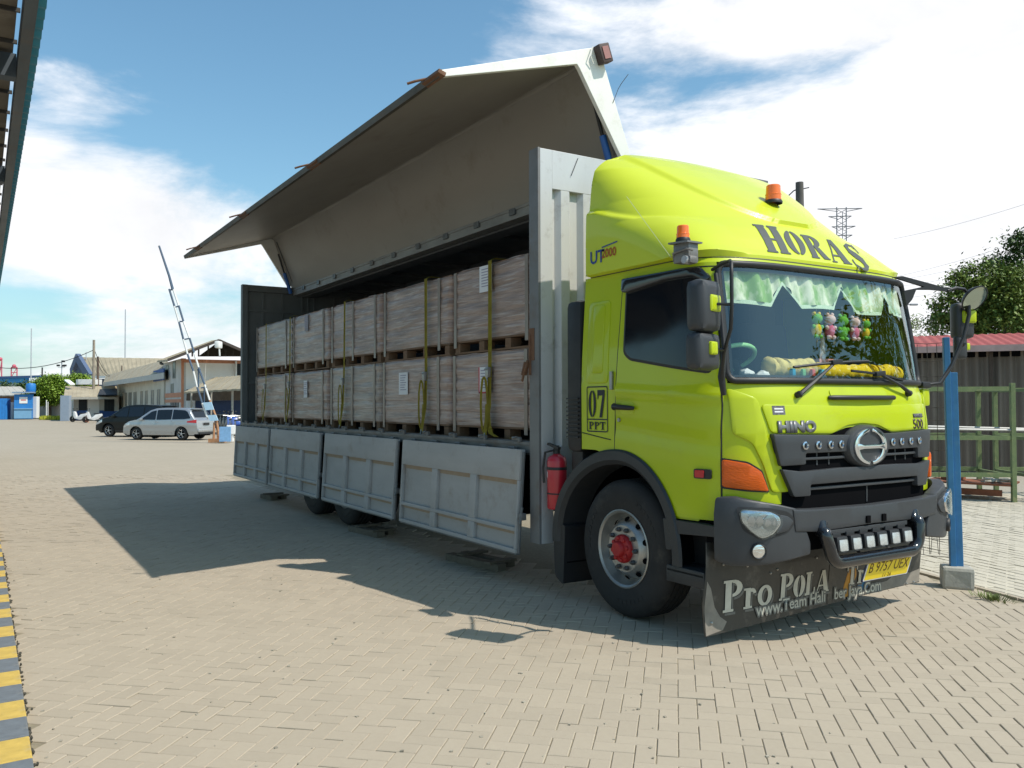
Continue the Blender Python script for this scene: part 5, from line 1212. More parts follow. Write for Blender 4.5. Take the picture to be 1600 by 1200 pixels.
# painted kerb
kb=thing('painted_kerb','kerb strip painted in worn yellow and grey blocks along the left edge of the yard','kerb',(-1,-3.98,0))
kme=[]
for m_ in (KG,KY):
    q=MB(); q.box((0,0,0),(.296,.18,.12),bev=.008); me_=q.build('kerb_block',m_,None); kme.append(me_.data); bpy.data.objects.remove(me_)
for k in range(-3,60):
    for row in (0,1):
        o=bpy.data.objects.new('kerb_block',kme[(k+1)%2]); COL.objects.link(o); o.parent=kb; o.matrix_parent_inverse=_wm(kb).inverted(); o.location=(.539-.30*k-.15,KY_-.095-.186*row,-.032+random.gauss(0,.002)); o.rotation_euler=(random.gauss(0,.006),0,random.gauss(0,.006))
b=MB(); b.bx(6,-30,KY_-.28,KY_-9,-.02,.012); structure(b.build('dock_floor',CONC))
b=MB()   # crumbs and tufts in the kerb joint
for k in range(260):
    x=random.uniform(-6,1.5); b.ball((x,KY_-.004+random.gauss(0,.010),random.uniform(.0,.008)),(random.uniform(.006,.02),random.uniform(.004,.012),.008),5)
structure(b.build('kerb_debris',mat('dark_debris',(.07,.065,.05),.95)),'stuff')
# timber blocks under the truck
for (px,py,L_,rz,lab) in ((572,832,.72,.12,'grey timber block lying under the truck behind the middle gate'),(742,880,.85,.15,'long grey timber block lying under the truck below the front gate'),(420,778,.5,.1,'small timber block lying by the rear mud flap of the truck')):
    v=ray(px,py); s_=(0.02-CAM.z)/v.z; p=CAM+v*s_
    t_=thing('timber_block',lab,'timber block',(p.x,p.y,0))
    b=MB(); b.box((p.x,p.y,.035),(L_,.11,.07),rz,bev=.006); b.build('timber',DWOOD,t_)
    b=MB(); b.box((p.x-.1,p.y+.2,.03),(L_*.9,.10,.06),rz,bev=.006); b.box((p.x+L_*.35,p.y+.12,.075),(.10,.34,.025),rz,bev=.004); b.box((p.x-L_*.3,p.y+.12,.075),(.10,.34,.025),rz,bev=.004); b.build('cross_timber',DWOOD,t_)
# ================================================================== LEFT CANOPY
cz=4.2; P0=GP(0,1); 
v=ray(72,0); s_=(cz-CAM.z)/v.z; e0=CAM+v*s_; ye=e0.y+.0
can=thing('dock_canopy','dark underside of a loading dock canopy with a steel gutter and blue ribbed roof edge','canopy',(-8,-6,0))
b=MB(); b.bx(-28,3,ye-.115,ye-.04,cz-.02,cz+.16); b.build('eave_beam',mat('eave_steel',(.075,.10,.12),.5,.4,.4,3,dirt=((.12,.08,.05),.6,2.5),stretch=(.3,1,1)),can)
b=MB()
def cor(u,v):
    x=3-31*u; return Vector((x,ye-.05+.08*v-.0,cz+.172-.004*v+.016*math.sin(x*2*math.pi/.19)))
b.grid(cor,1300,1); b.build('roof_sheet_edge',mat('blue_roof_sheet',(.03,.30,.45),.5),can,smooth=60)
b=MB(); b.bx(-28,3,ye-6,ye-.14,cz+.165,cz+.185); b.build('roof_sheet',mat('rusty_sheet',(.20,.17,.13),.8,0,.9,2,col2=(.09,.07,.05),dirt=((.30,.27,.22),.6,3)),can)
for k in range(52): b=MB(); x=2.5-.6*k; b.bx(x,x+.018,ye-3,ye-.12,cz+.135,cz+.165); b.build('roof_batten',mat('dark_batten',(.05,.045,.04),.8),can)
for k in range(8): b=MB(); x=1-3.6*k; b.bx(x,x+.12,ye-5,ye-.12,cz-.05,cz+.13); b.build('rafter',mat('rafter_blue_grey',(.05,.07,.09),.6),can)
for x in (-8.5,-15.5,-22.5): b=MB(); b.bx(x,x+.15,ye-2.2,ye-2.05,0,cz-.05); b.build('column',MATS['rafter_blue_grey'],can)
# ================================================================== RIGHT SIDE
BLP=mat('blue_post_paint',(.03,.17,.38),.5,0,.5,7,col2=(.015,.08,.17),dirt=((.10,.22,.32),.5,10))
c=GP(1491,7.45); t_=thing('blue_post','blue painted square steel post set in a rough concrete block','post',(c.x,c.y,0))
zt=ZP(582,7.45,1490); zt2=ZP(527,7.45,1484)
rp=math.atan2(rt.y,rt.x)
b=MB(); b.box((c.x+.025*rt.x,c.y+.025*rt.y,(.15+zt)/2),(.058,.05,zt-.15),rp-.25,bev=.006); b.box((c.x-.032*rt.x,c.y-.032*rt.y,(.15+zt2)/2),(.052,.06,zt2-.15),rp-.25,bev=.006); 
for v_ in b.bm.verts:
    k=(v_.co.z-.15)/2.1; v_.co.x-=rt.x*.035*k; v_.co.y-=rt.y*.035*k
b.build('post_shaft',BLP,t_)
b=MB(); b.box((c.x,c.y,.085),(.25,.23,.19),rp-.4,bev=.03)
for v_ in b.bm.verts: v_.co+=Vector((noise.noise(v_.co*9),noise.noise(v_.co*8+Vector((4,0,0))),noise.noise(v_.co*7)))*.02
b.build('concrete_block',CONC,t_)
# wire mesh panel
WIRE=mat('rusty_wire',(.10,.085,.075),.6,.5,.3,20)
t_=thing('wire_mesh_panel','bent rusty wire mesh panel leaning between the truck and the blue post','wire mesh',(c.x-.3,c.y-.2,0))
a1=GP(1418,7.7); a2=GP(1481,7.5); 
Zm=lambda py:ZP(py,7.6,1450)
for k in range(5):
    p=a1.lerp(a2,k/4); b=MB(); zz=Zm(865)+.0; pts_=[(p.x+.004*math.sin(q*.9+k),p.y+.004*math.sin(q*1.3+k*2),zz+(Zm(538)-zz)*q/14) for q in range(15)]; b.tube(pts_,.0032,4); b.build('vertical_wire',WIRE,t_)
for k in range(15):
    z=Zm(865)+(Zm(540)-Zm(865))*k/14+random.gauss(0,.01); b=MB(); b.tube([(a1.x,a1.y,z+.01),(a1.lerp(a2,.5).x,a1.lerp(a2,.5).y,z-.006),(a2.x,a2.y,z)],.0028,4); b.build('horizontal_wire',WIRE,t_)
b=MB()
for px in (1434,1457):
    for q in (-1,1):
        A=GP(px,7.6); b.tube([(A.x,A.y,Zm(790)),(A.x+rt.x*.035*q,A.y+rt.y*.035*q,Zm(865))],.003,4)
b.build('wire_leg',WIRE,t_)
# green racks
GRN=mat('green_rack_paint',(.20,.24,.10),.6,0,.9,5,col2=(.05,.11,.05),dirt=((.42,.38,.17),.85,5)); 
def rack(px0,px1,d0,d1,lab,x2=None,deep=1.3):
    A=GP(px0,d0); B=GP(px1,d1); u=(B-A); L_=u.length; u.normalize(); w__=Vector((-u.y,u.x,0)); 
    if w__.dot(Vector((fw.x,fw.y,0)))<0: w__=-w__
    t_=thing('steel_rack',lab,'rack',tuple(A+(B-A)*.5)); n=max(1,round(L_/1.45)); H=ZP(607,(d0+d1)/2)
    for k in range(n+1):
        for q in (0,1):
            p=A+u*(L_*k/n)+w__*deep*q; b=MB(); b.box((p.x,p.y,H/2+(.03 if q==0 else 0)),(.07,.07,H+.06 if q==0 else H),math.atan2(u.y,u.x),bev=.004); b.build('rack_post',GRN,t_)
    for z in (H-.03,H*.56,H*.24):
        for q in (0,1):
            b=MB(); b.beam(A+w__*deep*q+Vector((0,0,z)),B+w__*deep*q+Vector((0,0,z)),.05,.07); b.build('rack_beam',GRN,t_)
        for k in range(n+1):
            p=A+u*(L_*k/n)+Vector((0,0,z-.02)); b=MB(); b.beam(p,p+w__*deep,.05,.05); b.build('cross_beam',GRN,t_)
    return A,B,u,w__,H,t_
A,B,u_,w__,H_,t_=rack(1418,1582,13.7,13.5,'weathered green steel rack standing behind the blue post against the corrugated fence')
rack(1615,1780,13.45,13.3,'second green steel rack running out of the right edge of the picture')
b=MB(); b.tube([A+Vector((0,0,H_*.64)),B+u_*1.5+Vector((0,0,H_*.64-.05))],.02,6); b.tube([A+w__*.3+Vector((0,0,H_*.66)),B+w__*.3+u_*1.2+Vector((0,0,H_*.62))],.02,6); tag(b.build('steel_pipes',mat('pale_pipe',(.45,.45,.43),.5,.3),None,smooth=50,origin=tuple(A+Vector((0,0,H_*.6)))),'pale steel pipes lying across the middle level of the green rack','pipes')
q=GP(1515,14.2); b=MB(); b.box((q.x,q.y,.28),(1.3,.8,.03),.3); b.box((q.x-.3,q.y,.34),(.3,.3,.08),.2); b.box((q.x,q.y-.3,.14),(1.2,.06,.1),.3); tag(b.build('red_pallet_board',mat('reddish_board',(.28,.10,.05),.8,0,.4,8),None,origin=(q.x,q.y,.1)),'reddish brown board pallet lying inside the foot of the green rack','board')
q=GP(1558,13.9); b=MB(); P=[]
for k in range(60): a=k*.7; P.append((q.x+.22*math.cos(a)*rt.x+random.gauss(0,.03),q.y+.25*math.cos(a)*rt.y+.1*math.sin(a),.30+.02*math.sin(k*1.3)+.001*k))
b.tube(P,.014,5); tag(b.build('rope_coil',mat('pale_rope',(.5,.47,.4),.9),None,smooth=60,origin=(q.x,q.y,.3)),'tangled pale rope lying on the reddish boards','rope')
# corrugated fence wall with red roof
fa=GP(1380,19.5); fb=GP(1950,17.0); u=(fb-fa); Lf=u.length; u.normalize(); wv=Vector((-u.y,u.x,0)); 
if wv.dot(Vector((fw.x,fw.y,0)))<0: wv=-wv
Hf=ZP(545,19,1500)
CF=mat('brown_corrugated_sheet',(.20,.165,.13),.7,0,.7,1.6,col2=(.10,.085,.07),dirt=((.22,.19,.15),.6,1.3),stretch=(1,1,.3))
t_=thing('corrugated_shed','long low shed with brown corrugated wall and red sheet roof behind the green racks','shed',tuple(fa.lerp(fb,.4)))
npan=14
for k in range(-3,npan):
    s0=Lf*k/npan*.95; b=MB()
    b.grid(lambda a,c_,s0=s0,k=k:(lambda s:fa+u*s+wv*(.04*math.sin(s*2*math.pi/.22)+.01*(k%2))+Vector((0,0,.03+(Hf-.02-.03*(k%3))*c_)))(s0+(Lf/npan*.965)*a),44,1); b.build('wall_sheet',CF,t_,smooth=60)
RR=mat('faded_red_roof',(.36,.075,.065),.7,0,.6,1.5,col2=(.25,.05,.045),dirt=((.36,.19,.17),.5,1.2))
rise=ZP(520,20.6,1500)-Hf
for k in range(-3,npan):
    s0=Lf*k/npan*.95; b=MB()
    b.grid(lambda a,c_,s0=s0:(lambda s:fa+u*s+wv*(-.25+3.4*c_)+Vector((0,0,Hf+.02+(rise+.02)*c_+.010*math.sin(s*2*math.pi/.2))))(s0+(Lf/npan*.96)*a),44,1); b.build('roof_sheet',RR,t_,smooth=60)
b=MB(); b.beam(fa-u*5-wv*.27+Vector((0,0,Hf-.02)),fb-wv*.27+Vector((0,0,Hf-.02)),.03,.14); b.build('fascia_board',mat('pale_pink_fascia',(.50,.36,.33),.7,0,.3,4),t_)
b=MB()
for k in range(-2,8): p=fa+u*(1.6*k+.6); b.beam(p-wv*.06+Vector((0,0,0)),p-wv*.06+Vector((0,0,Hf-.1)),.06,.06)
each(b,'wall_stud',mat('dark_timber',(.09,.07,.055),.9),t_)
b=MB(); b.beam(fa-u*5+wv*.0+Vector((0,0,Hf-.14)),fb+Vector((0,0,Hf-.14)),.05,.12); b.build('dark_eave',DEEP,t_)
# ================================================================== TREES
def leafmat(name,c,c2): 
    m=mat(name,c,.55,0,.8,1.3,col2=c2,rand=.35,spec=.4); b=m.node_tree.nodes['Principled BSDF']; return m
LF1=leafmat('leaf_bright_green',(.24,.35,.035),(.11,.20,.02)); LF2=leafmat('leaf_dark_green',(.085,.14,.035),(.035,.07,.018)); LF3=leafmat('leaf_mid_green',(.20,.27,.055),(.09,.14,.03))
BARK=mat('bark',(.12,.09,.065),.9,0,.4,8,bump=.01,bscale=12)
def tree(lab,base,h,crown,n,leaf,lm,trunk_r=.15,group=None,clump=.5,spr=None,name='tree',droop=.3,bare=0):
    """crown: list of (dx,dy,z,rx,ry,rz) ellipsoids filled with leaf clumps"""
    base=Vector(base); t_=thing(name,lab,'tree',tuple(base),group); rnd=random.Random(hash(lab)%9999 if False else sum(map(ord,lab)))
    b=MB(); top=base+Vector((0,0,crown[0][2])); b.tube([base,base+Vector((.05*h*.3,0,h*.2)),base.lerp(top,.6)+Vector((-.02*h,0,0)),top],[trunk_r,trunk_r*.8,trunk_r*.6,trunk_r*.25],8)
    for (dx,dy,z,rx,ry,rz) in crown:
        for q in range(2):
            s=base+Vector((0,0,h*(.2+.25*rnd.random()))); e=base+Vector((dx+rnd.uniform(-.5,.5)*rx,dy+rnd.uniform(-.5,.5)*ry,z+rnd.uniform(-.2,.5)*rz)); m=s.lerp(e,.5)+Vector((0,0,.1*h*rnd.random())); b.tube([s,m,e],[trunk_r*.45,trunk_r*.28,trunk_r*.1],5)
    b.build('trunk',BARK,t_,smooth=60)
    V=[];F=[]; vol=[a[3]*a[4]*a[5] for a in crown]; tot=sum(vol)
    for (dx,dy,z,rx,ry,rz),vv in zip(crown,vol):
        nc=max(6,int(n*vv/tot/38))
        for c in range(nc):
            while True:
                d=Vector((rnd.uniform(-1,1),rnd.uniform(-1,1),rnd.uniform(-1,1)))
                if .25<d.length<1: break
            d=d*(d.length**-.55 if d.length>.3 else 1)*.93
            if d.length>1.08: d*=1.0/d.length
            cc=base+Vector((dx+d.x*rx,dy+d.y*ry,z+d.z*rz)); cr=clump*rnd.uniform(.55,1.25)
            for l in range(38):
                g=Vector((rnd.gauss(0,.45),rnd.gauss(0,.45),rnd.gauss(0,.33)))*cr; p=cc+g
                a=rnd.uniform(0,6.28); tl=rnd.uniform(-.9,.5)-droop; ld=Vector((math.cos(a)*math.cos(tl),math.sin(a)*math.cos(tl),math.sin(tl))); sd=Vector((-math.sin(a),math.cos(a),rnd.uniform(-.5,.5))).normalized(); L_=leaf*rnd.uniform(.7,1.3)
                n0=len(V); V+= [tuple(p),tuple(p+ld*L_*.5+sd*L_*.28),tuple(p+ld*L_),tuple(p+ld*L_*.5-sd*L_*.28)]; F.append((n0,n0+1,n0+2,n0+3))
    me=bpy.data.meshes.new('crown'); me.from_pydata(V,[],F); me.materials.append(lm); link('crown',me,t_)
    return t_
def TP(px,d): g=GP(px,d); return (g.x,g.y,0)
# right side trees beyond the red roof
D=27
tree('large leafy tree at the right edge of the picture above the red shed roof',TP(1622,D),9,[(0,0,5.4,1.6,1.6,1.9),(.0,.0,4.2,2.1,2.1,1.6),(-1.0,-.4,5.7,.9,.9,.8),(.3,0,6.4,1.2,1.2,.9)],26000,.13,LF2,.22,clump=.42)
tree('bushy green tree beside the far mirror of the truck above the red shed roof',TP(1530,D-1),6,[(0,0,5.3,.9,.9,.65),(-.35,-.2,4.6,1.0,1.0,.7),(.6,.3,4.9,.9,1.0,.9),(-.75,-.4,3.9,.75,.7,.6),(.6,.3,3.9,1.2,1.0,.8)],22000,.12,LF3,.14,clump=.36)
tree('small sparse pale tree left of the bushy tree beyond the shed roof',TP(1412,42),6,[(0,0,5.6,.9,.9,.6),(.5,.4,4.7,.7,.7,.5),(-.5,-.5,4.4,.7,.7,.5)],1400,.12,LF3,.07,clump=.4)
# trees and shed continuing out of frame to the right (mirrored in the windshield)
tree('broad dark tree beyond the right edge of the picture behind the shed',TP(2400,24),9,[(0,0,5.0,3.0,3.0,2.6),(2,1,4.4,2.2,2.2,2.0)],9000,.22,LF2,.25,clump=.7)
tree('wide dark yard tree standing well outside the right edge of the picture',(7.0,13.5,0),8,[(0,0,4.6,3.4,3.4,2.6),(2.5,2.0,4.0,2.4,2.4,2.0),(-1.5,1.5,3.2,2.0,2.0,1.4)],9000,.26,LF2,.28,clump=.8)
# left trees by the guard house
tree('round bright green tree left of the guard house',TP(78,97),5,[(0,0,3.3,2.1,2.1,1.6),(-.5,-1.0,2.6,1.6,1.6,1.1),(.5,.9,2.8,1.5,1.5,1.2),(.1,.3,4.4,1.2,1.2,.8)],26000,.24,LF1,.2,'trees by the guard house',clump=.6)
tree('lower bright green tree rising behind the guard house roof',TP(120,112),6,[(0,0,4.6,1.9,1.9,1.0),(.4,1.0,4.4,1.2,1.2,.8),(-.5,-1.0,4.2,1.3,1.3,1.0)],15000,.25,LF1,.2,'trees by the guard house',clump=.6)
tree('distant dull green tree behind the blue kiosk',TP(47,150),7,[(0,0,4.0,2.6,2.6,1.7),(-.7,-1.8,3.3,1.8,1.8,1.3),(.7,1.8,4.2,1.8,1.8,1.5)],9000,.4,LF2,.25,clump=.9)
tree('faint distant tree at the left edge under the white roof',TP(8,190),7,[(0,0,5.4,3.0,3.0,1.6),(-1,-3,5,2.5,2.5,1.4)],3000,.4,LF2,.2,clump=.9)
# ================================================================== CARS
def profile_at(P,x):
    for (a,b_),(c,d) in zip(P,P[1:]):
        if a<=x<=c: return b_+(d-b_)*(x-a)/(c-a+1e-9)
    return P[-1][1]
def make_car(lab,paint,o,rz,S=1.0,dark=False,bodyh=1.0):
    """length along +x = nose; origin mid, near side is -y"""
    Lc=4.4*S; Wc=1.7*S; t_=thing('parked_car',lab,'car',tuple(o),'cars parked in the yard')
    M=Matrix.Translation(Vector(o))@Matrix.Rotation(rz,4,'Z')
    T=lambda x,y,z:M@Vector((x*S,y*S,z*S))
    top=[(-2.18,.62),(-2.16,.95),(-2.08,1.02),(-1.98,1.12),(-1.72,1.50),(-1.5,1.585),(-1.0,1.62),(-.3,1.635),(.25,1.60),(.6,1.50),(1.15,1.13),(1.35,1.02),(1.8,.93),(2.05,.82),(2.18,.66),(2.2,.45)]
    sill=lambda x:.24 if abs(x)<2.0 else .30
    belt=lambda x:lerp_tab([(-2.2,1.02),(-1.8,1.06),(1.1,.98),(1.4,.93),(2.2,.66)],x)
    def half(x,z):   # half-width
        e=.86; w0=.845-.10*max(0,(abs(x)-1.5)/.7)**2
        if z>1.0: w0-=(z-1.0)*.26
        if z<.45: w0-=(.45-z)*.15
        return w0+.02*math.exp(-((z-.75)/.12)**2)
    def inarch(x,z):
        for ax_ in (1.36,-1.30):
            if (x-ax_)**2+(z-.31)**2<.385**2: return True
        return False
    NX,NZ=88,18
    b=MB(); G_={}
    for sd in (-1,1):
        for i in range(NX+1):
            x=-2.18+4.38*i/NX; zt_=profile_at(top,x); zl=sill(x)
            for a_ in (1.36,-1.30):
                if abs(x-a_)<.385: zl=max(zl,.31+math.sqrt(.385**2-(x-a_)**2))
            for j in range(NZ+1):
                z=zl+(zt_-zl)*j/NZ; y=half(x,z)
                if j==NZ: y-=.05
                G_[sd,i,j]=b.bm.verts.new(T(x,sd*y,z))
    for i in range(NX):
        for j in range(NZ):
            b.bm.faces.new((G_[-1,i,j],G_[-1,i+1,j],G_[-1,i+1,j+1],G_[-1,i,j+1])); b.bm.faces.new((G_[1,i,j],G_[1,i,j+1],G_[1,i+1,j+1],G_[1,i+1,j]))
        b.bm.faces.new((G_[-1,i,NZ],G_[-1,i+1,NZ],G_[1,i+1,NZ],G_[1,i,NZ]))
    for i in (0,NX):
        for j in range(NZ): b.bm.faces.new((G_[-1,i,j],G_[-1,i,j+1],G_[1,i,j+1],G_[1,i,j]))
    body=b.build('body',paint,t_,smooth=40)
    GLS=TINT
    for sd in (-1,1):
        def W(a,c,h,sd=sd): return T(a,sd*(half(a,c)+h),c)
        wins=[[(.20,1.02),(.20,1.50),(.48,1.44),(.98,1.10),(1.02,1.03)],[(-.72,1.04),(-.72,1.54),(.14,1.52),(.14,1.02)],[(-1.82,1.10),(-1.60,1.42),(-1.45,1.50),(-.78,1.54),(-.78,1.04),(-1.5,1.06)]]
        for P in wins: shape_on('side_window',rpoly(P,.04),W,.004,.012,GLS,body,grid=.25)
        for x in (1.02,.17,-.75): b=MB(); b.tube([W(x,.32,.002),W(x+.02,.98,.002)],.006,4); b.build('door_seam',BLACK,body)
        for x in (.02,-.92): b=MB(); b.tube([W(x,.90,.01),W(x+.02,.905,.03),W(x+.16,.905,.03),W(x+.18,.90,.01)],.013,5); b.build('door_handle',paint,body)
        b=MB(); b.box(W(1.0,1.04,.09),(.14*S,.16*S,.12*S),rz,bev=.03); b.build('wing_mirror',paint,body,smooth=60)
        shape_on('sill_trim',[(-.9,.25),(-.9,.33),(.95,.33),(.95,.25)],W,.0,.02,BLACK if dark else paint,body,grid=.4)
        for x in (1.36,-1.30):
            c=T(x,sd*.80,.31); ax=(M.to_3x3()@Vector((0,sd,0))); b=MB(); b.lathe([(.19*S,-.02),(.21*S,.015),(.27*S,.02),(.305*S,0),(.315*S,-.04),(.315*S,-.17),(.2*S,-.19)],c,ax,28); wl=b.build('wheel',RUB,t_,smooth=40)
            b=MB(); b.lathe([(.205*S,.0),(.20*S,.012),(.19*S,.0),(.185*S,-.05),(0,-.06)],c,ax,28); rm=b.build('rim',DEEP,wl,smooth=40)
            b=MB(); xa_=M.to_3x3()@Vector((1,0,0))
            for k in range(5):
                a=2*math.pi*k/5+.3; p0=c+ax*.0; 
                dirv=xa_*math.cos(a)+Vector((0,0,1))*math.sin(a); d2=xa_*math.cos(a+.55)+Vector((0,0,1))*math.sin(a+.55)
                b.beam(p0+dirv*.03,p0+dirv*.13*S+d2*.07*S,.018,.065*S,up=tuple(ax))
            b.lathe([(.205*S,.004),(.20*S,.016),(.19*S,.008)],c,ax,28); b.lathe([(.04*S,0),(.04*S,.012),(0,.014)],c,ax,12); b.build('spoke',mat('alloy_silver',(.65,.66,.68),.25,.8),rm)
        b=MB(); b.grid(lambda u,v:(lambda x,z:T(x,sd*(half(x,z)+.006),z))(-2.14+.50*u,.86+.02*u+(.17-.10*u)*v),8,3); b.build('tail_lamp',REDL,body,smooth=50)
        b=MB(); b.grid(lambda u,v:(lambda x,z:T(x,sd*(half(x,z)+.006),z))(1.72+.42*u,.70+.04*(1-u)+(.14-.05*u)*v-.10*u),8,3); b.build('head_lamp',mat('car_headlamp',(.7,.73,.76),.12,.5),body,smooth=50)
    # windscreen / rear window over the ends
    b=MB(); b.grid(lambda u,v:(lambda x:T(x+.012,(half(x,profile_at(top,x))-.08)*(2*v-1),profile_at(top,x)+.008))(.56+.62*u),6,4); b.build('windscreen',GLS,body,smooth=50)
    b=MB(); b.grid(lambda u,v:(lambda x:T(x-.012,(half(x,profile_at(top,x))-.09)*(2*v-1),profile_at(top,x)+.008))(-1.97+.23*u),4,4); b.build('rear_window',GLS,body,smooth=50)
    b=MB(); b.box(T(-2.20,0,.48),(.10*S,1.5*S,.14*S),rz,bev=.02); b.build('rear_bumper',BLACK if dark else paint,body,smooth=40)
    b=MB(); b.box(T(-2.225,0,.33),(.05*S,1.3*S,.10*S),rz,bev=.015); b.box(T(2.19,0,.55),(.04*S,1.1*S,.20*S),rz,bev=.015); b.build('grille_and_diffuser',BLACK,body)
    b=MB(); b.box(T(-2.20,0,.80),(.02,.45*S,.13*S),rz); b.build('number_plate',mat('plate_black',(.02,.02,.02),.5),body)
    b=MB(); b.box(T(-1.72,0,1.56),(.22*S,1.1*S,.03*S),rz,bev=.01); b.build('roof_spoiler',paint,body,smooth=40)
    b=MB(); b.box(T(0,0,.25),(3.9*S,1.4*S,.12*S),rz); b.build('underbody',DEEP,body)
    return t_
SIL=mat('silver_car_paint',(.42,.43,.44),.28,.6,.03,3,coat=.7); BLK=mat('black_car_paint',(.008,.010,.010),.35,0,.03,3,coat=.1,spec=.25)
# nose towards the left of the picture
A=GP(211,38.6); B=GP(284,38.0); mid=(A+B)/2; dv=(A-B).normalized(); rz=math.atan2(dv.y,dv.x)
wb=(A-B).length; S1=max(.86,wb/2.66)
off=Vector((-dv.y,dv.x,0)); 
if off.dot(Vector((fw.x,fw.y,0)))<0: off=-off
make_car('silver people carrier parked side on in front of the black one by the raised barrier',SIL,mid+off*.8+Vector((0,0,0)),rz,S1*.97)
A=GP(169,42.5); mid2=A-dv*1.36+off*.8
make_car('black people carrier parked behind the silver car, nose to the left',BLK,mid2,rz,.98,dark=True)
# ================================================================== BARRIER
D=35.6; c=GP(340,D)
SG=mat('barrier_white',(.75,.75,.73),.5,0,.1,10); SB=mat('barrier_dark',(.06,.10,.16),.5,0,.1,10); OR=mat('faded_orange_paint',(.50,.25,.12),.6,0,.3,10)
t_=thing('gate_barrier','tall raised lattice barrier arm painted white and dark standing right of the silver car','barrier',tuple(c))
def BPt(px,py,d=D): g=GP(px,d); return Vector((g.x,g.y,ZP(py,d,px)))
l0,l1=BPt(318,640),BPt(261,452)
r0,r1=BPt(338,690),BPt(250,383)
ls=[(325,655),(316,630),(308,605),(302,580),(292.5,553),(286,530),(279,503),(271.7,478),(263.3,451)]; rs_=[(341,690),(339,655),(327.5,625),(319.6,601),(310,574),(303,551),(295.6,528),(286,502),(278.3,477),(269.6,451)]
def alt(ptsA,nm,rad):
    n=0
    for (a,b__) in zip(ptsA,ptsA[1:]):
        A_,B_=BPt(*a),BPt(*b__)
        for k in range(1):
            b=MB(); b.tube([A_,B_],rad,6); b.build('barrier_rail',(SG,SB)[n%2] if ptsA[0][1]<690 or n>1 else OR,t_); n+=1
alt(ls,'l',.042); alt(rs_,'r',.042)
b=MB(); b.tube([BPt(269,452),BPt(263,430),BPt(247,383)],[.06,.05,.04],6); b.build('barrier_tip',SB,t_)
for a,c_ in (((263,453),(269,452)),((271,480),(279,478)),((278,502),(286,502)),((288,530),(294,529)),((308,578),(313,577)),((314,606),(323,605))):
    b=MB(); b.tube([BPt(*a),BPt(*c_)],.03,5); b.build('barrier_rung',SB,t_)
b=MB(); b.tube([BPt(310,577),BPt(310,605)],.03,5); b.tube([BPt(319,605),BPt(319,632)],.03,5); b.build('barrier_rung',SB,t_)
LB=mat('pale_blue_panel',(.42,.62,.78),.5)
for (y0_,y1_,xx) in ((629,640,325),(649,657,332)):
    b=MB(); P=[BPt(xx-8,y0_,D-.1),BPt(xx+5,y0_-1,D-.1),BPt(xx+9,y1_,D-.1),BPt(xx-4,y1_+1,D-.1)]; off_=Vector((fw.x,fw.y,0))*.05
    b.quad(*P); b.quad(*[p+off_ for p in P]); 
    for i in range(4): b.quad(P[i],P[(i+1)%4],P[(i+1)%4]+off_,P[i]+off_)
    b.build('counterweight_panel',LB,t_)
b=MB(); b.tube([BPt(334,690),BPt(335,660)],.05,6); b.tube([BPt(344,690),BPt(338,655)],.05,6); b.box(tuple(c+Vector((0,0,.08))),(.7,.25,.16),rp); b.build('barrier_stand',OR,t_)
g=GP(352,35.2); b=MB(); b.box((g.x,g.y,.36),(.46,.12,.62),rp+.15,bev=.01); b.build; 
q=b.build('blue_box',mat('blue_board',(.22,.42,.68),.5,0,.3,6),None,origin=(g.x,g.y,0)); tag(q,'light blue board box standing at the foot of the raised barrier','box')
g=GP(361,36.0); b=MB(); b.box((g.x,g.y,.52),(.36,.3,.40),rp+.4,bev=.03); b.box((g.x,g.y,.2),(.2,.2,.35),rp); q=b.build('white_box',SG,None,origin=(g.x,g.y,0)); tag(q,'small white box just right of the light blue board','box')
# ================================================================== MOTORBIKES
def motorbike(lab,o,rz,paint,group='parked motorbikes'):
    t_=thing('motorbike',lab,'motorbike',tuple(o),group); M=Matrix.Translation(Vector(o))@Matrix.Rotation(rz,4,'Z'); T=lambda x,y,z:M@Vector((x,y,z)); ay_=M.to_3x3()@Vector((0,1,0))
    for x in (-.62,.62):
        b=MB(); b.lathe([(.19,-.045),(.27,-.045),(.29,0),(.27,.045),(.19,.045)],T(x,0,.29),ay_,20); b.lathe([(.05,-.05),(.18,-.01),(.18,.01),(.05,.05)],T(x,0,.29),ay_,10); b.build('wheel',RUB,t_,smooth=40)
    b=MB(); b.prism(rpoly([(-.75,.62),(-.70,.80),(-.2,.72),(.15,.42),(.35,.95),(.48,1.0),(.50,.6),(.42,.35),(-.1,.22),(-.45,.35)],.05),lambda a,c,h:T(a,h,c),-.13,.13); b.build('fairing',paint,t_,smooth=40,bevel=.02)
    b=MB(); b.box(T(-.35,0,.80),(.65,.24,.10),rz,bev=.04); b.build('seat',BLACK,t_,smooth=50)
    b=MB(); b.tube([T(.62,.07,.29),T(.42,.07,.95)],.025,6); b.tube([T(.62,-.07,.29),T(.42,-.07,.95)],.025,6); b.tube([T(.40,-.33,1.02),T(.42,0,1.0),T(.40,.33,1.02)],.02,6); b.tube([T(-.62,.1,.29),T(-.05,.1,.30)],.03,6); b.build('frame',STEEL,t_)
    b=MB(); b.ball(T(.50,0,.92),(.08,.1,.09),8); b.build('headlight',LENS,t_,smooth=60)
    for s in (-1,1): b=MB(); b.tube([T(.41,.25*s,1.02),T(.38,.30*s,1.2)],.008,4); b.ball(T(.38,.31*s,1.22),(.02,.06,.04),6); b.build('mirror',BLACK,t_)
    return t_
MBL=mat('blue_bike_paint',(.02,.08,.35),.3,coat=.5); MBK=mat('black_bike_paint',(.015,.015,.02),.3,coat=.5); MWH=mat('white_bike_paint',(.75,.75,.75),.3,coat=.4)
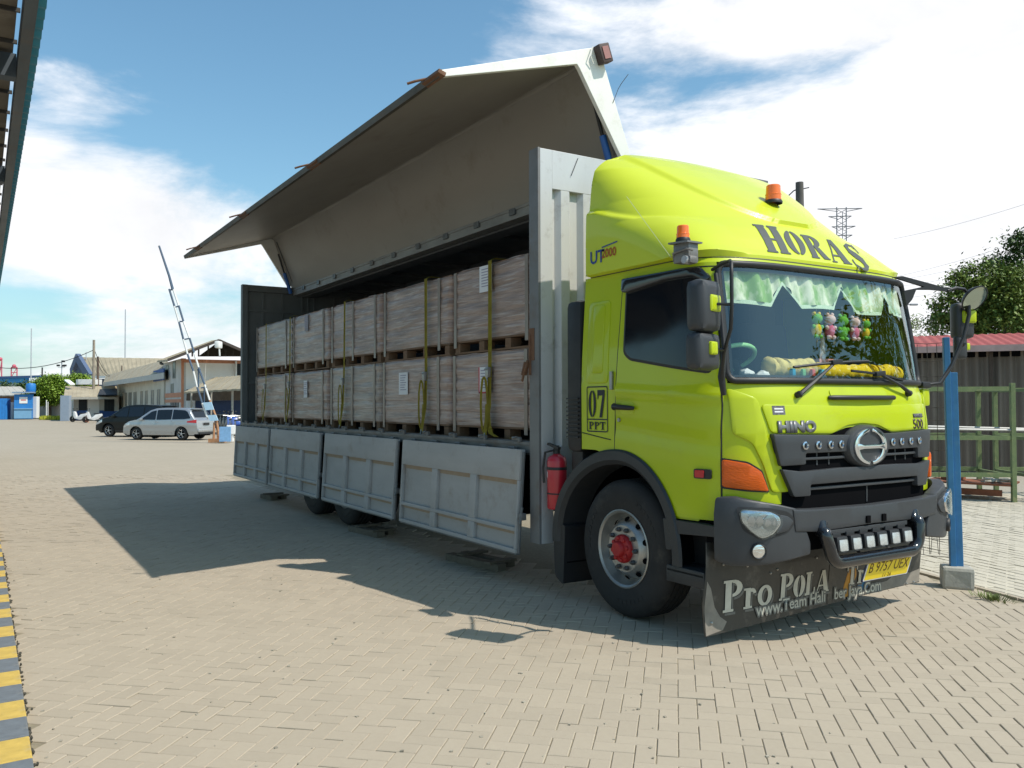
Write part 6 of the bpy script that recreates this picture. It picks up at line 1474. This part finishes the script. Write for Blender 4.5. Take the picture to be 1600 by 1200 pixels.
motorbike('white motor scooter parked at the corner of the guard house',GP(124,77),rz+.2,MWH); motorbike('second white motor scooter just left of the black car nose',GP(146,74),rz+.5,MWH)
lst=[('black motorbike at the left end of the row under the shelter',345,48,MBK),('dark motorbike second in the row under the shelter',350,47,MBK),('motorbike with black fairing in the middle of the shelter row',355,46,MBK),('blue motorbike in the shelter row behind the white box',361,44,MBL),('blue motorbike nearest the truck in the shelter row',369,41.5,MBL),('dark motorbike half hidden beside the rear of the truck',374,44,MBK)]
for lab,px,d,p_ in lst: motorbike(lab,GP(px,d),math.atan2(fw.y,fw.x)+.5,p_)
g=GP(135.5,76); b=MB(); b.lathe([(.20,0),(.20,.03),(.13,.03),(.03,.65),(0,.65)],tuple(g),(0,0,1),14); q=tag(b.build('traffic_cone',mat('cone_orange',(.8,.22,.06),.6),None,smooth=30,origin=tuple(g)),'orange traffic cone between the two white scooters','traffic cone')
# ================================================================== BUILDINGS (left)
CW=mat('cream_wall',(.62,.58,.48),.85,0,.25,.8,dirt=((.42,.39,.32),.35,.6)); WW=mat('white_wall',(.84,.835,.81),.85,0,.06,1,dirt=((.65,.62,.57),.2,.7)); TAN=mat('tan_sheet_roof',(.44,.37,.255),.75,0,.35,.7,dirt=((.32,.26,.18),.6,.5)); BLW=mat('blue_wall_paint',(.04,.10,.30),.7); DKW=mat('dark_window',(.02,.024,.028),.3,spec=.2); ORW=mat('orange_trim',(.60,.27,.16),.8,0,.2,3); BLT=mat('blue_grey_timber',(.09,.13,.22),.7); WD=mat('dark_eaves',(.04,.035,.03),.9)
def wallbox(bb,p0,p1,depth,z0,z1):
    """box whose near face runs p0->p1 (xy), going depth away"""
    p0=Vector(p0);p1=Vector(p1);u=(p1-p0);L_=u.length;u.normalize();n=Vector((-u.y,u.x,0))
    if n.dot(Vector((fw.x,fw.y,0)))<0: n=-n
    m=(p0+p1)/2+n*depth/2; bb.box((m.x,m.y,(z0+z1)/2),(L_,depth,z1-z0),math.atan2(u.y,u.x)); return u,n,L_
def slope_roof(name,parent,pts_low0,pts_low1,pts_hi0,pts_hi1,m_,n=12,th=.08,gap=.0):
    """row of sheets between an eave line and a ridge line"""
    a0,a1,b0_,b1_=map(Vector,(pts_low0,pts_low1,pts_hi0,pts_hi1))
    for k in range(n):
        t0,t1=k/n,(k+.985)/n; b=MB(); A=[a0.lerp(a1,t0),a0.lerp(a1,t1),b0_.lerp(b1_,t1),b0_.lerp(b1_,t0)]; dn=Vector((0,0,-th)); lift=Vector((0,0,.02*(k%2)))
        A=[p+lift for p in A]; b.quad(*A); b.quad(*[p+dn for p in A])
        for i in range(4): b.quad(A[i],A[(i+1)%4],A[(i+1)%4]+dn,A[i]+dn)
        b.build(name,m_,parent)
def inset_win(parent,p0,u,n,s0,s1,z0,z1,frame=WW,mull=0,name='window'):
    P=lambda s,z,h:Vector(p0)+u*s-n*h+Vector((0,0,z)); b=MB(); b.prism(rct(s0,s1,z0,z1),P,.005,.02); w_=b.build(name,DKW,parent)
    b=MB(); f=.05
    for R__ in (rct(s0-f,s0,z0-f,z1+f),rct(s1,s1+f,z0-f,z1+f),rct(s0,s1,z0-f,z0),rct(s0,s1,z1,z1+f)): b.prism(R__,P,.0,.03)
    for k in range(mull): s=s0+(s1-s0)*(k+1)/(mull+1); b.prism(rct(s-.02,s+.02,z0,z1),P,.021,.04)
    b.build('frame',frame,w_)
def X3(px,d,py): g=GP(px,d); return Vector((g.x,g.y,ZP(py,d,px)))
# guard house
D=86; p0,p1=GP(115,D-1),GP(186,D+1.0); t_=thing('guard_house','small cream guard house with a tan sheet roof and blue skirting','building',tuple((p0+p1)/2)); b=MB(); u,n,L_=wallbox(b,p0,p1,8,0,ZP(616,D)); b.build('wall',mat('guard_wall_grey_cream',(.55,.53,.48),.85,0,.2,.8),t_)
b=MB(); P=lambda s,z,h:p0+u*s-n*h+Vector((0,0,z)); b.prism(rct(-.02,1.2,0,1.0),P,0,.04); b.prism(rct(L_*.53,L_*.66,0,1.0),P,0,.04); b.prism(rct(L_*.66,L_,0,.9),P,0,.04); b.build('blue_skirting',BLW,t_)
b=MB(); b.prism(rct(L_*.11,L_*.29,0,2.3),P,0,.03); b.build('doorway',DKW,t_)
b=MB(); b.prism(rct(L_*.31,L_*.56,.15,2.3),P,0,.05); b.build('white_panel',WW,t_)
inset_win(t_,p0,u,n,L_*.68,L_*.88,.95,2.25,BLACK,2)
b=MB(); b.prism(rct(L_*.09,L_*.62,2.42,2.52),P,0,.5); b.build('canopy_slab',CONC,t_)
q0,q1=GP(99.5,D-3),GP(184,D-1.5); slope_roof('roof_sheet',t_,(*q0.xy,ZP(618,D-3)),(*q1.xy,ZP(618,D-1.5)),(*GP(102,D+3).xy,ZP(601,D+3)),(*GP(183,D+4.5).xy,ZP(601,D+4.5)),TAN,13,.10)
b=MB(); b.beam((*q0.xy,ZP(620,D-3.2)),(*q1.xy,ZP(620,D-1.7)),.06,.22); b.build('gutter',CONC,t_)
b=MB(); a_=X3(104,D+2,594);c_=X3(113,D+1,601); b.beam(a_,c_,.5,.12); b.build('solar_heater',WW,t_)
b=MB(); g=X3(139,D+4,597); b.box(g,(2.0,1.6,.55),rp,bev=.03); b.build('roof_tank',SG,t_)
# grey-blue pillar in front of guard house
g=GP(103,83); b=MB(); b.box((g.x,g.y,1.25),(.85,.5,2.5),rp); tag(b.build('gate_pillar',mat('pillar_grey_blue',(.30,.36,.44),.7),None,origin=(g.x,g.y,0)),'grey blue square pillar at the left corner of the guard house','pillar')
# low wall and yellow planting
p0,p1=GP(60,100),GP(116,94); b=MB(); wallbox(b,p0,p1,.2,0,2.0); tag(b.build('boundary_wall',mat('boundary_wall_grey',(.42,.40,.36),.9,0,.3,1),None,origin=tuple((p0+p1)/2)),'low grey boundary wall behind the round tree','wall')
b=MB(); g0,g1=GP(66,90),GP(116,88)
for k in range(900):
    p=g0.lerp(g1,random.random())+Vector((fw.x,fw.y,0))*random.uniform(-.6,.6); a=random.uniform(0,6.3); s_=Vector((math.cos(a),math.sin(a),0))*.10; b.quad(p-s_,p+s_,p+s_+Vector((.05,0,random.uniform(.15,.5))),p-s_*.4+Vector((0,0,.3)))
structure(b.build('ground_cover',mat('yellow_green_cover',(.40,.42,.04),.9)),'stuff')
b=MB(); b.tube([GP(72.5,91),GP(72.5,91)+Vector((0,0,2.1))],.05,6); b.tube([GP(75,91),GP(75,91)+Vector((0,0,1.9))],.04,6); tag(b.build('white_stake',SG,None,origin=tuple(GP(73,91))),'white stake beside the trunk of the round tree','stake')
# long cream hall
p0,p1=GP(183,92),GP(256,62); t_=thing('cream_hall','long single storey cream hall with narrow dark windows between guard house and white building','building',tuple((p0+p1)/2)); H0,H1=ZP(601,92),ZP(588,62); 
b=MB(); u,n,L_=wallbox(b,p0,p1,12,0,4.1); b.build('wall',CW,t_)
hs=4.1
s_=[.03,.055,.12,.15,.17,.24,.27,.33,.36,.385,.45,.475,.50,.60,.63,.69,.72,.80,.83,.90,.93]
for f in s_: inset_win(t_,p0,u,n,L_*f,L_*f+ (.62),.9,2.75,CW)
eh0,eh1=X3(161,90,598),X3(256,60,583)
slope_roof('roof_sheet',t_,tuple(eh0),tuple(eh1),tuple(X3(165,100,593)+Vector((0,0,.5))),tuple(X3(262,70,578)+Vector((0,0,.9))),TAN,22,.12)
b=MB(); b.beam(eh0-Vector((0,0,.18)),eh1-Vector((0,0,.18)),.06,.42); b.build('fascia_board',mat('pale_fascia',(.50,.50,.47),.7,0,.2,2),t_)
b=MB(); b.beam(X3(240,66,588),X3(256,60.5,584.5),.08,.85); b.build('blue_fascia',BLW,t_)
b=MB(); b.box((p0+u*.6).to_tuple() and tuple(p0-n*.4+Vector((0,0,5.0))),(.1,.1,.1)); b.bm.free()
# dark small roof (shadowy lean-to) right end of guard house roof
b=MB(); a_=X3(153,84,618); c_=X3(183,82,618); d_=X3(183,86,608.5); e_=X3(156,88,609.5); b.quad(a_+Vector((0,0,.08)),c_+Vector((0,0,.08)),d_+Vector((0,0,.1)),e_+Vector((0,0,.1))); b.quad(a_,c_,d_,e_); tag(b.build('lean_to_roof',mat('dark_sheet',(.03,.033,.04),.8),None,origin=tuple(a_)),'dark lean-to roof sheet between guard house and cream hall','roof')
# white two storey building: corner at px 284, side faces
D=58; cA,cB,cC=GP(255,D+5),GP(284,D-2),GP(385,D+.2)
t_=thing('white_building','white two storey building with orange trim under a raised open gable roof','building',tuple(cB)); ht=ZP(558,D-2)
def quadwall(bb,a,c,z0,z1,th=.25):
    a=Vector(a);c=Vector(c);u=(c-a).normalized();n=Vector((-u.y,u.x,0)); n=n if n.dot(Vector((fw.x,fw.y,0)))>0 else -n
    m=(a+c)/2+n*th/2; bb.box((m.x,m.y,(z0+z1)/2),((c-a).length,th,z1-z0),math.atan2(u.y,u.x)); return u,n,(c-a).length
b=MB(); u1_,n1w,L1=quadwall(b,cA,cB,0,ht); b.build('side_wall',mat('greyish_white_wall',(.60,.59,.56),.85,0,.2,1),t_)
b=MB(); u2_,n2w,L2=quadwall(b,cB+(cC-cB).normalized()*.0,cC,0,ht-.1); b.build('front_wall',WW,t_)
P1=lambda s,z,h:cA+u1_*s-n1w*h+Vector((0,0,z)); P2=lambda s,z,h:cB+u2_*s-n2w*h+Vector((0,0,z))
z_=lambda py:ZP(py,D)
b=MB(); b.prism(rct(L1-.14,L1,0,ht),P1,.0,.03); b.prism(rct(-.02,.12,0,ht),P2,0,.03); b.build('corner_trim',ORW,t_)
b=MB(); b.prism(rct(0,L1-.14,z_(619),z_(612)),P1,.0,.04); b.prism(rct(0,L1-.14,z_(627),z_(622)),P1,.0,.04); b.build('orange_band',ORW,t_)
b=MB(); b.prism(rct(.12,L2,ht-.28,ht-.05),P2,.0,.06)
b.build('orange_fascia',ORW,t_)
for f,z0,z1 in ((.17,z_(589),z_(566)),(.55,z_(588),z_(563)),(.45,z_(616),z_(598))): inset_win(t_,cA,u1_,n1w,L1*f,L1*f+1.1,z0,z1,mat('grey_green_frame',(.25,.28,.25),.7))
inset_win(t_,cA,u1_,n1w,L1*.45,L1*.85,1.0,1.9,BLACK,2)
inset_win(t_,cB,u2_,n2w,L2*.83,L2*.985,z_(584),z_(566),BLACK,1)
b=MB(); b.prism(rct(L2*.81,L2*.83,z_(586),z_(563)),P2,0,.3); b.build('wall_fin',WW,t_)
# raised open roof
rA=X3(245,D+7,563.5); rA2=X3(262,D-5,562); rT=X3(345,D+3,530); rT2=X3(341,D-5,531); rC=X3(405,D+3,556); rC2=X3(398,D-5,556)
slope_roof('roof_sheet',t_,tuple(rA),tuple(rA2),tuple(X3(330,D+12,532)),tuple(rT2),TAN,12,.12)
slope_roof('roof_sheet',t_,tuple(rT2),tuple(X3(330,D+12,532)),tuple(rC2),tuple(rC),WD,10,.12)
b=MB(); b.beam(X3(262,D-5.1,562.5),X3(342,D-5.1,531.5),.1,.16); b.beam(X3(342,D-5.1,531.5),rC2,.1,.16); b.build('barge_board',mat('brown_board',(.10,.075,.06),.8),t_)
b=MB()
for px,py in ((300,549),(310,545),(325,541),(352,548),(364,552)): b.tube([X3(px,D-4,557),X3(px,D-4,py-3)],.05,4)
b.quad(X3(309,D-1,557),X3(385,D-1,557),X3(385,D-1,551),X3(342,D-1,533)); b.build('gable_frame',WD,t_)
b=MB(); b.tube([X3(343,D-6,556),X3(342,D-6,541)],.05,5); b.box(X3(341,D-6,538.5),(.3,.7,.45),rp,bev=.1); b.build('floodlight',SG,t_,smooth=40)
b=MB(); b.tube([X3(251,D+6,564),X3(251,D+6,568),X3(256,D+5,569)],.1,5); b.build('drain_pipe',BLACK,t_)
# motorbike shelter
t_=thing('motorbike_shelter','open shelter with a tan sheet roof over the motorbikes beside the white building','shelter',tuple(GP(340,50)))
slope_roof('roof_sheet',t_,tuple(X3(287,50,612.5)),tuple(X3(385,44,607)),tuple(X3(333,54,590)),tuple(X3(392,47,586)),TAN,14,.10)
for px,d in ((299,52),(363,46),(330,53)): b=MB(); b.tube([GP(px,d),GP(px,d)+Vector((0,0,2.5))],.06,6); b.build('shelter_post',CONC,t_)
b=MB(); quadwall(b,GP(296,57),GP(384,52),0,1.85); b.build('blue_back_wall',mat('deep_blue_wall',(.015,.035,.10),.8),t_)
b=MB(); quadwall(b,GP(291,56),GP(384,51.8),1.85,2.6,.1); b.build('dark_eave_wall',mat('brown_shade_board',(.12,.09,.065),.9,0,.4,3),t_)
# big warehouse with tan roof and blue gable
D=140; t_=thing('tan_warehouse','large far warehouse with a tan roof and a blue grey open gable','building',tuple(GP(180,D)))
g0,g1,gt=X3(113,D,582),X3(140,D-8,588),X3(121,D-4,558)
b=MB(); 
for A_,B_ in ((X3(112,D,582),gt),(gt,X3(141,D-8,590))): b.beam(A_,B_,.6,1.3)
b.build('gable_board',BLT,t_)
b=MB(); b.quad(g0,X3(141,D-7,590),gt,gt+Vector((0,0,-.1))); b.build('gable_infill',mat('blue_gable',(.06,.09,.16),.8),t_)
b=MB(); b.quad(X3(118,D-8,582),X3(127,D-8,582),X3(122,D-8,568)); b.bm.faces.ensure_lookup_table() if False else None; b.build('gable_opening',DKW,t_) if False else b.bm.free()
slope_roof('roof_sheet',t_,tuple(X3(141,D-8,588)),tuple(X3(262,D-18,588)),tuple(gt),tuple(X3(262,D-8,560)),TAN,20,.3)
b=MB(); quadwall(b,GP(143,D-4),GP(255,D-14),0,ZP(589,D-8)); b.build('wall',BLT,t_)
b=MB(); quadwall(b,GP(154,D-4.6),GP(164,D-5.4),2,ZP(590,D-5),.2); b.build('red_door',mat('maroon_door',(.16,.02,.02),.7),t_)
b=MB(); b.beam(X3(142,D-9,589),X3(190,D-13,589),.2,.35); b.build('white_gutter',SG,t_)
# poles and wires
def pole(lab,px,py,d,r,m_=mat('weathered_pole',(.33,.28,.22),.9,0,.4,3),name='utility_pole',lean=0,cat='pole'):
    g=GP(px,d); b=MB(); top=X3(px+lean,d,py); b.tube([g,top],[r,r*.75],8); return tag(b.build(name,m_,None,smooth=60,origin=tuple(g)),lab,cat)
pole('tall wooden pole rising beside the guard house roof',146,531,88,.16)
pole('dark shorter wooden pole just right of the tall one at the guard house',152.5,557,90,.15,mat('dark_pole',(.13,.09,.07),.9))
pole('thin pole on the cream hall roof line',190,571,100,.09,MATS['dark_pole'])
pole('very tall thin mast left of the white building against the sky',195,483,200,.16,mat('mast_grey',(.40,.43,.46),.6),'mast',cat='mast')
pole('very tall thin mast above the blue roof at far left',48,513,220,.16,MATS['mast_grey'],'mast',cat='mast')
pole('short dark lamp pole right of the blue roof',65.5,574,150,.16,BLACK,'lamp_pole',cat='pole')
pole('short thin pole above the tan warehouse ridge',134,550,135,.08,MATS['mast_grey'],'mast',cat='mast')
def wire(lab,a,c,sag,r=.03,m_=BLACK,n=14,name='overhead_wire'):
    a=Vector(a);c=Vector(c);P=[a.lerp(c,k/n)-Vector((0,0,sag*4*(k/n)*(1-k/n))) for k in range(n+1)]; b=MB(); b.tube(P,r,4); return tag(b.build(name,m_,None,origin=tuple((a+c)/2)),lab,'wire')
wire('sagging wire from the tall pole towards the far left edge',X3(145,88,547),X3(-30,88,570),1.0,.035)
wire('wire sagging from the tall pole down to the hall roof, upper one',X3(147,88,547),X3(188,98,585),1.3,.03)
wire('lower wire sagging from the tall pole to the hall roof',X3(147,88,556),X3(170,90,588),.5,.025)
# street light cluster and left far things
t_=thing('floodlight_mast','thin mast with a cluster of floodlights behind the round tree','mast',tuple(GP(96,160)))
b=MB(); b.tube([GP(96,160),X3(96,160,563)],.09,6); b.beam(X3(90,160,574),X3(101,160,574),.08,.08); b.build('mast_pole',MATS['mast_grey'],t_)
for px,py in ((98.5,564.5),(90.5,571),(99,571.5),(101,571)): b=MB(); b.box(X3(px,160,py),(.5,.4,.35),rp,bev=.05); b.build('floodlight',BLACK,t_)
# blue kiosks
KB=mat('kiosk_blue',(.02,.20,.55),.5,0,.2,3); 
p0,p1=GP(22,92),GP(51,92.8); t_=thing('blue_kiosk','blue kiosk with a white sign beside the round tree','kiosk',tuple((p0+p1)/2)); b=MB(); u,n,L_=wallbox(b,p0,p1,2.6,.05,2.75); b.build('kiosk_body',KB,t_); P=lambda s,z,h:p0+u*s-n*h+Vector((0,0,z))
b=MB(); b.prism(rct(L_*.28,L_*.72,1.75,2.45),P,.01,.05); sgn=b.build('sign_board',SG,t_); b=MB(); b.prism(rct(L_*.36,L_*.64,2.05,2.18),P,.051,.054); b.build('sign_stripe',mat('sign_red',(.55,.12,.1),.6),sgn)
b=MB(); b.prism(rct(0,L_,1.1,1.22),P,.0,.12); b.prism(rct(L_*.0,L_*.95,.1,1.1),P,.0,.03); b.build('counter',mat('kiosk_pale_blue',(.16,.34,.52),.6),t_)
b=MB(); b.box(tuple(p0+u*L_*.5+n*1.0+Vector((0,0,2.95))),(L_+.4,2.9,.14),math.atan2(u.y,u.x)); b.build('kiosk_roof',mat('kiosk_roof_grey_blue',(.22,.30,.40),.6),t_)
b=MB(); g=GP(48,94); b.lathe([(.45,0),(.5,.1),(.5,.8),(.42,.95),(0,1.0)],(g.x,g.y,3.02),(0,0,1),16); b.build('water_tank',KB,t_,smooth=40)
b=MB(); b.box(tuple(GP(55.5,94)+Vector((0,0,1.3))),(.6,.6,2.4),rp,bev=.05); b.build('white_end_cabinet',SG,t_)
p0,p1=GP(-24,91.2),GP(11,92); t_=thing('blue_container','bright blue container box cut off by the left edge of the picture','container',tuple((p0+p1)/2)); b=MB(); u,n,L_=wallbox(b,p0,p1,2.4,.0,2.3); b.build('container_body',KB,t_); P=lambda s,z,h:p0+u*s-n*h+Vector((0,0,z))
b=MB()
for k in range(8): b.prism(rct(L_*(k+.3)/8,L_*(k+.5)/8,.1,2.2),P,.0,.04)
b.build('rib',KB,t_)
p0,p1=GP(-20,104),GP(46,100); t_=thing('brown_workshop','low open workshop with a pale hipped sheet roof behind the blue kiosks','building',tuple((p0+p1)/2))
b=MB(); wallbox(b,p0,p1,5,0,2.7); b.build('wall',mat('workshop_brown',(.13,.08,.06),.9,0,.6,2,col2=(.3,.2,.15)),t_)
slope_roof('roof_sheet',t_,tuple(X3(-20,101,618)),tuple(X3(50,98,617)),tuple(X3(-20,108,604)),tuple(X3(31,106,604)),mat('pale_patchy_roof',(.50,.47,.41),.8,0,.7,1,col2=(.34,.31,.27)),12,.12)
p0,p1=GP(11,95),GP(24,94); b=MB(); wallbox(b,p0,p1,.3,0,1.9); tag(b.build('low_block_wall',WW,None,origin=tuple(p0)),'low white block wall between the blue container and the blue kiosk','wall')
p0,p1=GP(-25,250),GP(70,235); t_=thing('blue_roof_hall','far industrial hall with a blue and white roof band at the left edge','building',tuple((p0+p1)/2)); b=MB(); wallbox(b,p0,p1,30,0,ZP(597,240)); b.build('wall',mat('pale_blue_white_wall',(.55,.62,.66),.8),t_)
b=MB(); wallbox(b,GP(-25,248),GP(40,239),1,ZP(597,242),ZP(588,242)); b.build('blue_cladding',mat('cladding_blue',(.02,.28,.68),.6),t_); b=MB(); wallbox(b,GP(-25,246),GP(62,234),3,ZP(588,240),ZP(585,240)); b.build('roof_edge',mat('roof_edge_navy',(.05,.13,.30),.6),t_)
CR=mat('crane_red',(.55,.10,.15),.6)
for lab,px0,px1,py in (('distant red portal crane frame above the blue roof',17,26,574),('red and white lattice mast at the extreme left edge',-2,2,563)):
    b=MB(); 
    for px in (px0,px1): b.tube([X3(px,300,590),X3(px,300,py)],.22,5)
    b.tube([X3(px0,300,py),X3(px1,300,py)],.22,5); b.tube([X3(px0,300,(590+py)/2),X3(px1,300,(590+py)/2)],.15,5); b.tube([X3(px0,300,590),X3(px1,300,py)],.12,4); b.ball(X3((px0+px1)/2,300,py-2),.7,6); tag(b.build('portal_crane',CR,None,origin=tuple(GP(px0,300))),lab,'crane')
# shadow casting pole with sign near truck rear (its shadow lies on the yard)
g=GP(410,27.5); b=MB(); 
# ================================================================== RIGHT BACKGROUND: pole, pylon, wires, street lamp
g=GP(1256,16); t_=thing('utility_pole','wooden utility pole with an insulator rising behind the truck roof','pole',tuple(g))
b=MB(); b.tube([g,X3(1253,16,283)],[.12,.075],10); b.build('pole_shaft',mat('pole_grey_wood',(.12,.11,.10),.9,0,.3,5),t_,smooth=60)
b=MB(); b.tube([X3(1254,16,292),X3(1244,16,296),X3(1227,16,312)],.012,5); b.ball(X3(1232,16,307),(.07,.05,.05),8); b.tube([X3(1254,16,294),X3(1268,16,291)],.010,4); b.build('insulator',BLACK,t_)
t_=thing('power_pylon','far lattice power pylon with cross arms rising above the truck cab','pylon',tuple(GP(1318,260)))
PYM=mat('pylon_steel',(.22,.23,.25),.6,.3); Dp=260
def py_(bb,a,c,r=.16): bb.tube([X3(a[0],Dp,a[1]),X3(c[0],Dp,c[1])],r,4)
b=MB()
for x in (1311,1326): py_(b,(x-3,640),(x,322),.2)
for x in (1317,): py_(b,(x,640),(x+3,330),.14)
for k in range(10): py_(b,(1310,325+9*k),(1327,334+9*k),.1); py_(b,(1327,325+9*k),(1310,334+9*k),.1)
b.build('lattice_leg',PYM,t_)
for (x0,x1,y) in ((1281,1351,324),(1298,1334,336),(1303,1340,352),(1305,1335,366)):
    b=MB(); py_(b,(x0,y+1),(x1,y)); py_(b,(x0,y+1),(1313,y+5),.12); py_(b,(x1,y),(1325,y+5),.12); b.build('cross_arm',PYM,t_)
for k,(y0_,y1_) in enumerate(((372,323),(432,378),(438,400),(468,436),(448,418))):
    wire(['thin power line crossing the upper right sky','second thin power line over the right trees','third power line over the right trees','lowest power line over the shed roof','fourth power line over the right trees'][k],X3(1400,90,y0_+40*(0 if k else 0)),X3(1680,60,y1_-30),.3,.014,mat('faint_wire',(.35,.37,.4),.6))
t_=thing('street_lamp','street lamp with a curved arm beyond the shed roof','street lamp',tuple(GP(1401,60))); b=MB(); b.tube([GP(1400,60),X3(1400,60,487),X3(1408,60,479),X3(1420,60,475.5),X3(1427,60,475.5)],[.1,.08,.05,.04,.04],6); b.build('lamp_pole',mat('lamp_pole_grey',(.3,.3,.32),.5,.4),t_,smooth=60); b=MB(); b.box(X3(1430,60,475.5),(.55,.25,.14),rp,bev=.05); b.build('lamp_head',MATS['lamp_pole_grey'],t_)

# ------------------------------------------------------------------ grit and small debris on the yard
b=MB(); rnd=random.Random(5)
for k in range(420):
    d=rnd.uniform(3.3,12); l=rnd.uniform(-.62,.60)*d; p=C2+fw*d+rt*l
    if p.y<KY_+.05 or p.y>edge(p.x)-.1 or p.y>-.4: continue
    r=rnd.uniform(.003,.008); b.box((p.x,p.y,warpz(p)+r*.4),(r*2,r*rnd.uniform(1,2.5),r),rnd.uniform(0,3))
structure(b.build('yard_grit',mat('pale_grit',(.45,.41,.33),.9,0,.9,30,col2=(.13,.11,.08))),'stuff')
